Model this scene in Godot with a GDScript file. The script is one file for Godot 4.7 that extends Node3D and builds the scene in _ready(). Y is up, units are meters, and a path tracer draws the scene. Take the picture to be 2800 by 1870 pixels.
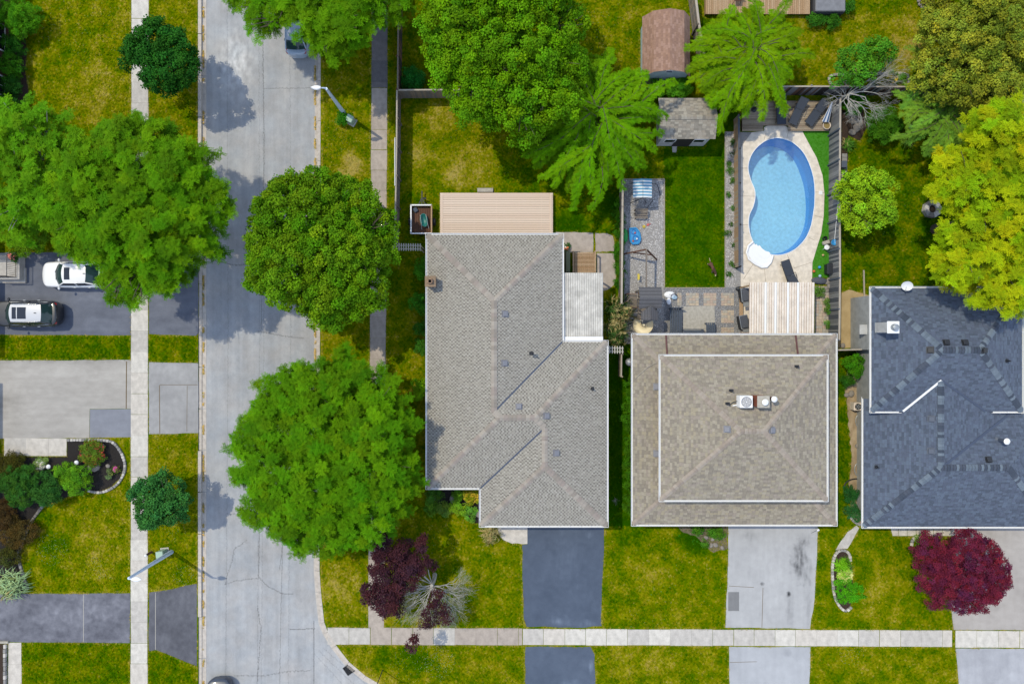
extends Node3D
# A suburban corner seen straight down from a drone. Places are read off a site plan drawn at PLAN units
# to the metre, origin of the plan's metres at (1400, 935); at(x, y, h) gives the real point h metres up.
const ALTITUDE := 50.0
const PLAN := 37.4
var rng := RandomNumberGenerator.new()
var noise := FastNoiseLite.new()
var fine_noise := FastNoiseLite.new()
var used := {}
var M := {}
var T := {}
var mask := PackedByteArray()
const MW := 1480
const MH := 1015

class MB:
	var v := PackedVector3Array()
	var n := PackedVector3Array()
	var c := PackedColorArray()
	var uv := PackedVector2Array()
	var col := Color(1, 1, 1)
	var rect := Rect2(0, 0, 1, 1)
	func tri(a: Vector3, b: Vector3, d: Vector3, na: Vector3, nb: Vector3, nd: Vector3) -> void:
		var f := (d - a).cross(b - a)
		if f.length_squared() < 1e-16:
			return
		var turn := f.dot(na + nb + nd) < 0.0
		v.append(a); n.append(na)
		if turn:
			v.append(d); n.append(nd); v.append(b); n.append(nb)
		else:
			v.append(b); n.append(nb); v.append(d); n.append(nd)
		for k in 3:
			c.append(col)
			var q := v[v.size() - 3 + k]
			uv.append(Vector2((q.x - rect.position.x) / rect.size.x, (q.z - rect.position.y) / rect.size.y))
	func quad(a: Vector3, b: Vector3, d: Vector3, e: Vector3, out: Vector3) -> void:
		var f := (b - a).cross(e - a)
		if f.length_squared() < 1e-16:
			f = (d - b).cross(e - b)
		f = f.normalized()
		if f.dot(out) < 0.0:
			f = -f
		tri(a, b, d, f, f, f)
		tri(a, d, e, f, f, f)
	func fan(p: Array, out: Vector3) -> void:
		for k in range(1, p.size() - 1):
			var a: Vector3 = p[0]
			var b: Vector3 = p[k]
			var d: Vector3 = p[k + 1]
			var f := (b - a).cross(d - a).normalized()
			if f.dot(out) < 0.0:
				f = -f
			tri(a, b, d, f, f, f)
	func box(o: Vector3, s: Vector3, b := Basis(), ch := 0.0) -> void:
		var h := s * 0.5
		var e := minf(ch, minf(h.x, minf(h.y, h.z)) * 0.9)
		var ax := [b.x.normalized(), b.y.normalized(), b.z.normalized()]
		var hs := [h.x, h.y, h.z]
		for i in 3:
			for sg in [-1.0, 1.0]:
				var j := (i + 1) % 3
				var k := (i + 2) % 3
				var w: Vector3 = ax[i] * sg
				var m: Vector3 = o + w * hs[i]
				var p: Vector3 = ax[j] * (hs[j] - e)
				var q: Vector3 = ax[k] * (hs[k] - e)
				quad(m + p + q, m - p + q, m - p - q, m + p - q, w)
		if e <= 0.0:
			return
		for i in 3:
			var j := (i + 1) % 3
			var k := (i + 2) % 3
			for sj in [-1.0, 1.0]:
				for sk in [-1.0, 1.0]:
					var l: Vector3 = ax[i] * (hs[i] - e)
					var p: Vector3 = o + ax[j] * sj * hs[j] + ax[k] * sk * (hs[k] - e)
					var q: Vector3 = o + ax[j] * sj * (hs[j] - e) + ax[k] * sk * hs[k]
					quad(p + l, p - l, q - l, q + l, ax[j] * sj + ax[k] * sk)
		for sx in [-1.0, 1.0]:
			for sy in [-1.0, 1.0]:
				for sz in [-1.0, 1.0]:
					var X: Vector3 = ax[0] * sx
					var Y: Vector3 = ax[1] * sy
					var Z: Vector3 = ax[2] * sz
					var r0: Vector3 = o + X * hs[0] + Y * (hs[1] - e) + Z * (hs[2] - e)
					var r1: Vector3 = o + X * (hs[0] - e) + Y * hs[1] + Z * (hs[2] - e)
					var r2: Vector3 = o + X * (hs[0] - e) + Y * (hs[1] - e) + Z * hs[2]
					var f := (X + Y + Z).normalized()
					tri(r0, r1, r2, f, f, f)
	func beam(a: Vector3, b: Vector3, w: float, t: float, ch := 0.0, roll := Vector3.UP) -> void:
		var d := b - a
		var x := d.normalized()
		var up := roll
		if absf(x.dot(up)) > 0.98:
			up = Vector3.RIGHT
		var z := x.cross(up).normalized()
		var y := z.cross(x).normalized()
		box((a + b) * 0.5, Vector3(d.length(), t, w), Basis(x, y, z), ch)
	func tube(p: Array, r: Array, sides := 7, caps := true) -> void:
		var rows := []
		var side := Vector3.ZERO
		for i in p.size():
			var a: Vector3 = p[maxi(0, i - 1)]
			var b: Vector3 = p[mini(p.size() - 1, i + 1)]
			var d := (b - a).normalized()
			if side == Vector3.ZERO:
				side = d.cross(Vector3.RIGHT if absf(d.x) < 0.8 else Vector3.UP).normalized()
			side = (side - d * side.dot(d)).normalized()
			var o := d.cross(side)
			var row := []
			for k in sides:
				var an := TAU * k / sides
				row.append([side * cos(an) + o * sin(an), p[i], r[i]])
			rows.append(row)
		for i in range(p.size() - 1):
			for k in sides:
				var q := (k + 1) % sides
				var A = rows[i][k]; var B = rows[i][q]; var C = rows[i + 1][q]; var D = rows[i + 1][k]
				var a: Vector3 = A[1] + A[0] * A[2]
				var b: Vector3 = B[1] + B[0] * B[2]
				var cc: Vector3 = C[1] + C[0] * C[2]
				var d: Vector3 = D[1] + D[0] * D[2]
				tri(a, b, cc, A[0], B[0], C[0])
				tri(a, cc, d, A[0], C[0], D[0])
		if caps:
			for i in [0, p.size() - 1]:
				var ring := []
				for k in sides:
					ring.append(rows[i][k][1] + rows[i][k][0] * rows[i][k][2])
				var out: Vector3 = (p[0] - p[1]) if i == 0 else (p[-1] - p[-2])
				fan(ring, out)
	func lathe(o: Vector3, prof: Array, sides := 16) -> void:
		var rows := []
		for i in prof.size():
			var a: Vector2 = prof[maxi(0, i - 1)]
			var b: Vector2 = prof[mini(prof.size() - 1, i + 1)]
			var s := b - a
			var row := []
			for k in sides:
				var an := TAU * k / sides
				var e := Vector3(cos(an), 0, sin(an))
				row.append([o + e * prof[i].x + Vector3.UP * prof[i].y, (e * s.y - Vector3.UP * s.x).normalized()])
			rows.append(row)
		for i in range(prof.size() - 1):
			for k in sides:
				var q := (k + 1) % sides
				tri(rows[i][k][0], rows[i][q][0], rows[i + 1][q][0], rows[i][k][1], rows[i][q][1], rows[i + 1][q][1])
				tri(rows[i][k][0], rows[i + 1][q][0], rows[i + 1][k][0], rows[i][k][1], rows[i + 1][q][1], rows[i + 1][k][1])
	func grid(rows: Array, out: Vector3, from := Vector3.INF) -> void:
		var nr := rows.size()
		var nc: int = rows[0].size()
		var ns := []
		for i in nr:
			var row := []
			for k in nc:
				var du: Vector3 = rows[mini(i + 1, nr - 1)][k] - rows[maxi(i - 1, 0)][k]
				var dv: Vector3 = rows[i][mini(k + 1, nc - 1)] - rows[i][maxi(k - 1, 0)]
				var f := du.cross(dv).normalized()
				var o: Vector3 = (rows[i][k] - from) if from != Vector3.INF else out
				row.append(-f if f.dot(o) < 0.0 else f)
			ns.append(row)
		for i in range(nr - 1):
			for k in range(nc - 1):
				tri(rows[i][k], rows[i][k + 1], rows[i + 1][k + 1], ns[i][k], ns[i][k + 1], ns[i + 1][k + 1])
				tri(rows[i][k], rows[i + 1][k + 1], rows[i + 1][k], ns[i][k], ns[i + 1][k + 1], ns[i + 1][k])
	func prism(poly: PackedVector2Array, y0: float, y1: float) -> void:
		var ids := Geometry2D.triangulate_polygon(poly)
		for k in range(0, ids.size(), 3):
			tri(Vector3(poly[ids[k]].x, y1, poly[ids[k]].y), Vector3(poly[ids[k + 1]].x, y1, poly[ids[k + 1]].y), Vector3(poly[ids[k + 2]].x, y1, poly[ids[k + 2]].y), Vector3.UP, Vector3.UP, Vector3.UP)
		var e := (poly[1] - poly[0])
		var test := (poly[0] + poly[1]) * 0.5 + Vector2(e.y, -e.x) * minf(0.01, 0.005 / maxf(e.length(), 1e-6))
		var sg := -1.0 if Geometry2D.is_point_in_polygon(test, poly) else 1.0
		for k in poly.size():
			var a := poly[k]
			var b := poly[(k + 1) % poly.size()]
			var d := b - a
			var o := Vector3(d.y, 0, -d.x) * sg
			quad(Vector3(a.x, y0, a.y), Vector3(b.x, y0, b.y), Vector3(b.x, y1, b.y), Vector3(a.x, y1, a.y), o)
	func blob(o: Vector3, r: Vector3, rough: float, ns: FastNoiseLite, seg := 8, rings := 6) -> void:
		var rows := []
		for i in rings + 1:
			var la := PI * (float(i) / rings - 0.5)
			var row := []
			for k in seg + 1:
				var an := TAU * (k % seg) / seg
				var e := Vector3(cos(la) * cos(an), sin(la), cos(la) * sin(an))
				var w := 1.0 + rough * ns.get_noise_3dv((o + e * 0.7) * 3.0)
				row.append(o + Vector3(e.x * r.x, e.y * r.y, e.z * r.z) * w)
			rows.append(row)
		grid(rows, Vector3.UP, o)
	func mesh(mat: Material = null) -> ArrayMesh:
		var a := []
		a.resize(Mesh.ARRAY_MAX)
		a[Mesh.ARRAY_VERTEX] = v
		a[Mesh.ARRAY_NORMAL] = n
		a[Mesh.ARRAY_COLOR] = c
		a[Mesh.ARRAY_TEX_UV] = uv
		var m := ArrayMesh.new()
		if v.size():
			m.add_surface_from_arrays(Mesh.PRIMITIVE_TRIANGLES, a)
			if mat:
				m.surface_set_material(0, mat)
		return m

# ---------------------------------------------------------------- places, names, materials
func at(x: float, y: float, h := 0.0) -> Vector3:
	var s := (ALTITUDE - h) / ALTITUDE / PLAN
	return Vector3((x - 1400.0) * s, h, (y - 935.0) * s)

func flat(pts: Array, h := 0.0) -> PackedVector2Array:
	var r := PackedVector2Array()
	for q in pts:
		var w := at(q[0], q[1], h)
		r.append(Vector2(w.x, w.z))
	return r

func numbered(called: String) -> String:
	used[called] = used.get(called, -1) + 1
	return called if used[called] == 0 else "%s_%03d" % [called, used[called]]

func tag(o: Node, label: String, category: String, group := "") -> Node:
	o.set_meta("label", label)
	o.set_meta("category", category)
	if group:
		o.set_meta("group", group)
	return o

func thing(called: String, label: String, category: String, where := Vector3.ZERO, turn := 0.0, group := "") -> Node3D:
	var o := Node3D.new()
	o.name = numbered(called)
	add_child(o)
	o.position = where
	o.rotation.y = turn
	tag(o, label, category, group)
	return o

func put(mesh: Mesh, called: String, mat: Material, parent: Node3D, where := Transform3D()) -> MeshInstance3D:
	var o := MeshInstance3D.new()
	o.name = called
	o.mesh = mesh
	if mat:
		o.material_override = mat
	o.transform = where
	parent.add_child(o, true)
	return o

func part(b: MB, called: String, mat: Material, parent: Node3D) -> MeshInstance3D:
	return put(b.mesh(), called, mat, parent)

func single(b: MB, called: String, mat: Material, label: String, category: String, where := Vector3.ZERO, turn := 0.0, group := "") -> MeshInstance3D:
	var o := put(b.mesh(), numbered(called), mat, self, Transform3D(Basis(Vector3.UP, turn), where))
	tag(o, label, category, group)
	return o

func setting(b: MB, called: String, mat: Material) -> MeshInstance3D:
	var o := put(b.mesh(), numbered(called), mat, self)
	o.set_meta("kind", "structure")
	return o

func lin(r: float, g: float, b: float) -> Color:
	return Color(r / 255.0, g / 255.0, b / 255.0).srgb_to_linear()

# base colour of a surface that looks r, g, b when it lies open to sun and sky at this exposure
func base(r: float, g: float, b: float, k := 1.0) -> Color:
	var l := lin(r, g, b) * (k / 1.5)
	return Color(l.r, l.g, l.b)

func mat(albedo: Color, rough := 0.85, tex: Texture2D = null, scale := 1.0, metal := 0.0) -> StandardMaterial3D:
	var m := StandardMaterial3D.new()
	m.albedo_color = albedo.linear_to_srgb()
	m.roughness = rough
	m.metallic = metal
	if tex:
		m.albedo_texture = tex
		m.uv1_triplanar = true
		m.uv1_world_triplanar = true
		m.uv1_scale = Vector3.ONE * scale
	return m

func tinted(rough := 0.85, tex: Texture2D = null, scale := 1.0) -> StandardMaterial3D:
	var m := mat(Color(1, 1, 1), rough, tex, scale)
	m.vertex_color_use_as_albedo = true
	return m

func bump(m: StandardMaterial3D, tex: Texture2D, depth: float) -> StandardMaterial3D:
	m.normal_enabled = true
	m.normal_texture = tex
	m.normal_scale = depth
	return m

# grey tileable texture: layers of [frequency, octaves, weight, stretch], values lo..1
func grain(size: int, layers: Array, lo: float, from: int) -> ImageTexture:
	var sum := PackedFloat32Array()
	sum.resize(size * size)
	var total := 0.0
	for l in layers:
		var f := FastNoiseLite.new()
		f.seed = from + int(l[0] * 1000.0)
		f.noise_type = FastNoiseLite.TYPE_SIMPLEX_SMOOTH if l[0] < 0.2 else FastNoiseLite.TYPE_VALUE
		f.frequency = l[0]
		f.fractal_octaves = l[1]
		var img: Image = f.get_seamless_image(int(size / l[3]), size)
		img.resize(size, size, Image.INTERPOLATE_BILINEAR)
		img.convert(Image.FORMAT_L8)
		var d := img.get_data()
		var w: float = l[2] / 255.0
		total += l[2]
		for i in size * size:
			sum[i] += d[i] * w
	var out := PackedByteArray()
	out.resize(size * size)
	for i in size * size:
		out[i] = int(clampf(lo + (1.0 - lo) * sum[i] / total, 0.0, 1.0) * 255.0)
	return ImageTexture.create_from_image(Image.create_from_data(size, size, false, Image.FORMAT_L8, out))

func relief(freq: float, oct: int, from: int) -> NoiseTexture2D:
	var f := FastNoiseLite.new()
	f.seed = from
	f.frequency = freq
	f.fractal_octaves = oct
	var t := NoiseTexture2D.new()
	t.width = 256
	t.height = 256
	t.seamless = true
	t.as_normal_map = true
	t.bump_strength = 6.0
	t.noise = f
	return t

func block(poly: PackedVector2Array, edge := 0.0) -> void:
	# marks hard ground in the planting mask, cells of 2 plan units
	var p := PackedVector2Array()
	for q in poly:
		p.append(Vector2((q.x * PLAN + 1400.0) / 2.0 + 40.0, (q.y * PLAN + 935.0) / 2.0 + 40.0))
	var r := Rect2(p[0], Vector2.ZERO)
	for q in p:
		r = r.expand(q)
	for y in range(maxi(0, int(r.position.y)), mini(MH, int(r.end.y) + 1)):
		for x in range(maxi(0, int(r.position.x)), mini(MW, int(r.end.x) + 1)):
			if Geometry2D.is_point_in_polygon(Vector2(x + 0.5, y + 0.5), p):
				mask[y * MW + x] = 1

func hard(x: float, z: float) -> int:
	var i := int((x * PLAN + 1400.0) / 2.0 + 40.0)
	var j := int((z * PLAN + 935.0) / 2.0 + 40.0)
	if i < 0 or j < 0 or i >= MW or j >= MH:
		return 0
	return mask[j * MW + i]

func rectangle(x0: float, y0: float, x1: float, y1: float) -> Array:
	return [[x0, y0], [x1, y0], [x1, y1], [x0, y1]]

# polygon with hand-made, slightly wandering edges
func ragged(pts: Array, step := 14.0, amp := 1.6) -> Array:
	var out := []
	for k in pts.size():
		var a := Vector2(pts[k][0], pts[k][1])
		var b := Vector2(pts[(k + 1) % pts.size()][0], pts[(k + 1) % pts.size()][1])
		var n := maxi(1, int(a.distance_to(b) / step))
		var side := (b - a).orthogonal().normalized()
		for i in n:
			var q := a.lerp(b, float(i) / n)
			if i > 0:
				q += side * amp * noise.get_noise_2d(q.x * 3.0, q.y * 3.0) * 2.0
			out.append([q.x, q.y])
	return out

func sheet(pts: Array, top: float, called: String, m: Material, parent: Node3D = null, stop := true, bottom := -0.1, tr := Rect2()) -> MeshInstance3D:
	var poly := flat(pts)
	var b := MB.new()
	if tr.size.x > 0.0:
		var p0 := at(tr.position.x, tr.position.y)
		var p1 := at(tr.end.x, tr.end.y)
		b.rect = Rect2(p0.x, p0.z, p1.x - p0.x, p1.z - p0.z)
	b.prism(poly, bottom, top)
	if stop:
		block(poly)
	if parent:
		return part(b, called, m, parent)
	return setting(b, called, m)

func copy_of(o: Node3D, where: Vector3, turn: float, label: String) -> Node3D:
	var r: Node3D = o.duplicate()
	var stem := String(o.name)
	if stem.length() > 4 and stem[stem.length() - 4] == "_" and stem.right(3).is_valid_int():
		stem = stem.left(stem.length() - 4)
	r.name = numbered(stem)
	add_child(r)
	r.position = where
	r.rotation.y = turn
	r.set_meta("label", label)
	return r

# ---------------------------------------------------------------- foliage
func leaf(b: MB, o: Vector3, dir: Vector3, up: Vector3, l: float, w: float, fold := 0.25) -> void:
	var s := dir.cross(up).normalized()
	var tip := o + dir * l - up * l * 0.18
	var mid := o + dir * l * 0.45
	var a := mid + s * w * 0.5 + up * w * fold
	var c := mid - s * w * 0.5 + up * w * fold
	var na := (up - s * fold).normalized()
	var nc := (up + s * fold).normalized()
	b.tri(o, a, tip, na, na, na)
	b.tri(o, c, tip, nc, nc, nc)

func spray(kind: String, from: int) -> ArrayMesh:
	var r := RandomNumberGenerator.new()
	r.seed = from
	var b := MB.new()
	match kind:
		"broad":
			for k in 9:
				var an := r.randf() * TAU
				var o := Vector3(cos(an), 0, sin(an)) * r.randf_range(0.02, 0.26) + Vector3.UP * r.randf_range(-0.1, 0.1)
				var d := Vector3(cos(an + r.randf_range(-1, 1)), r.randf_range(-0.4, 0.2), sin(an + r.randf_range(-1, 1))).normalized()
				var u := Vector3(r.randf_range(-0.5, 0.5), 1, r.randf_range(-0.5, 0.5)).normalized()
				leaf(b, o, d, (u - d * u.dot(d)).normalized(), r.randf_range(0.13, 0.2), r.randf_range(0.11, 0.17))
		"fine":
			for k in 4:
				var an := TAU * k / 4.0 + r.randf_range(-0.5, 0.5)
				var tw := Vector3(cos(an), r.randf_range(-0.25, 0.25), sin(an)).normalized()
				var sd := tw.cross(Vector3.UP).normalized()
				for j in 5:
					for sg in [-1.0, 1.0]:
						var o := tw * (0.06 + 0.075 * j)
						var d: Vector3 = (sd * sg + tw * 0.6 + Vector3.UP * r.randf_range(-0.3, 0.2)).normalized()
						var u := Vector3(r.randf_range(-0.3, 0.3), 1, r.randf_range(-0.3, 0.3)).normalized()
						leaf(b, o, d, (u - d * u.dot(d)).normalized(), r.randf_range(0.1, 0.15), 0.055)
		"small":
			for k in 12:
				var an := r.randf() * TAU
				var o := Vector3(cos(an), 0, sin(an)) * r.randf_range(0.01, 0.13) + Vector3.UP * r.randf_range(-0.05, 0.05)
				var d := Vector3(cos(an + r.randf_range(-1, 1)), r.randf_range(-0.4, 0.5), sin(an + r.randf_range(-1, 1))).normalized()
				var u := Vector3(r.randf_range(-0.6, 0.6), 1, r.randf_range(-0.6, 0.6)).normalized()
				leaf(b, o, d, (u - d * u.dot(d)).normalized(), r.randf_range(0.06, 0.1), r.randf_range(0.04, 0.06))
		"needle":
			for k in 16:
				var o := Vector3(0, 0, 0.34 * k / 16.0)
				var sg := -1.0 if k % 2 else 1.0
				var d := Vector3(sg * r.randf_range(0.6, 1.0), r.randf_range(-0.25, 0.35), r.randf_range(0.4, 0.9)).normalized()
				leaf(b, o, d, (Vector3.UP - d * d.y).normalized(), r.randf_range(0.1, 0.16), 0.032)
		"blade":
			for k in 14:
				var an := r.randf() * TAU
				var d := Vector3(cos(an), 0, sin(an))
				var s := d.cross(Vector3.UP) * 0.022
				var l := r.randf_range(0.5, 1.0)
				var hh := r.randf_range(0.35, 0.8)
				var p0 := d * 0.03
				var p1 := d * l * 0.45 + Vector3.UP * hh
				var p2 := d * l + Vector3.UP * hh * r.randf_range(0.3, 0.9)
				var u := (Vector3.UP + d * 0.4).normalized()
				b.tri(p0 - s, p0 + s, p1 + s, u, u, u)
				b.tri(p0 - s, p1 + s, p1 - s, u, u, u)
				b.tri(p1 - s, p1 + s, p2, u, u, u)
		"turf":
			for k in 7:
				var an := r.randf() * TAU
				var d := Vector3(cos(an), 0, sin(an))
				var s := d.cross(Vector3.UP) * r.randf_range(0.008, 0.014)
				var p0 := d * r.randf_range(0.0, 0.04)
				var p1 := p0 + d * r.randf_range(0.02, 0.07) + Vector3.UP * r.randf_range(0.025, 0.055)
				var u := (Vector3.UP + d * 0.3).normalized()
				b.tri(p0 - s, p0 + s, p1, u, u, u)
	return b.mesh()

var buffers := {}

func facing(up: Vector3, roll: float, s: float) -> Basis:
	var y := up.normalized()
	var x := y.cross(Vector3.FORWARD if absf(y.z) < 0.9 else Vector3.RIGHT).normalized()
	x = x.rotated(y, roll)
	return Basis(x, y, x.cross(y)).scaled_local(Vector3.ONE * s)

func push(buf: PackedFloat32Array, b: Basis, o: Vector3, c: Color) -> void:
	buf.append_array(PackedFloat32Array([b.x.x, b.y.x, b.z.x, o.x, b.x.y, b.y.y, b.z.y, o.y, b.x.z, b.y.z, b.z.z, o.z, c.r, c.g, c.b, 1.0]))

func scatter(buf: PackedFloat32Array, mesh: Mesh, called: String, m: Material, parent: Node3D) -> MultiMeshInstance3D:
	var mm := MultiMesh.new()
	mm.transform_format = MultiMesh.TRANSFORM_3D
	mm.use_colors = true
	mm.mesh = mesh
	mm.instance_count = buf.size() / 16
	mm.buffer = buf
	var o := MultiMeshInstance3D.new()
	o.name = called
	o.multimesh = mm
	o.material_override = m
	o.set_meta("kind", "stuff")
	parent.add_child(o, true)
	return o

func vary(c: Color, r: RandomNumberGenerator, amount: float, warm := 0.0) -> Color:
	var k := 1.0 + r.randf_range(-amount, amount)
	var w := r.randf_range(-1.0, 1.0) * amount * 0.6 + warm
	return Color(clampf(c.r * k * (1.0 + w), 0, 1), clampf(c.g * k, 0, 1), clampf(c.b * k * (1.0 - w), 0, 1))

# lobes: [plan x, plan y, plan radius] at height h; ry the half height of each
func leaves(lobes: Array, h: float, ry: float, kind: String, c: Color, o: Vector3, dens: float, from: int, size := 1.0, clump := 0.62, ragged_edge := 0.2, fill := 24.0, c2 := Color(0, 0, 0), mix2 := 0.0, rim := 0) -> PackedFloat32Array:
	var r := RandomNumberGenerator.new()
	r.seed = from
	var buf := PackedFloat32Array()
	var L := []
	for l in lobes:
		var hh: float = h + (l[3] if l.size() > 3 else r.randf_range(-0.25, 0.25) * ry)
		var p := at(l[0], l[1], hh)
		var rad: float = l[2] * (ALTITUDE - hh) / ALTITUDE / PLAN
		L.append([p, rad, minf(ry, rad * 1.05)])
	var extra := []
	for l in L:
		for k in rim:
			var an := r.randf() * TAU
			var f := r.randf_range(0.9, 1.12)
			var rr: float = l[1] * r.randf_range(0.14, 0.3)
			extra.append([l[0] + Vector3(cos(an) * l[1] * f, r.randf_range(-0.35, 0.25) * l[2], sin(an) * l[1] * f), rr, rr * 0.8])
	L.append_array(extra)
	var placed := []
	for l in L:
		var n := int(PI * l[1] * l[1] * dens * 3.0) + 6
		for k in n:
			var e := Vector3(r.randfn(), r.randfn(), r.randfn()).normalized()
			if e.y < -0.35:
				e.y = -e.y
			var deep := r.randf() < 0.2
			var f := r.randf_range(0.35, 0.72) if deep else r.randf_range(0.72, 1.04 + ragged_edge * 0.5)
			var q: Vector3 = l[0] + Vector3(e.x * l[1], e.y * l[2], e.z * l[1]) * f
			var skip := false
			if not deep:
				for w in L:
					if w == l:
						continue
					var d: Vector3 = (q - w[0]) / Vector3(w[1], w[2], w[1])
					if d.length_squared() < 0.5:
						skip = true
						break
			if not skip:
				for w in placed:
					if w.distance_squared_to(q) < clump * clump * 0.85:
						skip = true
						break
			if skip:
				continue
			placed.append(q)
			var cc := vary(c.lerp(c2, mix2 * r.randf() * 2.0), r, 0.24)
			var rc := clump * r.randf_range(0.5, 1.3)
			var m := int(fill * rc / clump)
			if kind == "fine":
				# a feathery branch tip reaching outwards
				var out := (Vector3(e.x, 0.0, e.z) + Vector3(r.randfn(), 0.0, r.randfn()) * 0.45).normalized()
				var side := out.cross(Vector3.UP)
				var reach := rc * r.randf_range(1.5, 2.6)
				for i in m:
					var tt := r.randf()
					var wd := rc * 0.62 * (1.0 - tt * 0.75) * r.randf_range(-1.0, 1.0)
					var s := q + out * reach * (tt - 0.35) + side * wd + Vector3.UP * (rc * 0.35 * sin(tt * 2.6) - absf(wd) * 0.3 - reach * 0.12 * tt * tt + r.randfn() * 0.04)
					var up := Vector3.UP + out * 0.35 * (tt - 0.2) + side * wd * 0.9 + Vector3(r.randfn(), 0, r.randfn()) * 0.22
					push(buf, facing(up, r.randf() * TAU, size * r.randf_range(0.6, 1.1)), s - o, vary(cc, r, 0.2))
				continue
			for i in m:
				var d := (Vector3(r.randfn(), r.randfn() * 0.7 + 0.35, r.randfn()).normalized() + e * 0.4).normalized()
				var s := q + d * Vector3(rc, rc * 0.6, rc) * r.randf_range(0.55, 1.0)
				var up := (d * 0.8 + Vector3.UP * 0.7 + Vector3(r.randfn(), 0, r.randfn()) * 0.3)
				push(buf, facing(up, r.randf() * TAU, size * r.randf_range(0.7, 1.25)), s - o, vary(cc, r, 0.2))
	return buf

func limb(b: MB, p0: Vector3, p1: Vector3, r0: float, r1: float, r: RandomNumberGenerator, sag := 0.0) -> void:
	var pts := []
	var rad := []
	var n := 4
	for k in n + 1:
		var t := float(k) / n
		var q := p0.lerp(p1, t) + Vector3.UP * sin(t * PI) * sag
		if k > 0 and k < n:
			q += Vector3(r.randfn(), r.randfn(), r.randfn()) * p0.distance_to(p1) * 0.025
		pts.append(q)
		rad.append(lerpf(r0, r1, t))
	b.tube(pts, rad, 6)

func tree(called: String, label: String, c: Color, kind: String, h: float, ry: float, lobes: Array, o := {}) -> Node3D:
	var r := RandomNumberGenerator.new()
	r.seed = hash(label)
	var mid := Vector3.ZERO
	var wsum := 0.0
	for l in lobes:
		var q := at(l[0], l[1], h)
		mid += q * l[2] * l[2]
		wsum += l[2] * l[2]
	mid /= wsum
	if o.has("foot"):
		mid = at(o.foot[0], o.foot[1])
	var foot := Vector3(mid.x, 0, mid.z)
	var t := thing(called, label, o.get("category", "tree"), foot, 0.0, o.get("group", ""))
	var b := MB.new()
	var tr: float = o.get("trunk", 0.2)
	var fork := Vector3(0, h - ry * 0.55, 0)
	b.tube([Vector3.ZERO, Vector3(0.02, fork.y * 0.15, 0.01), Vector3(-0.03, fork.y * 0.6, 0.04), fork], [tr * 1.5, tr * 1.1, tr, tr * 0.8], 9)
	for l in lobes:
		var q := at(l[0], l[1], h + ry * 0.2) - foot
		limb(b, fork - Vector3.UP * r.randf_range(0, 0.5) * ry * 0.6, q, tr * 0.55, tr * 0.12, r, 0.15 * ry)
		for k in 3:
			var rad: float = l[2] / PLAN * 0.75
			var an := r.randf() * TAU
			limb(b, (fork * 0.3 + q * 0.7), q + Vector3(cos(an) * rad, r.randf_range(0.0, 0.5) * ry, sin(an) * rad), tr * 0.2, 0.012, r)
	part(b, "trunk", o.get("bark", M.bark), t)
	var buf := leaves(lobes, h, ry, kind, c, foot, o.get("dens", 3.2), hash(label) % 10000, o.get("size", 1.0), o.get("clump", 0.46), o.get("edge", 0.2), o.get("fill", 15.0), o.get("c2", c), o.get("mix2", 0.0), o.get("rim", 4))
	scatter(buf, T[kind], "crown", M.leaf, t)
	return t

func shrub(called: String, label: String, c: Color, px: float, py: float, rad: float, h: float, kind := "small", o := {}) -> Node3D:
	var r := RandomNumberGenerator.new()
	r.seed = hash(label)
	var foot := at(px, py, h * 0.6)
	foot.y = 0.0
	var t := thing(called, label, o.get("category", "shrub"), foot, 0.0, o.get("group", ""))
	var b := MB.new()
	for k in 7:
		var an := TAU * k / 7.0
		var rr := rad / PLAN * 0.6
		limb(b, Vector3(cos(an) * 0.04, 0.0, sin(an) * 0.04), Vector3(cos(an) * rr, h * 0.75, sin(an) * rr), 0.02, 0.006, r)
	part(b, "stem", M.bark, t)
	var lobes := []
	var nl: int = o.get("lobes", 5)
	for k in nl:
		var an := TAU * k / nl + r.randf()
		lobes.append([px + cos(an) * rad * 0.42, py + sin(an) * rad * 0.42, rad * r.randf_range(0.5, 0.62), r.randf_range(-0.1, 0.1) * h])
	lobes.append([px, py, rad * 0.6, 0.12 * h])
	var buf := leaves(lobes, h * 0.55, h * 0.48, kind, c, foot, o.get("dens", 5.0), hash(label) % 10000, o.get("size", 1.0), o.get("clump", 0.24), 0.15, 14.0)
	scatter(buf, T[kind], "foliage", M.leaf, t)
	return t

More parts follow.
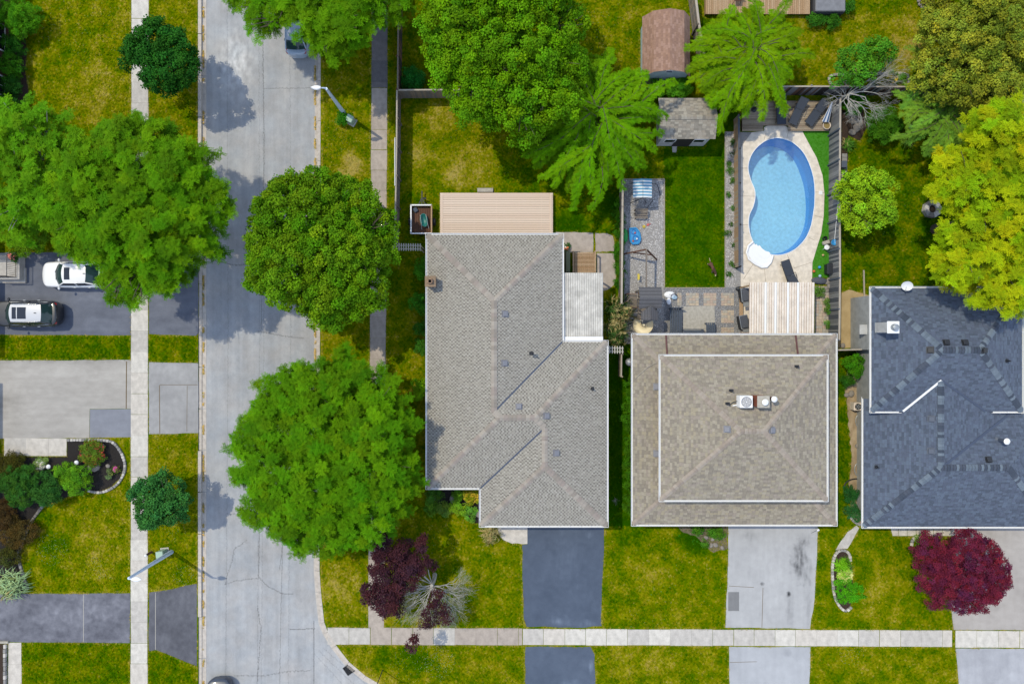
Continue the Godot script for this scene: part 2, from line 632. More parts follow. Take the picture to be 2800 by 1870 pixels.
# conifer-like or fern-like tree: arching boughs set with needle sprays. boughs: [azimuth from, to, count, plan length min, max]
func bough_tree(called: String, label: String, c: Color, px: float, py: float, h: float, boughs: Array, o := {}) -> Node3D:
	var r := RandomNumberGenerator.new()
	r.seed = hash(label)
	var foot := at(px, py, h * 0.7)
	foot.y = 0.0
	var t := thing(called, label, "tree", foot)
	var b := MB.new()
	b.tube([Vector3.ZERO, Vector3(0.03, h * 0.4, 0), Vector3(0, h * 0.72, 0)], [0.2, 0.13, 0.03], 8)
	var buf := PackedFloat32Array()
	var droop: float = o.get("droop", 0.35)
	for g in boughs:
		for k in int(g[2]):
			var az := deg_to_rad(lerpf(g[0], g[1], (k + r.randf()) / g[2]))
			var R := r.randf_range(g[3], g[4]) / PLAN * (50.0 - h * 0.6) / 50.0
			var start: float = pow(r.randf(), 0.8) * o.get("inner", 0.6)
			var d := Vector3(cos(az), 0, sin(az))
			var root: Vector3 = d.rotated(Vector3.UP, r.randfn() * 0.5) * R * start + Vector3(r.randfn(), 0, r.randfn()) * 0.45
			d = d.rotated(Vector3.UP, r.randfn() * lerpf(0.75, 0.2, clampf(start * 2.0, 0, 1)))
			var len := maxf(R * (1.0 - start), R * 0.3)
			var y0 := h * lerpf(1.0, 0.62, pow(start, 1.3)) * r.randf_range(0.8, 1.0)
			var pts := []
			var n := int(len / 0.14) + 3
			var bend := r.randfn() * 0.3
			for i in n + 1:
				var f := float(i) / n
				var dd := d.rotated(Vector3.UP, bend * f)
				pts.append(Vector3(0, y0, 0) + root + dd * len * f + Vector3.UP * (len * 0.2 * sin(f * 2.2) - droop * len * f * f))
			if start < 0.4:
				b.tube([Vector3(0, y0 * 0.65, 0), Vector3(0, y0 - 0.15, 0) + root], [0.03, 0.02], 5, false)
			var thin := [pts[0], pts[n / 3], pts[2 * n / 3], pts[n]]
			b.tube(thin, [0.03, 0.022, 0.014, 0.005], 5, false)
			var cc := vary(c, r, 0.24)
			for i in range(1, n + 1):
				var f := float(i) / n
				var dir: Vector3 = (pts[i] - pts[i - 1]).normalized()
				var side := dir.cross(Vector3.UP).normalized()
				var wide: float = o.get("wide", 0.3) * (0.35 + sin(PI * clampf(f * 0.9 + 0.08, 0, 1)))
				var m: int = o.get("per", 5)
				for j in m:
					var sg := r.randf_range(-1.0, 1.0)
					var q: Vector3 = pts[i] + side * sg * wide - Vector3.UP * (absf(sg) * wide * 0.35 + r.randf() * 0.1) + dir * r.randf_range(-0.1, 0.1)
					var fw := (dir * 0.8 + side * sg * 0.9 + Vector3.UP * r.randf_range(-0.35, 0.15)).normalized()
					var x := Vector3.UP.cross(fw).normalized()
					var y := fw.cross(x)
					push(buf, Basis(x, y, fw).scaled_local(Vector3.ONE * r.randf_range(0.8, 1.25) * o.get("size", 1.0)), q, vary(cc, r, 0.18))
	part(b, "trunk", M.bark, t)
	scatter(buf, T["needle"], "crown", M.leaf, t)
	return t

func twigs(b: MB, p: Vector3, d: Vector3, len: float, rad: float, depth: int, r: RandomNumberGenerator) -> void:
	var q := p + d * len
	var m := (p + q) * 0.5 + Vector3(r.randfn(), r.randfn(), r.randfn()) * len * 0.06
	b.tube([p, m, q], [rad, rad * 0.8, rad * 0.55], 5 if depth > 2 else 4, false)
	if depth == 0:
		return
	var n := 3 if r.randf() < 0.6 else 2
	for k in n:
		var e := (d + Vector3(r.randfn(), r.randfn() * 0.5 + 0.05, r.randfn()) * 0.42).normalized()
		twigs(b, m.lerp(q, r.randf_range(0.3, 1.0)), e, len * r.randf_range(0.6, 0.85), rad * 0.55, depth - 1, r)

func blades(called: String, label: String, c: Color, px: float, py: float, rad: float, h: float, count: int, straw := 0.3, group := "") -> Node3D:
	var r := RandomNumberGenerator.new()
	r.seed = hash(label)
	var foot := at(px, py, h * 0.5)
	foot.y = 0.0
	var t := thing(called, label, "ornamental grass" if h > 0.5 else "plant", foot, 0.0, group)
	var buf := PackedFloat32Array()
	for k in count:
		var an := r.randf() * TAU
		var f := sqrt(r.randf()) * 0.5
		var s := rad / PLAN * r.randf_range(0.6, 1.05)
		var cc := vary(base(205, 190, 130), r, 0.12) if r.randf() < straw else vary(c, r, 0.2)
		push(buf, facing(Vector3(cos(an) * f, 1, sin(an) * f), r.randf() * TAU, 1.0).scaled_local(Vector3(s, h * 1.25, s)), Vector3(cos(an), 0, sin(an)) * f * rad / PLAN * 0.8, cc)
	scatter(buf, T["blade"], "leaves", M.leaf, t)
	return t

# ---------------------------------------------------------------- roofs and houses
# faces: [ [points in order, first two along the eave or any level edge] ... ]; each shingle a thin raised piece.
func shingle_roof(roof: Node3D, faces: Array, pattern: Array, course: float, singles: int, from: int, thick := 0.014) -> void:
	var r := RandomNumberGenerator.new()
	r.seed = from
	var rest := MB.new()
	var whole := []
	var cycle := 0.0
	for p in pattern:
		cycle += p[0]
	for pts in faces:
		var p0: Vector3 = pts[0]
		var e: Vector3 = (pts[1] - pts[0]).normalized()
		var nn := Vector3.ZERO
		for k in range(1, pts.size() - 1):
			nn += (pts[k] - p0).cross(pts[k + 1] - p0)
		nn = nn.normalized()
		if nn.y < 0.0:
			nn = -nn
		var u := nn.cross(e).normalized()
		if u.y < 0.0:
			u = -u
		var poly := PackedVector2Array()
		var lo := Vector2.INF
		var hi := -Vector2.INF
		for q in pts:
			var w := Vector2((q - p0).dot(e), (q - p0).dot(u))
			poly.append(w)
			lo = lo.min(w)
			hi = hi.max(w)
		var rows := int(ceil((hi.y - lo.y) / course))
		for row in rows:
			var t0 := lo.y + row * course
			var s := lo.x - cycle * (0.5 * (row % 2) + r.randf_range(0.0, 0.22))
			var w := 0
			while s < hi.x:
				w = (w + 1) % pattern.size()
				var s1: float = s + pattern[w][0]
				var tone: int = r.randi() % pattern[w][1].size()
				var cn := [Vector2(s, t0), Vector2(s1, t0), Vector2(s1, t0 + course), Vector2(s, t0 + course)]
				var hits := 0
				for q in cn:
					if Geometry2D.is_point_in_polygon(q, poly):
						hits += 1
				if hits == 4:
					whole.append([p0 + e * (s + s1) * 0.5 + u * (t0 + course * 0.5) + nn * 0.004, Basis(e, nn, e.cross(nn)), u, w, tone])
				else:
					for piece in Geometry2D.intersect_polygons(poly, PackedVector2Array(cn)):
						var ring := []
						for q in piece:
							ring.append(p0 + e * q.x + u * q.y + nn * (0.004 + thick * (1.0 - (q.y - t0) / course)))
						rest.col = pattern[w][1][tone]
						rest.fan(ring, nn)
				s = s1
	whole.sort_custom(func(a, b): return a[0].y > b[0].y)
	var shared := {}
	for k in whole.size():
		var w = whole[k]
		var hw: float = pattern[w[3]][0] * 0.5 - 0.004
		var hc := course * 0.5
		var b := rest
		var key := "%d %d" % [w[3], w[4]]
		var o: Vector3 = w[0]
		var x: Vector3 = w[1].x
		var y: Vector3 = w[1].y
		var up: Vector3 = w[2]
		if k < singles:
			if shared.has(key):
				put(shared[key], "shingle", M.shingle, roof, Transform3D(Basis(x, y, -up), o))
				continue
			b = MB.new()
			o = Vector3.ZERO
			x = Vector3.RIGHT
			y = Vector3.UP
			up = Vector3.FORWARD
		b.col = pattern[w[3]][1][w[4]]
		var a0 := o - x * hw - up * hc + y * thick
		var a1 := o + x * hw - up * hc + y * thick
		var a2 := o + x * hw + up * hc
		var a3 := o - x * hw + up * hc
		b.quad(a0, a1, a2, a3, y)
		b.quad(a0, a1, a1 - y * thick, a0 - y * thick, -up)
		b.tri(a1, a2, a1 - y * thick, x, x, x)
		b.tri(a0, a3, a0 - y * thick, -x, -x, -x)
		if k < singles:
			shared[key] = b.mesh()
			put(shared[key], "shingle", M.shingle, roof, Transform3D(Basis(w[1].x, w[1].y, -w[2]), w[0]))
	var o := part(rest, "shingles", M.shingle, roof)
	o.set_meta("kind", "stuff")

func caps(roof: Node3D, lines: Array, tones: Array, from: int, wide := 0.17, step := 0.24, slope := 0.34) -> void:
	var r := RandomNumberGenerator.new()
	r.seed = from
	var shared := []
	for c in tones:
		var b := MB.new()
		b.col = c
		var l := step * 0.56
		for sg in [-1.0, 1.0]:
			var top0 := Vector3(-l, 0.058, 0)
			var top1 := Vector3(l, 0.02, 0)
			var lo0 := Vector3(-l, 0.058 - slope * wide, wide * sg)
			var lo1 := Vector3(l, 0.02 - slope * wide, wide * sg)
			b.quad(top0, top1, lo1, lo0, Vector3(0, 1, sg * slope))
			b.quad(lo0, lo1, lo1 - Vector3.UP * 0.02, lo0 - Vector3.UP * 0.02, Vector3(0, 0, sg))
			b.quad(top0, lo0, lo0 - Vector3.UP * 0.022, top0 - Vector3.UP * 0.022, Vector3.LEFT)
		shared.append(b.mesh())
	for ln in lines:
		var p: Vector3 = ln[0]
		var q: Vector3 = ln[1]
		if p.y > q.y + 0.01:
			var s := p
			p = q
			q = s
		var x := (q - p).normalized()
		var z := x.cross(Vector3.UP).normalized()
		var n := int(p.distance_to(q) / step)
		for k in n:
			put(shared[r.randi() % shared.size()], "ridge_cap", M.shingle, roof, Transform3D(Basis(x, z.cross(x), z), p + x * (k + 0.5) * p.distance_to(q) / n + Vector3.UP * 0.012))

func deck_under(faces: Array, parent: Node3D) -> MeshInstance3D:
	var b := MB.new()
	for pts in faces:
		var poly := PackedVector2Array()
		for q in pts:
			poly.append(Vector2(q.x, q.z))
		var nn := Vector3.ZERO
		for k in range(1, pts.size() - 1):
			nn += (pts[k] - pts[0]).cross(pts[k + 1] - pts[0])
		nn = nn.normalized()
		if nn.y < 0.0:
			nn = -nn
		var ids := Geometry2D.triangulate_polygon(poly)
		for k in range(0, ids.size(), 3):
			b.tri(pts[ids[k]], pts[ids[k + 1]], pts[ids[k + 2]], nn, nn, nn)
	return part(b, "roof", M.felt, parent)

func gutter(parent: Node3D, ring: Array, m: Material, straps := 0.7) -> void:
	for k in ring.size():
		if ring[k].size() > 1 and not ring[k][1]:
			continue
		var p: Vector3 = ring[k][0]
		var q: Vector3 = ring[(k + 1) % ring.size()][0]
		var d := (q - p).normalized()
		var o := d.cross(Vector3.UP)
		if ring[k].size() > 2:
			o = -o
		var b := MB.new()
		b.beam(p + o * 0.11 - Vector3.UP * 0.02 - d * 0.11, q + o * 0.11 - Vector3.UP * 0.02 + d * 0.11, 0.022, 0.1)
		b.beam(p + o * 0.05 - Vector3.UP * 0.085, q + o * 0.05 - Vector3.UP * 0.085, 0.1, 0.012)
		b.beam(p - Vector3.UP * 0.07, q - Vector3.UP * 0.07, 0.02, 0.14)
		var n := int(p.distance_to(q) / straps)
		for i in n:
			var w := p + d * (i + 0.5) * p.distance_to(q) / n
			b.box(w + o * 0.055 + Vector3.UP * 0.012, Vector3(0.03, 0.008, 0.11), Basis(d, Vector3.UP, d.cross(Vector3.UP)))
		part(b, "gutter", m, parent)

func vent(parent: Node3D, o: Vector3, nn: Vector3, m: Material, s := 0.34) -> void:
	var x := nn.cross(Vector3.FORWARD).normalized()
	var bs := Basis(x, nn, x.cross(nn))
	var b := MB.new()
	b.box(o + nn * 0.012, Vector3(s * 1.35, 0.01, s * 1.35), bs)
	b.box(o + nn * 0.07, Vector3(s * 0.8, 0.12, s * 0.8), bs)
	b.box(o + nn * 0.15, Vector3(s, 0.05, s), bs, 0.02)
	part(b, "roof_vent", m, parent)

func pipe_vent(parent: Node3D, o: Vector3, h: float, rad: float, m: Material, hood := false) -> void:
	var b := MB.new()
	b.box(o + Vector3.UP * 0.02, Vector3(0.3, 0.012, 0.26), Basis(), 0.003)
	b.tube([o, o + Vector3.UP * h], [rad, rad], 10)
	b.lathe(o, [Vector2(rad * 2.0, 0.02), Vector2(rad * 1.3, 0.1), Vector2(rad, 0.12)], 10)
	var p := part(b, "vent_pipe", m, parent)
	if hood:
		var d := MB.new()
		d.lathe(o + Vector3.UP * h, [Vector2(rad, 0.0), Vector2(rad * 1.8, 0.06), Vector2(rad * 1.8, 0.09), Vector2(rad * 0.9, 0.16), Vector2(0.001, 0.18)], 12)
		part(d, "rain_cap", M.white_metal, p)

func wall_box(parent: Node3D, x0: float, z0: float, x1: float, z1: float, y: float, m: Material, y0 := -0.05) -> void:
	var b := MB.new()
	b.prism(PackedVector2Array([Vector2(x0, z0), Vector2(x1, z0), Vector2(x1, z1), Vector2(x0, z1)]), y0, y)
	part(b, "wall", m, parent)
	block(PackedVector2Array([Vector2(x0 - 0.1, z0 - 0.1), Vector2(x1 + 0.1, z0 - 0.1), Vector2(x1 + 0.1, z1 + 0.1), Vector2(x0 - 0.1, z1 + 0.1)]))

func shades(list: Array) -> Array:
	var out := []
	for l in list:
		out.append(base(l[0], l[1], l[2]))
	return out

func taupe_bungalow() -> void:
	var t := thing("bungalow", "single-storey house with grey-brown speckled L-shaped hip roof beside the street", "house")
	var y := 2.75
	var a := -5.86; var b1 := 3.47; var bb := 6.55; var a3 := -2.16
	var t1 := -7.40; var t2 := 0.0; var u2 := 10.08; var u3 := 12.69
	var p := 0.36
	var w1 := (b1 - a) * 0.5; var w2 := (u2 - t2) * 0.5; var w3 := (bb - a3) * 0.5
	var V := func(x: float, z: float, rise: float) -> Vector3: return Vector3(x, y + rise * p, z)
	var A: Vector3 = V.call(a, t1, 0); var B: Vector3 = V.call(b1, t1, 0); var C: Vector3 = V.call(b1, t2, 0); var D: Vector3 = V.call(bb, t2, 0)
	var E: Vector3 = V.call(bb, u3, 0); var F: Vector3 = V.call(a3, u3, 0); var G: Vector3 = V.call(a3, u2, 0); var I: Vector3 = V.call(a, u2, 0)
	var r1: Vector3 = V.call(a + w1, t1 + w1, w1); var v1: Vector3 = V.call(a + w1, t2 + w1, w1)
	var r2w: Vector3 = V.call(a + w2, t2 + w2, w2); var r2e: Vector3 = V.call(bb - w2, t2 + w2, w2)
	var v2: Vector3 = V.call(bb - w3, u2 - w3, w3); var r3: Vector3 = V.call(bb - w3, u3 - w3, w3)
	var faces := [[I, A, r1, v1, r2w], [A, B, r1], [B, C, v1, r1], [C, D, r2e, r2w, v1], [D, E, r3, v2, r2e], [I, G, v2, r2e, r2w], [G, F, r3, v2], [F, E, r3]]
	wall_box(t, a + 0.45, t1 + 0.45, b1 - 0.45, u2 - 0.45, y - 0.02, M.tan_brick)
	wall_box(t, b1 - 0.45, t2 + 0.45, bb - 0.45, u2 - 0.45, y - 0.02, M.tan_brick)
	wall_box(t, a3 + 0.45, u2 - 0.45, bb - 0.45, u3 - 0.45, y - 0.02, M.tan_brick)
	var roof := deck_under(faces, t)
	var tones := [[0.155, shades([[190, 186, 176], [182, 178, 168], [196, 192, 183], [188, 183, 174]])], [0.085, shades([[146, 140, 132], [160, 154, 145], [176, 170, 160], [138, 132, 125]])]]
	shingle_roof(roof, faces, tones, 0.13, 280, 11, 0.014)
	caps(roof, [[A, r1], [B, r1], [r1, v1], [v1, r2w], [I, r2w], [r2w, r2e], [D, r2e], [r2e, v2], [v2, r3], [F, r3], [E, r3]], shades([[188, 179, 169], [172, 163, 154], [195, 186, 176], [180, 168, 160]]), 5, 0.2, 0.27)
	for vl in [[C, v1], [G, v2]]:
		var b := MB.new()
		b.beam(vl[0] + Vector3.UP * 0.02, vl[1] + Vector3.UP * 0.02, 0.1, 0.03)
		part(b, "valley_flashing", M.flashing, roof)
	gutter(t, [[A, true, 1], [B, true, 1], [C, true, 1], [D, true, 1], [E, true, 1], [F, true, 1], [G, true, 1], [I, true, 1]], M.white_metal)
	# soffits close the eaves
	var s := MB.new()
	s.prism(PackedVector2Array([Vector2(a, t1), Vector2(b1, t1), Vector2(b1, t2), Vector2(bb, t2), Vector2(bb, u3), Vector2(a3, u3), Vector2(a3, u2), Vector2(a, u2)]), y - 0.13, y - 0.1)
	part(s, "soffit", M.white_metal, t)
	var lie := func(x: float, z: float) -> Array:
		var hh := 0.0
		var nn := Vector3.UP
		for f in [[a, b1, t1, u2 + 9.0], [a, bb, t2, u2], [a3, bb, t2 - 9.0, u3]]:
			if x < f[0] or x > f[1] or z < f[2] or z > f[3]:
				continue
			var ds := [x - f[0], f[1] - x, z - f[2], f[3] - z]
			var dm: float = ds.min()
			if dm > hh:
				hh = dm
				nn = [Vector3(-p, 1, 0), Vector3(p, 1, 0), Vector3(0, 1, -p), Vector3(0, 1, p)][ds.find(dm)].normalized()
		return [Vector3(x, y + hh * p, z), nn]
	for q in [[1380, 858], [1379, 993], [1419, 1112], [1494, 1137], [1521, 1240]]:
		var w := at(q[0], q[1], 4.3)
		var l: Array = lie.call(w.x, w.z)
		vent(t, l[0], l[1], M.vent_grey)
	for q in [[1453, 966], [1621, 1064]]:
		var w := at(q[0], q[1], 3.7)
		var l: Array = lie.call(w.x, w.z)
		pipe_vent(t, l[0], 0.4, 0.05, M.black_plastic)
	# chimney with clay flue on the west eave
	var cc := at(1176, 769, 4.0)
	var b := MB.new()
	b.box(Vector3(cc.x, 1.9, cc.z), Vector3(0.62, 3.8, 0.62), Basis(), 0.01)
	b.box(Vector3(cc.x, 3.87, cc.z), Vector3(0.74, 0.14, 0.74), Basis(), 0.02)
	var ch := part(b, "chimney", M.tan_brick, t)
	b = MB.new()
	for k in 4:
		var an := TAU * k / 4.0
		var dx := Vector3(cos(an), 0, sin(an)) * 0.13
		b.box(Vector3(cc.x, 4.05, cc.z) + dx, Vector3(0.05, 0.24, 0.31), Basis(Vector3.UP, -an), 0.006)
	part(b, "flue", M.clay, ch)
	b = MB.new()
	b.box(Vector3(cc.x, 3.95, cc.z), Vector3(0.22, 0.02, 0.22))
	part(b, "flue_opening", M.matt_black, ch)

func beige_house() -> void:
	var t := thing("two_storey_house", "house with two-tier beige hip roof, air conditioner on top, between its neighbours", "house")
	var y := 2.7; var y2 := 4.7; var p := 0.27; var p2 := 0.35
	var s1 := (ALTITUDE - y) / ALTITUDE / PLAN
	var s2 := (ALTITUDE - y2) / ALTITUDE / PLAN
	var a := (1731 - 1400) * s1; var b := (2286 - 1400) * s1; var c := (916 - 935) * s1; var d := (1434 - 935) * s1
	var a2 := (1807 - 1400) * s2; var b2 := (2261 - 1400) * s2; var c2 := (974 - 935) * s2; var d2 := (1367 - 935) * s2
	var ins := 0.5
	wall_box(t, a + ins, c + ins, b - ins, d - ins, y - 0.02, M.tan_brick)
	var q2 := 0.35
	wall_box(t, a2 + q2, c2 + q2, b2 - q2, d2 - q2, y2 - 0.02, M.cream_siding, y + 0.2)
	var rise := 1.9
	var L := [Vector3(a, y, c), Vector3(b, y, c), Vector3(b, y, d), Vector3(a, y, d)]
	var U := [Vector3(a + rise, y + rise * p, c + rise), Vector3(b - rise, y + rise * p, c + rise), Vector3(b - rise, y + rise * p, d - rise), Vector3(a + rise, y + rise * p, d - rise)]
	var lower := []
	for k in 4:
		lower.append([L[k], L[(k + 1) % 4], U[(k + 1) % 4], U[k]])
	var roof := deck_under(lower, t)
	roof.set_meta("label", "lower skirt of the two-tier beige roof")
	var hues := shades([[180, 171, 154], [172, 163, 147], [188, 179, 162], [164, 155, 140], [176, 165, 152], [184, 173, 151], [158, 149, 137]])
	shingle_roof(roof, lower, [[0.28, hues], [0.24, hues]], 0.15, 140, 21, 0.013)
	var cap_tones := shades([[186, 172, 160], [176, 162, 150], [192, 180, 167]])
	caps(roof, [[L[0], U[0]], [L[1], U[1]], [L[2], U[2]], [L[3], U[3]]], cap_tones, 6)
	var hw := (d2 - c2) * 0.5
	var zm := (c2 + d2) * 0.5
	var u := [Vector3(a2, y2, c2), Vector3(b2, y2, c2), Vector3(b2, y2, d2), Vector3(a2, y2, d2)]
	var rw := Vector3(a2 + hw, y2 + hw * p2, zm)
	var re := Vector3(b2 - hw, y2 + hw * p2, zm)
	var upper := [[u[0], u[1], re, rw], [u[1], u[2], re], [u[2], u[3], rw, re], [u[3], u[0], rw]]
	var top := deck_under(upper, t)
	top.name = "upper_roof"
	shingle_roof(top, upper, [[0.28, hues], [0.24, hues]], 0.15, 280, 22, 0.013)
	caps(top, [[u[0], rw], [u[3], rw], [u[1], re], [u[2], re], [rw, re]], cap_tones, 7)
	gutter(t, [[L[0], true, 1], [L[1], true, 1], [L[2], true, 1], [L[3], true, 1]], M.white_metal)
	gutter(t, [[u[0], true, 1], [u[1], true, 1], [u[2], true, 1], [u[3], true, 1]], M.white_metal, 1.6)
	var s := MB.new()
	s.box(Vector3((a + b) * 0.5, y - 0.11, (c + d) * 0.5), Vector3(b - a, 0.03, d - c))
	s.box(Vector3((a2 + b2) * 0.5, y2 - 0.11, (c2 + d2) * 0.5), Vector3(b2 - a2, 0.03, d2 - c2))
	part(s, "soffit", M.white_metal, t)
	var on := func(px: float, py: float) -> Array:
		var w := at(px, py, 6.0)
		var ds := [w.x - a2, b2 - w.x, w.z - c2, d2 - w.z]
		var dm: float = ds.min()
		return [Vector3(w.x, y2 + dm * p2, w.z), [Vector3(-p2, 1, 0), Vector3(p2, 1, 0), Vector3(0, 1, -p2), Vector3(0, 1, p2)][ds.find(dm)].normalized()]
	for q in [[1988, 1173], [2108, 1175]]:
		var l: Array = on.call(q[0], q[1])
		vent(t, l[0], l[1], M.vent_grey)
	for q in [[1799, 1058], [1799, 1242]]:
		var w := at(q[0], q[1], 3.4)
		vent(t, Vector3(w.x, y + (w.x - a) * p, w.z), Vector3(-p, 1, 0).normalized(), M.vent_grey, 0.36)
	for q in [[2007, 1071], [2198, 1005], [1993, 1106]]:
		var l: Array = on.call(q[0], q[1])
		pipe_vent(t, l[0], 0.35, 0.05, M.black_plastic)
	# rooftop chimney stack and flue pipe beside the air conditioner
	var l: Array = on.call(2077, 1096)
	var o: Vector3 = l[0]
	var k := MB.new()
	k.box(o + Vector3(0, 0.35, 0), Vector3(0.7, 1.3, 0.68), Basis(), 0.01)
	var st := part(k, "chimney", M.red_brick, t)
	k = MB.new()
	k.box(o + Vector3(0, 1.04, 0), Vector3(0.78, 0.09, 0.76), Basis(), 0.02)
	part(k, "chimney_cap", M.pale_concrete, st)
	k = MB.new()
	k.tube([o + Vector3(0, 1.08, 0), o + Vector3(0, 1.3, 0)], [0.12, 0.12], 12)
	k.lathe(o + Vector3(0, 1.3, 0), [Vector2(0.12, 0), Vector2(0.2, 0.03), Vector2(0.2, 0.06), Vector2(0.001, 0.12)], 14)
	part(k, "rain_cap", M.white_metal, st)
	l = on.call(2106, 1089)
	o = l[0]
	k = MB.new()
	k.tube([o, o + Vector3.UP * 1.05], [0.11, 0.11], 12)
	st = part(k, "flue_pipe", M.rust_metal, t)
	k = MB.new()
	k.lathe(o + Vector3.UP * 1.05, [Vector2(0.11, -0.02), Vector2(0.19, 0.0), Vector2(0.19, 0.1), Vector2(0.05, 0.15), Vector2(0.001, 0.155)], 14)
	part(k, "rain_cap", M.white_metal, st)
	for q in [[1832, 1], [2196, 1]]:
		var w0 := at(q[0], 970, 3.9)
		k = MB.new()
		var zz := c + 0.02
		k.beam(Vector3(w0.x, y + (c2 + 0.05 - c) * p + 0.06, c2 + 0.05), Vector3(w0.x, y + 0.06, zz), 0.1, 0.07, 0.01)
		k.beam(Vector3(w0.x, y2 - 0.1, c2 + 0.05), Vector3(w0.x, y + (c2 + 0.05 - c) * p + 0.03, c2 + 0.05), 0.1, 0.07, 0.01, Vector3.RIGHT)
		part(k, "downspout", M.maroon_metal, t)
	k = MB.new()
	var c0 := Vector3(a2 - 0.05, y + 0.62, at(0, 992, 4).z)
	var c1 := at(1737, 1034, 2.9)
	k.tube([c0, c0.lerp(c1, 0.4) + Vector3(0, -0.06, -0.1), c1], [0.014, 0.014, 0.014], 5)
	part(k, "cable", M.pale_concrete, t)
	# air conditioner: a thing standing on the roof
	l = on.call(2034, 1097)
	o = l[0]
	var ac := thing("air_conditioner", "white air conditioner with round fan grille on the beige upper roof", "air conditioner", o)
	k = MB.new()
	k.box(Vector3(0, 0.48, 0), Vector3(0.82, 0.72, 0.76), Basis(), 0.025)
	part(k, "casing", M.white_metal, ac)
	k = MB.new()
	for sx in [-0.3, 0.3]:
		k.box(Vector3(sx, -0.02, 0), Vector3(0.06, 0.34, 0.7))
	part(k, "stand", M.black_plastic, ac)
	k = MB.new()
	k.lathe(Vector3(0, 0.842, 0), [Vector2(0.33, 0.0), Vector2(0.33, 0.015), Vector2(0.3, 0.015), Vector2(0.3, 0.002)], 24)
	for i in 6:
		k.lathe(Vector3(0, 0.842, 0), [Vector2(0.05 + 0.045 * i, 0.012), Vector2(0.062 + 0.045 * i, 0.018), Vector2(0.068 + 0.045 * i, 0.012)], 20)
	for i in 8:
		var an := TAU * i / 8.0
		k.beam(Vector3(cos(an) * 0.05, 0.858, sin(an) * 0.05), Vector3(cos(an) * 0.31, 0.858, sin(an) * 0.31), 0.012, 0.008)
	part(k, "fan_grille", M.vent_grey, ac)
	k = MB.new()
	k.tube([Vector3(-0.4, 0.2, 0.25), Vector3(-0.7, 0.05, 0.32), Vector3(-1.0, 0.1, 0.28)], [0.045, 0.045, 0.04], 7)
	part(k, "hose", M.white_metal, ac)
	k = MB.new()
	k.tube([Vector3(-0.4, 0.3, 0.0), Vector3(-0.62, 0.25, 0.05), Vector3(-0.9, 0.1, 0.3)], [0.025, 0.025, 0.025], 6)
	part(k, "cable", M.black_plastic, ac)

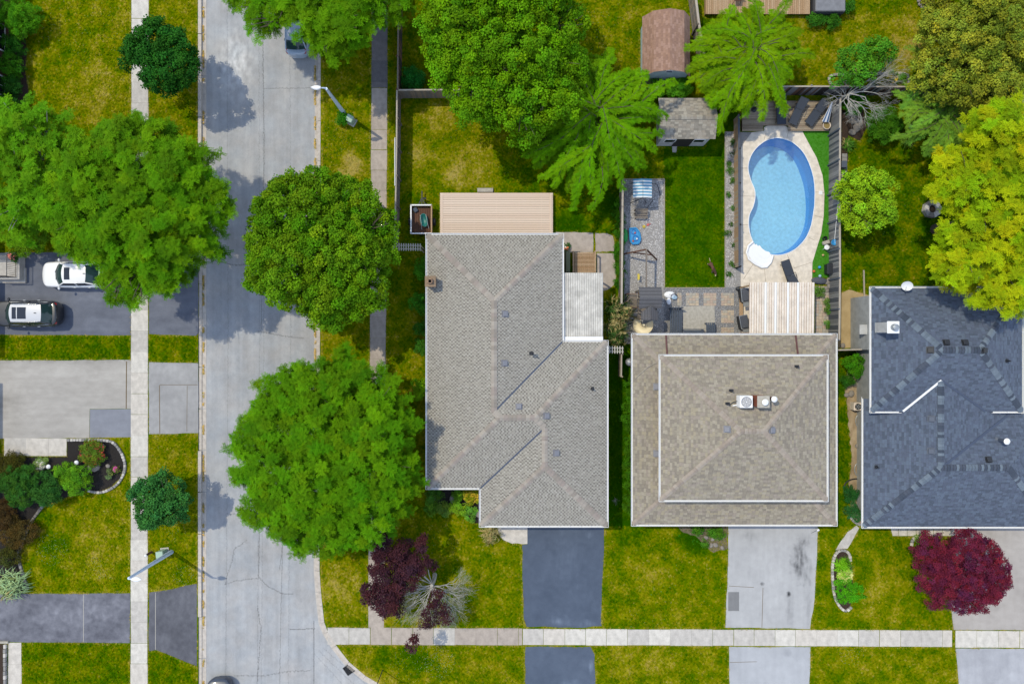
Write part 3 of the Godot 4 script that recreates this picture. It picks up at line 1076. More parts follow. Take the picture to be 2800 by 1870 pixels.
func slate_house() -> void:
	var t := thing("backsplit_house", "house with dark blue-grey shingle roofs at the right edge", "house")
	var yn := 3.5; var ys := 2.6
	var sn := (ALTITUDE - yn) / ALTITUDE / PLAN
	var ss := (ALTITUDE - ys) / ALTITUDE / PLAN
	var a := 984 * sn; var c := -147 * sn; var d := 189.5 * sn; var e := a + 10.25
	var zm := (c + d) * 0.5
	var hn := yn + 1.65
	var N := [Vector3(a, yn, c), Vector3(e, yn, c), Vector3(e, yn, d), Vector3(a, yn, d)]
	var rw := Vector3(a + 3.85, hn, zm); var re := Vector3(a + 6.3, hn, zm)
	# south block: L of two ridges
	var sa := 962 * ss; var su := 505 * ss
	var rz := su - 4.4; var rx := sa + 4.3
	var hs := ys + 1.75
	var sn0 := 155 * ss
	var ee := sa + 13.0
	var kx := sa + 9.8; var kz := 4.95
	var hk := ys + 0.42
	var j := Vector3(rx, hs, rz)
	# where the south ridge runs into the north block's south slope
	var into := d - (hs - yn) / ((hn - yn) / (d - zm))
	var gn := Vector3(rx, hs, into)
	var W := [Vector3(sa, ys, sn0), Vector3(sa, ys, su), Vector3(ee, ys, su)]
	var r2 := Vector3(rx + 4.55, hs, rz)
	var wn := Vector3(rx, hs, sn0)
	var south := [[W[1], W[0], wn, j], [W[1], W[2], r2, j], [j, wn, Vector3(kx, hk, kz - 0.9), Vector3(kx, hk, kz)], [r2, j, Vector3(kx, hk, kz), Vector3(ee, hk, kz)], [W[2], Vector3(ee, ys, kz), r2]]
	south[2] = [wn, j, Vector3(kx, hk, kz), Vector3(kx, hk, sn0)]
	south[3] = [j, r2, Vector3(r2.x + 4.0, hk, kz), Vector3(kx, hk, kz)]
	south[4] = [r2, W[2], Vector3(r2.x + 4.0, hk, kz)]
	# small cricket gable over the north block's slope
	var k0 := rx - (hs - yn) / ((hs - ys) / (rx - sa)) 
	var k1 := rx + (hs - yn) / ((hs - hk) / (kx - rx))
	var gable := [[Vector3(rx, hs, d), gn, Vector3(k0, yn, d)], [Vector3(rx, hs, d), gn, Vector3(k1, yn, d)]]
	var north := [[N[0], N[1], re, rw], [N[1], N[2], re], [N[2], N[3], rw, re], [N[3], N[0], rw]]
	var ins := 0.75
	wall_box(t, a + ins, c + 0.5, e - ins, d - 0.3, yn - 0.02, M.grey_siding)
	wall_box(t, sa + 0.85, d - 0.3, ee - 0.5, su - 0.5, ys - 0.02, M.grey_siding)
	var hues := shades([[104, 117, 139], [98, 110, 132], [109, 122, 145], [94, 106, 128], [102, 114, 137], [88, 99, 120]])
	var tones := [[0.26, hues], [0.3, hues]]
	var caps_tones := shades([[128, 143, 160], [84, 96, 114], [118, 132, 150], [74, 86, 104]])  # strong light-dark tones also paint in the shading between ribbed caps
	var roof := deck_under(south, t)
	roof.set_meta("label", "lower southern part of the blue-grey roof")
	shingle_roof(roof, south, tones, 0.145, 200, 31, 0.012)
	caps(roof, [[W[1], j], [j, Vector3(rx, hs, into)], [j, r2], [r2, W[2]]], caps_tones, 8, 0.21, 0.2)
	var top := deck_under(north + gable, t)
	top.name = "upper_roof"
	shingle_roof(top, north, tones, 0.145, 260, 32, 0.012)
	shingle_roof(top, gable, tones, 0.145, 0, 33, 0.012)
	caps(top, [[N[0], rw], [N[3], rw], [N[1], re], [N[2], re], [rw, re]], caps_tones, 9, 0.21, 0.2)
	for vl in [[gn, Vector3(k0, yn, d)], [gn, Vector3(k1, yn, d)]]:
		var q := MB.new()
		q.beam(vl[0] + Vector3.UP * 0.03, vl[1] + Vector3.UP * 0.03, 0.14, 0.04)
		part(q, "valley_flashing", M.white_metal if vl[1].x < rx else M.flashing, top)
	var q := MB.new()
	q.beam(j + Vector3.UP * 0.02, Vector3(kx, hk + 0.03, kz), 0.17, 0.04)
	part(q, "valley_flashing", M.flashing, roof)
	gutter(t, [[N[0], true, 1], [N[1], true, 1], [N[2], false], [N[3], true, 1]], M.white_metal, 1.1)
	gutter(t, [[N[2], true, 1], [Vector3(k1 + 0.6, yn, d), false]], M.white_metal, 1.1)
	gutter(t, [[Vector3(k0 - 0.2, yn, d), true, 1], [N[3], false]], M.white_metal, 1.1)
	gutter(t, [[W[2], true, 1], [W[1], true, 1], [W[0], false]], M.white_metal, 1.2)
	var s := MB.new()
	s.box(Vector3((a + e) * 0.5, yn - 0.11, zm), Vector3(e - a, 0.03, d - c))
	s.box(Vector3((sa + ee) * 0.5, ys - 0.11, (d + su) * 0.5), Vector3(ee - sa, 0.03, su - d))
	part(s, "soffit", M.white_metal, t)
	var pn := (hn - yn) / (d - zm)
	var pw := (hn - yn) / 3.85
	for v in [[2587, 937, 0], [2638, 937, 0], [2546, 957, 1], [2686, 958, 2]]:
		var w := at(v[0], v[1], 4.9)
		var nn: Vector3 = [Vector3(0, 1, -pn), Vector3(-pw, 1, 0), Vector3(pw, 1, 0)][v[2]].normalized()
		var hh: float = [yn + (w.z - c) * pn, yn + (w.x - a) * pw, yn + (e - w.x) * pw][v[2]]
		vent(t, Vector3(w.x, hh, w.z), nn, M.black_plastic, 0.33)
	var p1 := (hs - ys) / (rx - sa)
	for v in [[2547, 1145], [2546, 1233]]:
		var w := at(v[0], v[1], 4.1)
		vent(t, Vector3(w.x, ys + (w.x - sa) * p1, w.z), Vector3(-p1, 1, 0).normalized(), M.slate_metal, 0.33)
	var p4 := (hs - hk) / (rz - kz)
	var w4 := at(2700, 1256, 4.0)
	vent(t, Vector3(w4.x, hs - (rz - w4.z) * p4, w4.z), Vector3(0, 1, -p4).normalized(), M.black_plastic, 0.33)
	w4 = at(2735, 1203, 3.8)
	pipe_vent(t, Vector3(w4.x, hs - (rz - w4.z) * p4, w4.z), 0.75, 0.12, M.slate_metal, true)
	w4 = at(2760, 987, 4.4)
	pipe_vent(t, Vector3(w4.x, yn + (e - w4.x) * pw, w4.z), 0.4, 0.05, M.black_plastic)
	w4 = at(2398, 1277, 2.9)
	pipe_vent(t, Vector3(w4.x, ys + (w4.x - sa) * p1, w4.z), 0.3, 0.05, M.black_plastic)
	# white-clad chimney
	w4 = at(2404, 896, 3.9)
	var o := Vector3(w4.x + 0.25, yn + (w4.x - a) * pw, w4.z)
	var k := MB.new()
	k.box(o + Vector3(0, 0.7, 0), Vector3(0.68, 1.7, 0.68), Basis(), 0.012)
	var st := part(k, "chimney", M.white_siding, t)
	k = MB.new()
	k.box(o + Vector3(0, 1.58, 0), Vector3(0.8, 0.08, 0.8), Basis(), 0.02)
	part(k, "chimney_cap", M.white_metal, st)
	k = MB.new()
	k.lathe(o + Vector3(0.02, 1.62, 0.0), [Vector2(0.22, 0), Vector2(0.22, 0.1), Vector2(0.14, 0.12), Vector2(0.14, 0.24), Vector2(0.2, 0.26), Vector2(0.2, 0.3), Vector2(0.001, 0.34)], 16)
	part(k, "rain_cap", M.galvanised, st)
	# side entry bay on the west wall, with clapboards
	k = MB.new()
	var x0 := a + ins
	var z0 := at(0, 815, 0).z; var z1 := at(0, 955, 0).z
	k.box(Vector3(x0 - 0.22, 1.3, (z0 + z1) * 0.5), Vector3(0.44, 2.6, z1 - z0), Basis(), 0.01)
	var bay := part(k, "bay_wall", M.grey_siding, t)
	for i in 14:
		k = MB.new()
		k.box(Vector3(x0 - 0.447, 0.15 + 0.18 * i, (z0 + z1) * 0.5), Vector3(0.02, 0.16, z1 - z0), Basis(Vector3.FORWARD, 0.06))
		part(k, "clapboard", M.grey_siding, bay)
	k = MB.new()
	k.beam(Vector3(x0 - 0.9, 2.2, at(0, 901, 2.2).z), Vector3(x0, 2.45, at(0, 901, 2.2).z), 0.68, 0.08, 0.02)
	part(k, "door_canopy", M.white_siding, t)
	# satellite dish on the eave
	var ds := thing("satellite_dish", "round grey satellite dish at the edge of the blue-grey roof", "satellite dish", Vector3(at(2478, 787, 3.9).x, yn, c - 0.1))
	k = MB.new()
	k.tube([Vector3(0, -0.15, 0.12), Vector3(0, 0.3, 0), Vector3(0, 0.55, -0.05)], [0.025, 0.025, 0.025], 7)
	part(k, "mast", M.galvanised, ds)
	k = MB.new()
	k.lathe(Vector3.ZERO, [Vector2(0.001, 0.0), Vector2(0.15, 0.02), Vector2(0.27, 0.06), Vector2(0.35, 0.11), Vector2(0.352, 0.1), Vector2(0.27, 0.045), Vector2(0.001, -0.015)], 24)
	put(k.mesh(), "dish", M.white_metal, ds, Transform3D(Basis(Vector3(0.75, 0, 0.65).normalized(), 0.75), Vector3(0, 0.58, -0.05)))
	k = MB.new()
	k.tube([Vector3(0, 0.5, 0.0), Vector3(-0.1, 0.55, 0.3)], [0.015, 0.015], 6)
	k.box(Vector3(-0.1, 0.57, 0.31), Vector3(0.08, 0.08, 0.1), Basis(), 0.015)
	part(k, "receiver_arm", M.galvanised, ds)

# neighbours whose walls and eaves stand at the left edge of the view
func edge_house(label: String, px: float, y0: float, y1: float, h: float, m: Material, wins: Array, over := 0.4) -> void:
	var t := thing("brick_house", label, "house")
	var x := at(px, 0).x
	var z0 := at(0, y0).z
	var z1 := at(0, y1).z
	wall_box(t, x - 9.0, z0, x, z1, h, m)
	for w in wins:
		var zc := at(0, w[0]).z
		var wd: float = w[1] / PLAN
		var b := MB.new()
		for s in [-1.0, 1.0]:
			b.box(Vector3(x + 0.02, 1.1, zc + s * wd * 0.5), Vector3(0.09, 1.3, 0.09), Basis(), 0.01)
			b.box(Vector3(x + 0.02, 1.1 + s * 0.62, zc), Vector3(0.09, 0.09, wd + 0.06), Basis(), 0.01)
		b.box(Vector3(x + 0.015, 1.1, zc), Vector3(0.06, 1.2, 0.05))
		var f := part(b, "window", M.white_metal, t)
		b = MB.new()
		b.box(Vector3(x + 0.006, 1.1, zc), Vector3(0.02, 1.22, wd))
		part(b, "pane", M.dark_glass, f)
	var e := over
	var p := [Vector3(x + e, h, z0 - e), Vector3(x + e, h, z1 + e), Vector3(x - 9 - e, h, z1 + e), Vector3(x - 9 - e, h, z0 - e)]
	var r0 := Vector3(x - 4.5, h + 1.7, z0 + 4.0); var r1 := Vector3(x - 4.5, h + 1.7, z1 - 4.0)
	if z1 - z0 < 8.4:
		r0.z = (z0 + z1) * 0.5 - 0.2
		r1.z = (z0 + z1) * 0.5 + 0.2
	deck_under([[p[0], p[1], r1, r0], [p[1], p[2], r1], [p[2], p[3], r0, r1], [p[3], p[0], r0]], t)
	var s := MB.new()
	s.box(Vector3(x - 4.5, h - 0.07, (z0 + z1) * 0.5), Vector3(9 + e * 2, 0.1, z1 - z0 + e * 2))
	part(s, "soffit", M.white_metal, t)

# ---------------------------------------------------------------- ground, paving, fences, pool
var dry_zones := [[0, 0, 541, 340, 0.62], [0, 918, 541, 990, 0.34], [0, 1190, 541, 1625, 0.6], [0, 1755, 541, 1870, 0.42], [878, 0, 1100, 480, 0.62], [878, 850, 1170, 1720, 0.6], [1060, 0, 1170, 260, 0.5], [1095, 285, 1500, 520, 0.6], [1350, 400, 1700, 640, 0.38], [1540, 0, 1920, 200, 0.58], [1920, 40, 2080, 230, 0.34], [2080, 40, 2800, 235, 0.66], [1818, 380, 1984, 790, 0.15], [1956, 270, 2020, 380, 0.12], [2195, 355, 2272, 760, -0.6], [2300, 280, 2800, 800, 0.36], [1660, 930, 1735, 1445, 0.02], [1170, 1340, 1440, 1720, 0.56], [1640, 1440, 2000, 1720, 0.52], [2210, 1440, 2620, 1725, 0.48], [1000, 1760, 2800, 1880, 0.58], [2284, 980, 2360, 1440, 0.3]]
var patches := [[1200, 310, 60, 0.35], [1150, 420, 45, 0.45], [1300, 450, 90, 0.3], [1240, 480, 40, 0.4], [960, 460, 50, 0.6], [900, 240, 40, 0.2], [930, 1600, 70, 0.4], [910, 1480, 40, 0.35], [1010, 1850, 110, 0.3], [2500, 90, 80, 0.25], [2480, 150, 60, 0.3], [250, 250, 110, 0.2], [180, 150, 80, -0.12], [1900, 1470, 60, -0.6], [1780, 1580, 70, 0.25], [1860, 1700, 60, 0.15], [2400, 1640, 90, 0.25], [2430, 1560, 60, 0.15], [260, 1500, 90, 0.2], [150, 1500, 60, -0.3], [120, 1420, 50, -0.2], [1450, 560, 60, -0.3], [1560, 620, 60, -0.4], [1670, 560, 50, -0.5], [1690, 700, 40, -0.6], [1050, 1800, 50, -0.4], [1130, 1800, 60, -0.45], [1560, 1800, 50, -0.2], [1720, 1460, 60, -0.2], [2600, 620, 120, -0.2], [2400, 700, 80, 0.05], [60, 940, 60, 0.2], [460, 955, 45, 0.3], [450, 1260, 40, 0.2], [1700, 1800, 60, 0.2], [1800, 1820, 50, 0.25], [470, 200, 60, 0.2]]

func dryness(px: float, py: float) -> float:
	var d := 0.5
	for z in dry_zones:
		if px >= z[0] and px < z[2] and py >= z[1] and py < z[3]:
			d = z[4]
	if d < -0.3:
		return d
	for q in patches:
		var w: float = Vector2(px - q[0], py - q[1]).length() / q[2]
		if w < 1.0:
			d += q[3] * (1.0 - w * w)
	var n := noise.get_noise_2d(px * 0.9, py * 0.9)
	var m := fine_noise.get_noise_2d(px * 1.7, py * 1.7)
	return d - 0.05 + n * (0.42 if d > 0.2 else 0.26) + m * (0.5 if d > 0.2 else 0.26)

var grass_steps := []
var dry_map := PackedFloat32Array()

func grass_color(d: float) -> Color:
	var f := clampf(d, 0.0, 1.199) / 0.3
	var i := int(f)
	return grass_steps[i].lerp(grass_steps[i + 1], f - i)

func ground() -> void:
	grass_steps = [base(48, 96, 0), base(86, 124, 0), base(130, 141, 0), base(168, 162, 22), base(200, 182, 96)]
	# soil and thatch under the grass, mapped on the site plan
	var iw := 740
	var ih := 508
	var bytes := PackedByteArray()
	bytes.resize(iw * ih * 3)
	dry_map.resize(iw * ih)
	for j in ih:
		for i in iw:
			var px := -80.0 + (i + 0.5) * 2960.0 / iw
			var py := -80.0 + (j + 0.5) * 2030.0 / ih
			var d := dryness(px, py)
			dry_map[j * iw + i] = d
			var c := Color(0.028, 0.11, 0.012) if d < -0.3 else grass_color(d + 0.05)
			c = (c * 0.85).linear_to_srgb()
			var k := (j * iw + i) * 3
			bytes[k] = int(clampf(c.r, 0, 1) * 255)
			bytes[k + 1] = int(clampf(c.g, 0, 1) * 255)
			bytes[k + 2] = int(clampf(c.b, 0, 1) * 255)
	var tm := StandardMaterial3D.new()
	tm.albedo_texture = ImageTexture.create_from_image(Image.create_from_data(iw, ih, false, Image.FORMAT_RGB8, bytes))
	tm.roughness = 1.0
	tm.specular_mode = BaseMaterial3D.SPECULAR_DISABLED
	var lr := Rect2(-80, -80, 2960, 2030)
	var earth := MB.new()
	earth.prism(PackedVector2Array([Vector2(-400, -400), Vector2(400, -400), Vector2(400, 400), Vector2(-400, 400)]), -2.6, -2.4)
	setting(earth, "ground", M.soil)
	# lawns either side of the street, raised above the roadway
	sheet([[541, -3000], [541, 5000], [-9000, 5000], [-9000, -3000]], 0.0, "lawn", tm, null, false, -2.5, lr)
	var kerb_in := [[877, -3000], [877, 0], [875, 800], [873, 1475], [873, 1561], [877, 1620], [881, 1657], [886, 1702], [894, 1724], [919, 1765], [954, 1810], [999, 1848], [1040, 1872], [1120, 1900], [1250, 1915], [9000, 1915], [9000, -3000]]
	# the pool is a hole in the east lawn, so that lawn is laid in pieces around it
	var hole := [[2036, 365], [2240, 365], [2240, 735], [2036, 735]]
	sheet(kerb_in.slice(0, 4) + [[873, 1500], [2036, 1500], [2036, -3000]], 0.0, "lawn", tm, null, false, -2.5, lr)
	sheet([[2036, -3000], [2036, 365], [2240, 365], [2240, -3000]], 0.0, "lawn", tm, null, false, -2.5, lr)
	sheet([[2036, 735], [2036, 1500], [2240, 1500], [2240, 735]], 0.0, "lawn", tm, null, false, -2.5, lr)
	sheet([[2240, -3000], [2240, 1500], [9000, 1500], [9000, -3000]], 0.0, "lawn", tm, null, false, -2.5, lr)
	sheet([[873, 1500]] + kerb_in.slice(4, 16) + [[9000, 1500]], 0.0, "lawn", tm, null, false, -2.5, lr)
	block(flat([[541, -100], [880, -100], [878, 900], [875, 1561], [884, 1657], [894, 1710], [925, 1768], [960, 1812], [1005, 1850], [1050, 1880], [541, 2000]]))
	street()
	walks()
	drives()

func street() -> void:
	# worn asphalt: long streaks, pale dusty patches, tar seams and cracks
	var iw := 400
	var ih := 1000
	var x0 := 545.0
	var x1 := 1105.0
	var y0 := -60.0
	var y1 := 1960.0
	var f1 := FastNoiseLite.new(); f1.seed = 3; f1.frequency = 0.02; f1.fractal_octaves = 4
	var f2 := FastNoiseLite.new(); f2.seed = 9; f2.frequency = 0.35; f2.fractal_octaves = 2
	var img := Image.create(iw, ih, false, Image.FORMAT_RGB8)
	for j in ih:
		for i in iw:
			var px := x0 + (i + 0.5) * (x1 - x0) / iw
			var py := y0 + (j + 0.5) * (y1 - y0) / ih
			var v := 178.0
			v += 9.0 * f1.get_noise_2d(px * 2.4, py * 0.1) + 12.0 * f1.get_noise_2d(px * 0.7, py * 0.5) + 8.0 * f1.get_noise_2d(px * 2.2, py * 2.0) + 9.0 * f2.get_noise_2d(px * 7.0, py * 7.0)
			var w := Vector2((px - 640) / 70.0, (py - 170) / 130.0).length()
			if w < 1.0:
				v += (1.0 - w) * 62.0 * (0.55 + 0.9 * f1.get_noise_2d(px * 2.5 + 90, py * 1.6))
			if px > 856 and py > 1700:
				v += 7.0
			var warm := 4.0 * f1.get_noise_2d(px * 0.6 + 500, py * 0.6)
			img.set_pixel(i, j, Color((v - 2 + warm) / 255.0, v / 255.0, (v + 4 - warm) / 255.0))
	var crack := func(pts: Array, dark: float, wob: float) -> void:
		for k in pts.size() - 1:
			var a := Vector2(pts[k][0], pts[k][1])
			var b := Vector2(pts[k + 1][0], pts[k + 1][1])
			var n := int(a.distance_to(b) / 1.2) + 1
			for s in n:
				var q := a.lerp(b, float(s) / n)
				q += Vector2(f1.get_noise_2d(q.x * 6, q.y * 6), f1.get_noise_2d(q.y * 6, q.x * 6)) * wob
				var i := int((q.x - x0) / (x1 - x0) * iw)
				var j := int((q.y - y0) / (y1 - y0) * ih)
				if i >= 0 and j >= 0 and i < iw and j < ih:
					img.set_pixel(i, j, img.get_pixel(i, j) * dark)
	for x in [618, 705, 716, 790]:
		crack.call([[x, -50], [x + 3, 900], [x - 4, 1900]], 0.93, 3.0)
	crack.call([[711, 1370], [706, 1480], [705, 1580], [730, 1605], [770, 1625], [800, 1626]], 0.8, 2.0)
	crack.call([[612, 1600], [640, 1590], [705, 1582]], 0.82, 4.0)
	crack.call([[612, 1600], [630, 1540], [640, 1500], [672, 1480]], 0.84, 4.0)
	crack.call([[620, 1407], [660, 1407], [700, 1430]], 0.82, 3.0)
	crack.call([[640, 1850], [720, 1850], [790, 1838], [850, 1836]], 0.82, 4.0)
	crack.call([[700, 1660], [712, 1720], [700, 1870]], 0.8, 4.0)
	crack.call([[856, 1700], [856, 1950]], 0.72, 0.5)
	crack.call([[790, 1723], [860, 1721]], 0.75, 2.0)
	crack.call([[762, 1560], [770, 1490], [765, 1720], [762, 1900]], 0.86, 2.0)
	crack.call([[716, 40], [720, 400], [712, 900]], 0.85, 2.0)
	crack.call([[710, 720], [640, 725], [600, 715]], 0.75, 3.0)
	crack.call([[700, 905], [770, 918], [830, 925]], 0.8, 2.0)
	crack.call([[720, 240], [860, 238]], 0.85, 2.0)
	for k in 4:
		crack.call([[858 + k * 12, 1790 - k * 8], [960 + k * 26, 1900 - k * 8]], 0.92, 3.0)
	var m := StandardMaterial3D.new()
	m.albedo_texture = ImageTexture.create_from_image(img)
	var k := base(255, 255, 255)
	m.albedo_color = Color(k.r, k.g, k.b).linear_to_srgb()
	m.roughness = 0.9
	var tr := Rect2(x0, y0, x1 - x0, y1 - y0)
	sheet([[540, -3000], [540, 5000], [9000, 5000], [9000, 1900], [1100, 1890], [878, 1700], [878, -3000]], -0.12, "road", m, null, false, -2.5, tr)
	# gutters and kerbs, cast in lengths
	var left := Node3D.new()
	left.name = numbered("kerb")
	add_child(left)
	left.set_meta("kind", "structure")
	var y := -250.0
	while y < 2100.0:
		var low := (y > 640 and y < 1190) or (y > 1590 and y < 1825)
		var b := MB.new()
		b.prism(flat([[540.5, y + 1], [549.5, y + 1], [549.5, y + 113], [540.5, y + 113]]), -0.3, -0.06 if low else 0.02)
		part(b, "kerb_stone", M.kerb, left)
		b = MB.new()
		b.prism(flat([[549.5, y + 1], [561, y + 1], [561, y + 113], [549.5, y + 113]]), -0.3, -0.11)
		part(b, "gutter_slab", M.kerb, left)
		y += 114.0
	var right := Node3D.new()
	right.name = numbered("kerb")
	add_child(right)
	right.set_meta("kind", "structure")
	var inner := [[877, -250], [877, -100], [877, 0], [876.5, 110], [876, 220], [876, 330], [875.5, 440], [875, 550], [875, 660], [875, 770], [874.5, 880], [874, 990], [874, 1100], [873.5, 1210], [873, 1320], [873, 1430], [873, 1500], [873, 1561], [877, 1620], [881, 1657], [886, 1702], [896, 1728], [919, 1765], [954, 1810], [999, 1848], [1040, 1872], [1120, 1900], [1250, 1915], [1500, 1917], [1900, 1917], [2300, 1917], [2900, 1917]]
	for i in inner.size() - 1:
		var p := Vector2(inner[i][0], inner[i][1])
		var q := Vector2(inner[i + 1][0], inner[i + 1][1])
		var pd: Vector2 = (q - Vector2(inner[maxi(0, i - 1)][0], inner[maxi(0, i - 1)][1])).normalized()
		var qd: Vector2 = (Vector2(inner[mini(inner.size() - 1, i + 2)][0], inner[mini(inner.size() - 1, i + 2)][1]) - p).normalized()
		var pn := Vector2(-pd.y, pd.x)
		var qn := Vector2(-qd.y, qd.x)
		var lane := func(w0: float, w1: float) -> PackedVector2Array:
			var e := (q - p).normalized() * 0.5
			var l := []
			for u in [p + pn * w0 + e, q + qn * w0 - e, q + qn * w1 - e, p + pn * w1 + e]:
				l.append([u.x, u.y])
			return flat(l)
		var b := MB.new()
		b.prism(lane.call(0.0, 7.0), -0.3, 0.02)
		part(b, "kerb_stone", M.kerb, right)
		b = MB.new()
		b.prism(lane.call(7.0, 17.0), -0.3, -0.11)
		part(b, "gutter_slab", M.kerb, right)

func slabs(name_: String, a: Vector2, b: Vector2, wide: float, step: float, mats: Array, from: int, top := 0.02, skip := []) -> Node3D:
	var r := RandomNumberGenerator.new()
	r.seed = from
	var o := Node3D.new()
	o.name = numbered(name_)
	add_child(o)
	o.set_meta("kind", "structure")
	var d := (b - a).normalized()
	var n := Vector2(-d.y, d.x)
	var s := 0.0
	var total := a.distance_to(b)
	while s < total:
		var l := minf(step * r.randf_range(0.97, 1.03), total - s)
		var g := 0.16 if r.randf() < 0.72 else 0.8
		var p := a + d * (s + g)
		var q := a + d * (s + l - g)
		s += l
		var gone := false
		for k in skip:
			if (p + q).y * 0.5 > k[0] and (p + q).y * 0.5 < k[1]:
				gone = true
		if gone:
			continue
		var w := wide * 0.5 + r.randf_range(-0.6, 0.6)
		var pts := []
		for u in [p + n * w, q + n * w, q - n * w, p - n * w]:
			pts.append([u.x, u.y])
		var poly := flat(pts)
		var m := MB.new()
		m.prism(poly, -0.1, top + r.randf_range(-0.006, 0.006))
		part(m, "slab", mats[r.randi() % mats.size()], o)
	var e := []
	for u in [a + n * wide * 0.5, b + n * wide * 0.5, b - n * wide * 0.5, a - n * wide * 0.5]:
		e.append([u.x, u.y])
	block(flat(e))
	return o

func walks() -> void:
	slabs("sidewalk", Vector2(382, -120), Vector2(379, 2000), 46, 57, [M.walk_a, M.walk_b, M.walk_c], 1)
	var o := slabs("sidewalk", Vector2(1037, 241), Vector2(1028, 1716), 43, 57, [M.walk_tan, M.walk_tan2], 2)
	slabs("sidewalk", Vector2(1038, -120), Vector2(1037, 240), 43, 57, [M.walk_shaded, M.walk_shaded2], 3)  # shade over this top stretch is put into the slab colour
	slabs("sidewalk", Vector2(895, 1739), Vector2(1428, 1741), 46, 57, [M.walk_tan, M.walk_tan2, M.walk_c], 4)
	slabs("sidewalk", Vector2(1429, 1741), Vector2(2605, 1746), 44, 57, [M.walk_a, M.walk_b, M.walk_a, M.walk_c], 5)
	slabs("sidewalk", Vector2(2613, 1747), Vector2(2920, 1749), 46, 58, [M.walk_b, M.walk_a], 6)
	slabs("footpath", Vector2(10, 1222), Vector2(181, 1223), 48, 60, [M.walk_b, M.walk_c], 7)
	slabs("footpath", Vector2(39, 1757), Vector2(39, 1990), 36, 60, [M.walk_a, M.walk_b], 8)
	sheet(ragged([[1360, 1430], [1442, 1430], [1442, 1487], [1400, 1486], [1376, 1476], [1362, 1460]]), 0.02, "footpath", M.walk_b)
	sheet(ragged([[2343, 1436], [2350, 1444], [2318, 1500], [2286, 1504], [2318, 1455]]), 0.02, "footpath", M.walk_c)
	var f := Node3D.new()
	f.name = numbered("footpath")
	add_child(f)
	f.set_meta("kind", "structure")
	for k in 8:
		var x := 2434.0 + k * 24.0
		sheet([[x + 0.6, 1436], [x + 23.4, 1436], [x + 23.4, 1465], [x + (8.0 if k == 0 else 0.6), 1465]], 0.02, "slab", M.walk_a if k % 3 else M.walk_b, f)

func paving(w: int, h: int, tint: Array, amp: float, streak: Vector2, blots: Array, from: int) -> ImageTexture:
	var f1 := FastNoiseLite.new(); f1.seed = from; f1.frequency = 0.03; f1.fractal_octaves = 4
	var f2 := FastNoiseLite.new(); f2.seed = from + 1; f2.frequency = 0.4
	var img := Image.create(w, h, false, Image.FORMAT_RGB8)
	for j in h:
		for i in w:
			var v: float = amp * (f1.get_noise_2d(i * streak.x, j * streak.y) * 0.55 + f1.get_noise_2d(i * 0.5 + 300, j * 0.5) + 0.7 * f1.get_noise_2d(i * 2.0, j * 2.0 + 99) + 0.6 * f2.get_noise_2d(i * 2.0, j * 2.0))
			for b in blots:
				var d := Vector2((float(i) / w - b[0]) / b[2], (float(j) / h - b[1]) / b[3])
				if b.size() > 5:
					if absf(d.x) < 1.0 and absf(d.y) < 1.0:
						v += b[4]
				else:
					var l := d.length() + 0.5 * f1.get_noise_2d(i * 1.5 + 40, j * 1.5)
					if l < 1.0:
						v += b[4] * (1.0 - l) * (0.7 + 0.8 * f1.get_noise_2d(i * 3.0, j * 0.8))
			img.set_pixel(i, j, Color((tint[0] + v) / 255.0, (tint[1] + v) / 255.0, (tint[2] + v) / 255.0))
	return ImageTexture.create_from_image(img)

func paved(pts: Array, tex: ImageTexture, tr: Rect2, top := 0.012, rough := 0.9, called := "driveway") -> void:
	var m := StandardMaterial3D.new()
	m.albedo_texture = tex
	var k := base(255, 255, 255)
	m.albedo_color = k.linear_to_srgb()
	m.roughness = rough
	sheet(pts, top, called, m, null, true, -0.1, tr)

func strip(pts: Array, w: float, top: float, called: String, m: Material) -> void:
	# a seam or crack line lying on paving
	var b := MB.new()
	for k in pts.size() - 1:
		var p := at(pts[k][0], pts[k][1])
		var q := at(pts[k + 1][0], pts[k + 1][1])
		var s := (q - p).cross(Vector3.UP).normalized() * w * 0.5
		b.quad(p + s + Vector3.UP * top, q + s + Vector3.UP * top, q - s + Vector3.UP * top, p - s + Vector3.UP * top, Vector3.UP)
	setting(b, called, m)

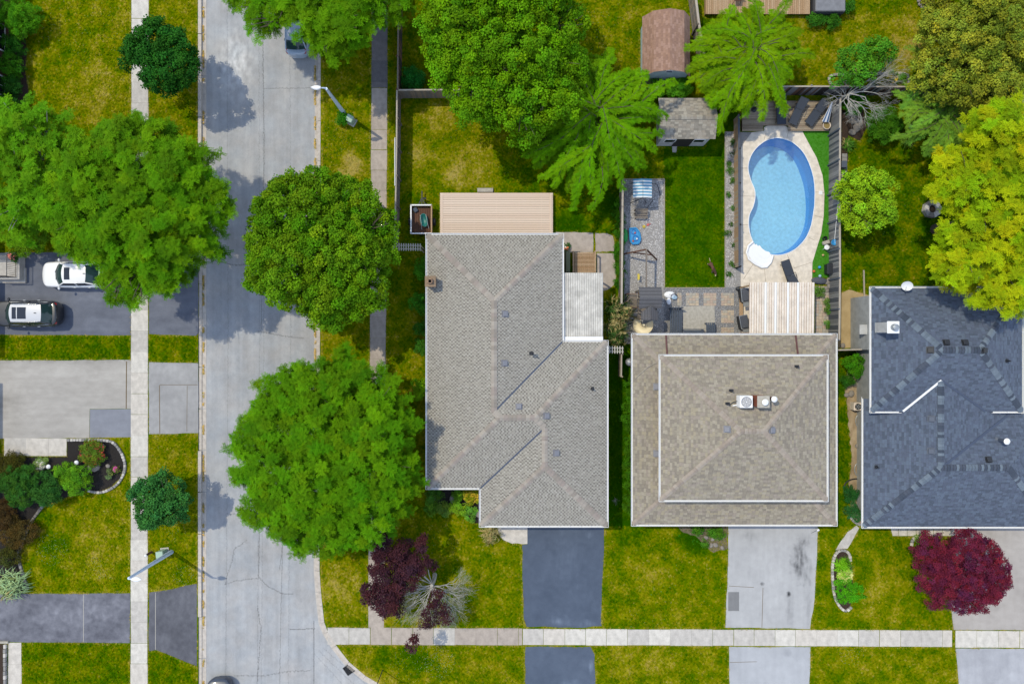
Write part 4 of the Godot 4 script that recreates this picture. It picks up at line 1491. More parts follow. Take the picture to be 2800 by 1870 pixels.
func drives() -> void:
	var dark := paving(300, 160, [104, 110, 126], 13, Vector2(0.5, 2.0), [[0.5, 0.45, 0.6, 0.2, 10.0]], 41)
	paved(ragged([[-60, 690], [120, 690], [180, 690], [357, 690], [357, 917], [-60, 915]], 30, 1.2), dark, Rect2(-60, 680, 640, 250), 0.012, 0.8)
	paved(ragged([[406, 700], [541, 690], [541, 912], [535, 918], [406, 913]], 30, 1.2), dark, Rect2(-60, 680, 640, 250), 0.012, 0.8)
	var old := paving(300, 200, [181, 177, 172], 11, Vector2(0.6, 2.4), [[0.03, 0.55, 0.2, 0.25, -24.0], [0.1, 0.4, 0.2, 0.1, 20.0], [0.45, 0.18, 0.4, 0.12, 10.0], [0.5, 0.03, 0.6, 0.05, -16.0]], 42)
	paved(ragged([[-60, 986], [357, 984], [357, 1117], [244, 1118], [243, 1198], [-60, 1199]], 30, 1.0), old, Rect2(-60, 980, 620, 220))
	paved([[245, 1119], [357, 1118], [357, 1195], [244, 1197]], paving(80, 60, [142, 146, 158], 9, Vector2(0.5, 2.0), [], 43), Rect2(240, 1110, 120, 90), 0.016)
	paved(ragged([[406, 990], [541, 993], [541, 1184], [406, 1187]], 30, 1.0), paving(120, 160, [167, 167, 169], 11, Vector2(1.5, 1.5), [[0.5, 0.1, 0.6, 0.2, 12.0]], 44), Rect2(400, 985, 145, 205))
	strip([[436, 1052], [540, 1052]], 0.035, 0.0165, "paving_joint", M.joint)
	strip([[435, 1053], [436, 1185]], 0.05, 0.0165, "paving_joint", M.joint)
	strip([[345, 988], [344, 1117]], 0.07, 0.0165, "paving_joint", M.joint)
	strip([[511, 1055], [510, 1180]], 0.03, 0.0165, "paving_joint", M.joint)
	var patchy := paving(300, 120, [112, 114, 126], 22, Vector2(1.4, 1.4), [[0.25, 0.4, 0.25, 0.3, 22.0], [0.2, 0.6, 0.12, 0.2, -22.0], [0.7, 0.4, 0.25, 0.3, 26.0], [0.32, 0.35, 0.1, 0.2, -26.0], [0.06, 0.25, 0.1, 0.2, 26.0]], 45)
	paved(ragged([[-60, 1624], [355, 1622], [354, 1758], [-60, 1754]], 30, 1.2), patchy, Rect2(-60, 1615, 420, 145))
	paved(ragged([[406, 1620], [436, 1616], [537, 1596], [537, 1821], [425, 1777], [406, 1780]], 30, 1.2), paving(120, 160, [98, 100, 110], 16, Vector2(1.2, 1.2), [[0.8, 0.5, 0.2, 0.3, -10.0]], 46), Rect2(400, 1590, 145, 235))
	strip([[227, 1624], [227, 1756]], 0.04, 0.0165, "paving_joint", M.pale_joint)
	strip([[424, 1620], [424, 1776]], 0.04, 0.0165, "paving_joint", M.pale_joint)
	var tar := paving(180, 220, [76, 90, 112], 7, Vector2(1.0, 1.0), [[0.55, 0.35, 0.3, 0.4, 10.0], [0.45, 0.93, 0.2, 0.06, 30.0], [0.75, 0.95, 0.15, 0.05, 30.0], [0.8, 0.1, 0.05, 0.05, 30.0], [0.95, 0.85, 0.04, 0.12, 50.0]], 47)
	paved(ragged([[1442, 1430], [1652, 1430], [1651, 1520], [1646, 1600], [1645, 1712], [1600, 1716], [1440, 1714], [1432, 1690], [1430, 1600], [1427, 1490], [1442, 1488]], 22, 2.0), tar, Rect2(1420, 1430, 240, 290), 0.012, 0.75)
	paved(ragged([[1437, 1769], [1615, 1768], [1626, 1790], [1629, 1950], [1437, 1950]], 22, 2.0), paving(120, 100, [80, 94, 116], 9, Vector2(1, 1), [[0.88, 0.3, 0.04, 0.14, 60.0], [0.6, 0.55, 0.2, 0.1, 24.0]], 48), Rect2(1430, 1765, 210, 190), 0.012, 0.75)
	var con := paving(200, 230, [186, 187, 190], 8, Vector2(3.0, 0.25), [[0.79, 0.3, 0.1, 0.18, -70.0], [0.82, 0.42, 0.14, 0.16, -50.0], [0.86, 0.15, 0.08, 0.1, -34.0], [0.69, 0.8, 0.06, 0.24, -26.0], [0.88, 0.75, 0.05, 0.3, -22.0], [0.28, 0.1, 0.1, 0.1, -24.0], [0.1, 0.73, 0.06, 0.09, -52.0, 1], [0.675, 0.665, 0.03, 0.035, -150.0], [0.4, 0.565, 0.03, 0.025, -130.0], [0.5, 0.45, 0.25, 0.4, 10.0]], 49)
	paved(ragged([[1992, 1432], [2237, 1432], [2235, 1520], [2228, 1640], [2216, 1720], [1984, 1716], [1990, 1600], [1992, 1500]], 26, 1.4), con, Rect2(1980, 1432, 260, 290))
	paved(ragged([[1994, 1768], [2217, 1769], [2213, 1950], [1996, 1950]], 26, 1.4), paving(120, 100, [184, 187, 194], 9, Vector2(3, 0.3), [[0.72, 0.1, 0.06, 0.06, -30.0]], 50), Rect2(1990, 1765, 230, 190))
	strip([[1994, 1602], [2062, 1606]], 0.03, 0.0165, "paving_joint", M.joint)
	strip([[2087, 1607], [2084, 1716]], 0.035, 0.0165, "paving_joint", M.joint)
	strip([[1996, 1811], [2070, 1809]], 0.03, 0.0165, "paving_joint", M.joint)
	var c2 := paving(180, 220, [182, 176, 172], 9, Vector2(3.0, 0.3), [[0.7, 0.6, 0.2, 0.3, -14.0], [0.3, 0.7, 0.15, 0.2, -12.0], [0.5, 0.2, 0.4, 0.2, 8.0]], 51)
	paved(ragged([[2610, 1436], [2950, 1436], [2950, 1725], [2609, 1722], [2602, 1660], [2610, 1560]], 26, 1.4), c2, Rect2(2600, 1436, 350, 290))
	paved(ragged([[2614, 1773], [2950, 1774], [2950, 1950], [2628, 1950], [2620, 1830]], 26, 1.4), paving(180, 100, [178, 180, 188], 12, Vector2(3, 0.3), [[0.5, 0.4, 0.2, 0.3, 14.0], [0.8, 0.5, 0.2, 0.3, -12.0]], 52), Rect2(2610, 1765, 340, 190))
	# bare earth beside the blue-grey house
	paved(ragged([[2302, 800], [2322, 792], [2352, 800], [2392, 812], [2392, 952], [2290, 952], [2290, 830]], 10, 3.0), paving(60, 90, [196, 172, 128], 16, Vector2(2, 2), [], 53), Rect2(2285, 790, 110, 165), 0.008, 1.0, "bare_earth")
	paved(ragged([[2322, 985], [2345, 975], [2385, 975], [2385, 1432], [2348, 1436], [2330, 1420], [2322, 1330], [2330, 1250], [2318, 1130], [2312, 1060]], 10, 3.0), paving(60, 220, [172, 152, 124], 26, Vector2(2, 2), [], 54), Rect2(2300, 970, 80, 470), 0.008, 1.0, "bare_earth")

# ---------------------------------------------------------------- fences
# pts: plan points of the fence's top edge; boards each a part
func fence(label: String, pts: Array, h: float, bw: float, tones: Array, o := {}) -> Node3D:
	var r := RandomNumberGenerator.new()
	r.seed = hash(label)
	var first := at(pts[0][0], pts[0][1], h)
	var t := thing(o.get("called", "board_fence"), label, "fence", Vector3(first.x, 0, first.z))
	var org := t.position
	var box := BoxMesh.new()
	box.size = Vector3(bw - o.get("gap", 0.012), h - 0.06, 0.022)
	var post := MB.new()
	post.box(Vector3(0, h * 0.5 + 0.02, 0), Vector3(0.1, h + 0.1, 0.1), Basis(), 0.01)
	var pm := post.mesh()
	var side: float = o.get("side", 1.0)
	var rs: float = o.get("rail_side", 1.0)
	for i in pts.size() - 1:
		var a := at(pts[i][0], pts[i][1], h) - org
		var b := at(pts[i + 1][0], pts[i + 1][1], h) - org
		a.y = 0.0
		b.y = 0.0
		var d := (b - a).normalized()
		var n := d.cross(Vector3.UP) * side
		var l := a.distance_to(b)
		var bs := Basis(d, Vector3.UP, d.cross(Vector3.UP))
		if not o.get("rails_only", false):
			var cnt := int(l / bw)
			for k in cnt:
				var hh := r.randf_range(-0.012, 0.012)
				put(box, "board", tones[r.randi() % tones.size()], t, Transform3D(bs, a + d * (k + 0.5) * l / cnt + Vector3.UP * ((h - 0.06) * 0.5 + 0.03 + hh) + n * r.randf_range(-0.003, 0.003)))
		var np := maxi(1, int(round(l / 2.4)))
		for k in np + (1 if i == pts.size() - 2 else 0):
			put(pm, "post", o.get("post", tones[0]), t, Transform3D(bs, a + d * l * k / np + n * 0.07))
		var m := MB.new()
		for y in [0.3, h * 0.55, h - 0.2]:
			m.beam(a + Vector3.UP * y + n * 0.035 * rs, b + Vector3.UP * y + n * 0.035 * rs, 0.04, 0.09)
		part(m, "rail", o.get("rail", tones[0]), t)
		if o.get("cap", true):
			m = MB.new()
			m.beam(a + Vector3.UP * (h + 0.005), b + Vector3.UP * (h + 0.005), o.get("cap_w", 0.1), 0.035, 0.006)
			part(m, "cap_rail", o.get("cap_mat", M.cap_wood), t)
	return t

# slatted garden arbor: posts, two beams, slats lying across them
func arbor(label: String, p: Vector2, q: Vector2, h: float, n: int) -> void:
	var a := at(p.x, p.y, h)
	var b := at(q.x, q.y, h)
	a.y = 0; b.y = 0
	var t := thing("garden_arbor", label, "arbor", a)
	var d := (b - a)
	var m := MB.new()
	m.box(Vector3.ZERO, Vector3(0.065, 0.04, 0.52), Basis(), 0.006)
	var mm := m.mesh()
	for k in n:
		put(mm, "slat", M.white_wood, t, Transform3D(Basis(), d * (k + 0.5) / n + Vector3(0, h, 0)))
	for z in [-0.12, 0.12]:
		m = MB.new()
		m.beam(Vector3(0, h - 0.065, z), d + Vector3(0, h - 0.065, z), 0.04, 0.09)
		part(m, "beam", M.white_wood, t)
	for e in [d * 0.03, d * 0.97]:
		for z in [-0.12, 0.12]:
			m = MB.new()
			m.box(e + Vector3(0, h * 0.5 - 0.06, z), Vector3(0.07, h - 0.11, 0.07), Basis(), 0.006)
			part(m, "post", M.white_wood, t)

func planks(label: String, called: String, x0: float, y0: float, x1: float, y1: float, h: float, along_x: bool, bw: float, tones: Array, frame: Material, cat := "deck", hole := []) -> Node3D:
	# a raised timber platform: each deck board a part
	var r := RandomNumberGenerator.new()
	r.seed = hash(label)
	var a := at(x0, y0, h)
	var b := at(x1, y1, h)
	var t := thing(called, label, cat, Vector3((a.x + b.x) * 0.5, 0, (a.z + b.z) * 0.5))
	var w := b.x - a.x
	var l := b.z - a.z
	var box := MB.new()
	var along := w if along_x else l
	var across := l if along_x else w
	var n := int(round(across / bw))
	var s := across / n
	box.box(Vector3.ZERO, Vector3(along, 0.035, s - 0.016) if along_x else Vector3(s - 0.016, 0.035, along), Basis(), 0.004)
	var bm := box.mesh()
	for k in n:
		var o := -across * 0.5 + (k + 0.5) * s
		var p := Vector3(0, h - 0.018, o) if along_x else Vector3(o, h - 0.018, 0)
		if hole.size() and along_x:
			var zz := o + (a.z + b.z) * 0.5
			var hx0 := at(hole[0], 0, h).x; var hx1 := at(hole[2], 0, h).x
			if zz > at(0, hole[1], h).z:
				var cut := MB.new()
				cut.box(Vector3((a.x + hx0) * 0.5 - t.position.x, h - 0.018, o), Vector3(hx0 - a.x, 0.035, s - 0.016), Basis(), 0.004)
				part(cut, "board", tones[r.randi() % tones.size()], t)
				cut = MB.new()
				cut.box(Vector3((b.x + hx1) * 0.5 - t.position.x, h - 0.018, o), Vector3(b.x - hx1, 0.035, s - 0.016), Basis(), 0.004)
				part(cut, "board", tones[r.randi() % tones.size()], t)
				continue
		put(bm, "board", tones[r.randi() % tones.size()], t, Transform3D(Basis(), p))
	var f := MB.new()
	var fy := h - 0.04
	var hz := at(0, hole[1], h).z - t.position.z if hole.size() else l * 0.5
	f.box(Vector3(0, fy * 0.5, -l * 0.5 + 0.03), Vector3(w - 0.02, fy, 0.04))
	f.box(Vector3(-w * 0.5 + 0.03, fy * 0.5, 0), Vector3(0.04, fy, l - 0.1))
	f.box(Vector3(w * 0.5 - 0.03, fy * 0.5, 0), Vector3(0.04, fy, l - 0.1))
	for k in 5:
		var xx := -w * 0.5 + w * (k + 0.5) / 5.0
		f.box(Vector3(xx, fy * 0.5 + 0.02, (hz - l * 0.5) * 0.5), Vector3(0.04, fy - 0.06, hz + l * 0.5 - 0.12))
	part(f, "frame", frame, t)
	block(PackedVector2Array([Vector2(a.x, a.z), Vector2(b.x, a.z), Vector2(b.x, b.z), Vector2(a.x, b.z)]))
	return t

# ---------------------------------------------------------------- swimming pool
func pool() -> void:
	var rim := [[2124, 377], [2151, 382], [2173, 393], [2196, 415], [2213, 446], [2225, 484], [2229, 525], [2228, 562], [2222, 602], [2215, 628], [2202, 654], [2182, 676], [2160, 690], [2137, 697], [2112, 697], [2090, 690], [2070, 677], [2057, 656], [2050, 634], [2047, 608], [2050, 586], [2060, 564], [2065, 540], [2063, 517], [2053, 493], [2046, 464], [2048, 442], [2057, 420], [2073, 400], [2096, 384]]
	var c := Curve2D.new()
	var n := rim.size()
	for k in n + 1:
		var p := Vector2(rim[k % n][0], rim[k % n][1])
		var a := Vector2(rim[(k + n - 1) % n][0], rim[(k + n - 1) % n][1])
		var b := Vector2(rim[(k + 1) % n][0], rim[(k + 1) % n][1])
		c.add_point(p, (a - b) / 6.0, (b - a) / 6.0)
	var edge := c.tessellate(3)
	edge.remove_at(edge.size() - 1)
	var ring := []
	for q in edge:
		ring.append([q.x, q.y])
	var poly := flat(ring)
	var mid := Vector2.ZERO
	for q in poly:
		mid += q
	mid /= poly.size()
	var t := thing("swimming_pool", "kidney-shaped swimming pool with clear blue water and pale concrete surround", "swimming pool", Vector3(mid.x, 0, mid.y))
	var org := t.position
	# surround with the basin cut out
	var outer := [[2026, 404], [2034, 392], [2056, 362], [2090, 358], [2090, 348], [2100, 343], [2145, 343], [2156, 350], [2156, 358], [2195, 360], [2212, 392], [2234, 432], [2250, 480], [2255, 530], [2253, 590], [2246, 640], [2232, 685], [2222, 718], [2221, 770], [2221, 920], [2030, 920], [2026, 780]]
	var op := flat(outer)
	var deck := MB.new()
	var cut := [poly]
	# triangulate the ring: bridge outer to the basin through halves
	var big := Rect2(op[0], Vector2.ZERO)
	for q in op:
		big = big.expand(q)
	big = big.grow(1.0)
	var halves := [PackedVector2Array([big.position, Vector2(mid.x, big.position.y), Vector2(mid.x, big.end.y), Vector2(big.position.x, big.end.y)]), PackedVector2Array([Vector2(mid.x, big.position.y), Vector2(big.end.x, big.position.y), big.end, Vector2(mid.x, big.end.y)])]
	for hf in halves:
		for piece in Geometry2D.intersect_polygons(op, hf):
			for left in Geometry2D.clip_polygons(piece, poly):
				var loc := PackedVector2Array()
				for q in left:
					loc.append(q - Vector2(org.x, org.z))
				var ids := Geometry2D.triangulate_polygon(loc)
				for k in range(0, ids.size(), 3):
					deck.tri(Vector3(loc[ids[k]].x, 0.03, loc[ids[k]].y), Vector3(loc[ids[k + 1]].x, 0.03, loc[ids[k + 1]].y), Vector3(loc[ids[k + 2]].x, 0.03, loc[ids[k + 2]].y), Vector3.UP, Vector3.UP, Vector3.UP)
	for k in op.size():
		var a := op[k] - Vector2(org.x, org.z)
		var b := op[(k + 1) % op.size()] - Vector2(org.x, org.z)
		deck.quad(Vector3(a.x, 0.03, a.y), Vector3(b.x, 0.03, b.y), Vector3(b.x, -0.06, b.y), Vector3(a.x, -0.06, a.y), Vector3(a.x + b.x, 0, a.y + b.y))
	part(deck, "surround", M.pool_deck, t)
	for ln in [[2026, 460, 2046, 460], [2026, 536, 2064, 537], [2026, 615, 2047, 615], [2026, 693, 2042, 693], [2033, 764, 2060, 722], [2091, 736, 2094, 770], [2153, 697, 2160, 712], [2172, 733, 2219, 718], [2213, 650, 2228, 657], [2229, 590, 2250, 595], [2095, 362, 2090, 382], [2156, 360, 2152, 378], [2228, 525, 2254, 527]]:
		var g := MB.new()
		g.beam(at(ln[0], ln[1]) - org + Vector3.UP * 0.031, at(ln[2], ln[3]) - org + Vector3.UP * 0.031, 0.018, 0.006)
		part(g, "joint", M.joint, t)
	block(op)
	# basin: darker upper wall, coved to a floor that deepens towards the far end
	var depth := func(q: Vector2) -> float:
		var py := q.y * PLAN + 935.0
		return lerpf(1.45, 0.8, clampf((py - 470.0) / 130.0, 0.0, 1.0))
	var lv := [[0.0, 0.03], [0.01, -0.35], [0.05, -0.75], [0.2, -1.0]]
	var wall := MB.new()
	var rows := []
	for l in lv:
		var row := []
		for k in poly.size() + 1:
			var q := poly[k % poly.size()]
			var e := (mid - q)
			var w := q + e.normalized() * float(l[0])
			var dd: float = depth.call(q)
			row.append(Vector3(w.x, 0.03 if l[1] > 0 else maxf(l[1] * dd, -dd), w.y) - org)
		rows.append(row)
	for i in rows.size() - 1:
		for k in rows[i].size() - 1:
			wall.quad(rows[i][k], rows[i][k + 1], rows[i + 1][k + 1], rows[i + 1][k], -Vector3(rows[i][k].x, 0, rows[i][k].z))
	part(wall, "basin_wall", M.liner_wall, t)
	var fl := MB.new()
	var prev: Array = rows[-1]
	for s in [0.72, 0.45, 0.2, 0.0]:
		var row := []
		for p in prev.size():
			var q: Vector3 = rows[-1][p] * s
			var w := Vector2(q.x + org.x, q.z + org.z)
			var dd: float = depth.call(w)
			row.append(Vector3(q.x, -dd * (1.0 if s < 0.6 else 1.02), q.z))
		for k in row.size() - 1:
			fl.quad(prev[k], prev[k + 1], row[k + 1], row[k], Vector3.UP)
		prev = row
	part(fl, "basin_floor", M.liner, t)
	var cop := MB.new()
	for k in poly.size():
		var q := poly[k] - Vector2(org.x, org.z)
		var w := poly[(k + 1) % poly.size()] - Vector2(org.x, org.z)
		cop.beam(Vector3(q.x, 0.035, q.y), Vector3(w.x, 0.035, w.y), 0.05, 0.03)
	part(cop, "coping", M.white_metal, t)
	# water surface with ripples
	var wt := MB.new()
	var cell := 0.12
	var bb := Rect2(poly[0], Vector2.ZERO)
	for q in poly:
		bb = bb.expand(q)
	var hgt := func(x: float, z: float) -> float:
		return -0.1 + 0.008 * fine_noise.get_noise_2d(x * 30.0, z * 30.0) + 0.006 * noise.get_noise_2d(x * 60.0, z * 60.0)
	var nx := int(bb.size.x / cell) + 1
	var nz := int(bb.size.y / cell) + 1
	for i in nx:
		for j in nz:
			var x := bb.position.x + i * cell
			var z := bb.position.y + j * cell
			var sq := PackedVector2Array([Vector2(x, z), Vector2(x + cell, z), Vector2(x + cell, z + cell), Vector2(x, z + cell)])
			for piece in Geometry2D.intersect_polygons(poly, sq):
				for k in range(1, piece.size() - 1):
					var P := []
					var Q := []
					for w in [piece[0], piece[k], piece[k + 1]]:
						var y: float = hgt.call(w.x, w.y)
						P.append(Vector3(w.x, y, w.y) - org)
						var ex: float = hgt.call(w.x + 0.05, w.y)
						var ez: float = hgt.call(w.x, w.y + 0.05)
						Q.append(Vector3(-(ex - y) / 0.05, 1, -(ez - y) / 0.05).normalized())
					wt.tri(P[0], P[1], P[2], Q[0], Q[1], Q[2])
	part(wt, "water", M.water, t)
	# moulded white entry steps at the shallow corner
	var st := MB.new()
	for k in 3:
		var sc := 1.0 - 0.22 * k
		var pp := []
		for q in [[2046, 676], [2060, 664], [2072, 680], [2090, 693], [2106, 697], [2112, 703], [2106, 722], [2094, 728], [2078, 728], [2056, 712], [2046, 696]]:
			pp.append([2080 + (q[0] - 2080) * sc + k * 4.0, 697 + (q[1] - 697) * sc - k * 4.0])
		var fp := flat(pp)
		for i in fp.size():
			fp[i] -= Vector2(org.x, org.z)
		st.prism(fp, -0.9, [0.045, 0.06, 0.075][k])
	part(st, "entry_steps", M.white_shell, t)
	var rim2 := MB.new()
	var lip := []
	for q in [[2060, 661], [2047, 672], [2042, 690], [2048, 708], [2066, 722], [2084, 731], [2097, 730], [2108, 718], [2114, 699]]:
		lip.append(at(q[0], q[1], 0.1) - org)
	var rr := []
	for q in lip:
		rr.append(0.09)
	rim2.tube(lip, rr, 8)
	part(rim2, "step_rim", M.white_shell, t)
	var sk := MB.new()
	sk.box(at(2245, 527, 0.04) - org, Vector3(0.26, 0.02, 0.26), Basis(), 0.005)
	part(sk, "skimmer_lid", M.white_shell, t)

# ---------------------------------------------------------------- vehicles
# local axes: +x forward, y up. o: L, W, H, belt, cowl (x of windscreen foot), roof0, roof1 (front and back of roof), tail (x of rear glass foot), hood, boot (heights)
func car(called: String, label: String, where: Vector3, turn: float, paint: Material, o: Dictionary) -> Node3D:
	var t := thing(called, label, "car", where, turn)
	var L: float = o.L
	var W: float = o.W
	var b := MB.new()
	var rows := []
	var n := 34
	var wide := func(u: float) -> float:
		var a := absf(u)
		return W * 0.5 * (1.0 - 0.10 * pow(a, 3.0) - 0.42 * pow(maxf(0.0, (a - 0.80) / 0.20), 2.6))
	var top := func(x: float) -> float:
		var f := 0.0
		if x > o.cowl:
			f = (x - o.cowl) / (L * 0.5 - o.cowl)
			return lerpf(o.belt + 0.02, o.hood, f) - 0.16 * pow(maxf(0.0, (f - 0.7) / 0.3), 2.0)
		if x < o.tail:
			f = (o.tail - x) / (o.tail + L * 0.5)
			return lerpf(o.belt + 0.04, o.boot, f) - 0.14 * pow(maxf(0.0, (f - 0.75) / 0.25), 2.0)
		return o.belt + 0.03
	for i in n + 1:
		var u := -1.0 + 2.0 * i / n
		u = sign(u) * (1.0 - pow(1.0 - absf(u), 1.35))
		var x := u * L * 0.5
		var w: float = wide.call(u)
		var y: float = top.call(x)
		var e := pow(maxf(0.0, (absf(u) - 0.86) / 0.14), 2.0)
		var yb := 0.2 + 0.1 * e
		var ring := []
		var half := [[0.0, yb], [0.7 * w, yb], [0.93 * w, yb + 0.04], [0.99 * w, lerpf(yb, y, 0.3)], [1.0 * w, lerpf(yb, y, 0.55)], [0.985 * w, lerpf(yb, y, 0.78)], [0.94 * w, y - 0.05], [0.86 * w, y - 0.005], [0.6 * w, y + 0.018], [0.3 * w, y + 0.03], [0.0, y + 0.035]]
		for q in half:
			ring.append(Vector3(x, q[1], q[0]))
		for k in range(half.size() - 2, -1, -1):
			ring.append(Vector3(x, half[k][1], -half[k][0]))
		rows.append(ring)
	b.grid(rows, Vector3.UP, Vector3(0, 0.45, 0))
	b.fan(rows[0], Vector3.LEFT)
	b.fan(rows[n], Vector3.RIGHT)
	part(b, "body", paint, t)
	# greenhouse
	var bw := W * 0.5 * 0.90
	var rw := W * 0.5 * 0.68
	var yb: float = o.belt + 0.035
	var yr: float = o.H
	var bow := 0.16
	var curve := func(x0: float, hw: float, y: float, bend: float, crown: float) -> Array:
		var r := []
		for k in 13:
			var z := -1.0 + k / 6.0
			r.append(Vector3(x0 - bend * z * z, y - crown * z * z, z * hw))
		return r
	var sheetq := func(r0: Array, r1: Array, lift: float) -> Array:
		var rr := []
		for i in 5:
			var f := i / 4.0
			var row := []
			for k in r0.size():
				row.append(r0[k].lerp(r1[k], f) + Vector3.UP * lift * sin(PI * f))
			rr.append(row)
		return rr
	var ws0: Array = curve.call(o.cowl + 0.1, bw * 0.94, yb, bow + 0.1, 0.02)
	var ws1: Array = curve.call(o.roof0, rw, yr, bow * 0.7, 0.045)
	var bk1: Array = curve.call(o.roof1, rw * 0.97, yr - 0.02, -bow * 0.5, 0.045)
	var bk0: Array = curve.call(o.tail - 0.05, bw * 0.9, yb + 0.02, -bow * 0.7, 0.02)
	var g := MB.new()
	g.grid(sheetq.call(ws0, ws1, 0.03), Vector3(0.5, 1, 0))
	part(g, "windscreen", o.get("glass", M.car_glass), t)
	g = MB.new()
	g.grid(sheetq.call(bk0, bk1, 0.03), Vector3(-0.5, 1, 0))
	part(g, "rear_window", o.get("glass", M.car_glass), t)
	g = MB.new()
	g.grid(sheetq.call(ws1, bk1, 0.035), Vector3.UP)
	var roof := part(g, "roof", o.get("roof_paint", paint), t)
	for sg in [-1.0, 1.0]:
		var e := 12 if sg > 0 else 0
		var low := []
		var hi := []
		for k in 9:
			var f := k / 8.0
			low.append(ws0[e].lerp(bk0[e], f) + Vector3(0, 0.0, sg * 0.05 * sin(PI * f)))
			hi.append(ws1[e].lerp(bk1[e], f) + Vector3(0, 0.0, sg * 0.02 * sin(PI * f)))
		g = MB.new()
		g.grid([low, hi], Vector3(0, 0.4, sg))
		part(g, "side_window", M.car_glass_dark, t)
		g = MB.new()
		var off := Vector3(0, 0.012, sg * 0.012)
		g.tube([ws0[e] + off, ws1[e] + off, ws1[e].lerp(bk1[e], 0.5) + off + Vector3(0, 0.01, sg * 0.02), bk1[e] + off, bk0[e] + off], [0.04, 0.045, 0.04, 0.05, 0.06], 6)
		var bp: Vector3 = low[4].lerp(hi[4], 0.0)
		g.tube([low[4] + off, hi[4] + off], [0.035, 0.03], 5)
		part(g, "pillar", o.get("pillar", paint), t)
		g = MB.new()
		g.beam(low[0] + Vector3(0, -0.01, sg * 0.03), low[8] + Vector3(0, -0.01, sg * 0.03), 0.02, 0.025)
		part(g, "belt_trim", M.chrome, t)
		g = MB.new()
		g.blob(Vector3(o.cowl - 0.22, yb + 0.08, sg * (W * 0.5 + 0.06)), Vector3(0.09, 0.08, 0.12), 0.05, noise, 10, 6)
		part(g, "mirror", paint, t)
		for dx in [0.05, -1.0]:
			g = MB.new()
			g.box(Vector3(dx, o.belt - 0.12, sg * W * 0.497), Vector3(0.2, 0.03, 0.05), Basis(), 0.012)
			part(g, "door_handle", M.chrome, t)
		for fx in [L * 0.5 - 0.95, -L * 0.5 + 1.0]:
			g = MB.new()
			var c := Vector3(fx, 0.33, sg * (W * 0.5 - 0.13))
			g.tube([c - Vector3(0, 0, 0.11), c + Vector3(0, 0, 0.11)], [0.33, 0.33], 20)
			var wh := part(g, "wheel", M.rubber, t)
			g = MB.new()
			g.tube([c + Vector3(0, 0, sg * 0.05), c + Vector3(0, 0, sg * 0.118)], [0.22, 0.2], 14)
			part(g, "rim", M.chrome, wh)
		g = MB.new()
		var lx := -L * 0.5 + 0.2
		var wl: float = wide.call(lx / (L * 0.5))
		g.grid([[Vector3(lx + 0.26, o.boot - 0.02, sg * (wl * 0.99)), Vector3(lx + 0.22, o.boot + 0.015, sg * wl * 0.86)], [Vector3(lx + 0.05, o.boot - 0.06, sg * (wl * 1.0)), Vector3(lx + 0.0, o.boot - 0.01, sg * wl * 0.86)], [Vector3(lx - 0.1, o.boot - 0.13, sg * (wl * 0.93)), Vector3(lx - 0.14, o.boot - 0.09, sg * wl * 0.78)]], Vector3(-0.3, 1, sg))
		part(g, "tail_light", M.tail_light, t)
		g = MB.new()
		lx = L * 0.5 - 0.2
		g.grid([[Vector3(lx - 0.3, o.hood - 0.03, sg * wl * 0.99), Vector3(lx - 0.26, o.hood, sg * wl * 0.84)], [Vector3(lx, o.hood - 0.14, sg * wl * 0.93), Vector3(lx + 0.04, o.hood - 0.12, sg * wl * 0.74)]], Vector3(0.3, 1, sg))
		part(g, "headlight", M.chrome, t)
		if o.has("rails"):
			g = MB.new()
			g.tube([Vector3(o.roof0 - 0.2, yr - 0.02, sg * rw * 0.97), Vector3(o.roof0 - 0.35, yr + 0.05, sg * rw * 0.97), Vector3(o.roof1 + 0.35, yr + 0.05, sg * rw * 0.95), Vector3(o.roof1 + 0.2, yr - 0.02, sg * rw * 0.95)], [0.02, 0.02, 0.02, 0.02], 6)
			part(g, "roof_rail", M.chrome, t)
	for s in o.get("sunroof", []):
		g = MB.new()
		g.box(Vector3((s[0] + s[1]) * 0.5, yr + 0.016, 0), Vector3(absf(s[1] - s[0]), 0.03, s[2]), Basis(), 0.012)
		part(g, "sunroof", M.car_glass_dark, roof)
	if o.has("fin"):
		g = MB.new()
		g.grid([[Vector3(o.fin + 0.12, yr + 0.005, 0), Vector3(o.fin + 0.12, yr + 0.005, 0)], [Vector3(o.fin, yr + 0.03, -0.03), Vector3(o.fin - 0.04, yr + 0.09, 0)], [Vector3(o.fin - 0.08, yr + 0.0, 0.0), Vector3(o.fin - 0.08, yr + 0.0, 0.0)]], Vector3.UP)
		g.box(Vector3(o.fin, yr + 0.035, 0), Vector3(0.16, 0.05, 0.05), Basis(), 0.02)
		part(g, "antenna", M.black_plastic, roof)
	g = MB.new()
	g.tube([ws0[3] + Vector3(0.02, 0.02, 0), ws0[8].lerp(ws1[8], 0.12) + Vector3(0.02, 0.03, 0)], [0.012, 0.012], 5)
	g.tube([ws0[7] + Vector3(0.02, 0.02, 0), ws0[11].lerp(ws1[11], 0.12) + Vector3(0.02, 0.03, 0)], [0.012, 0.012], 5)
	part(g, "wiper", M.black_plastic, t)
	return t

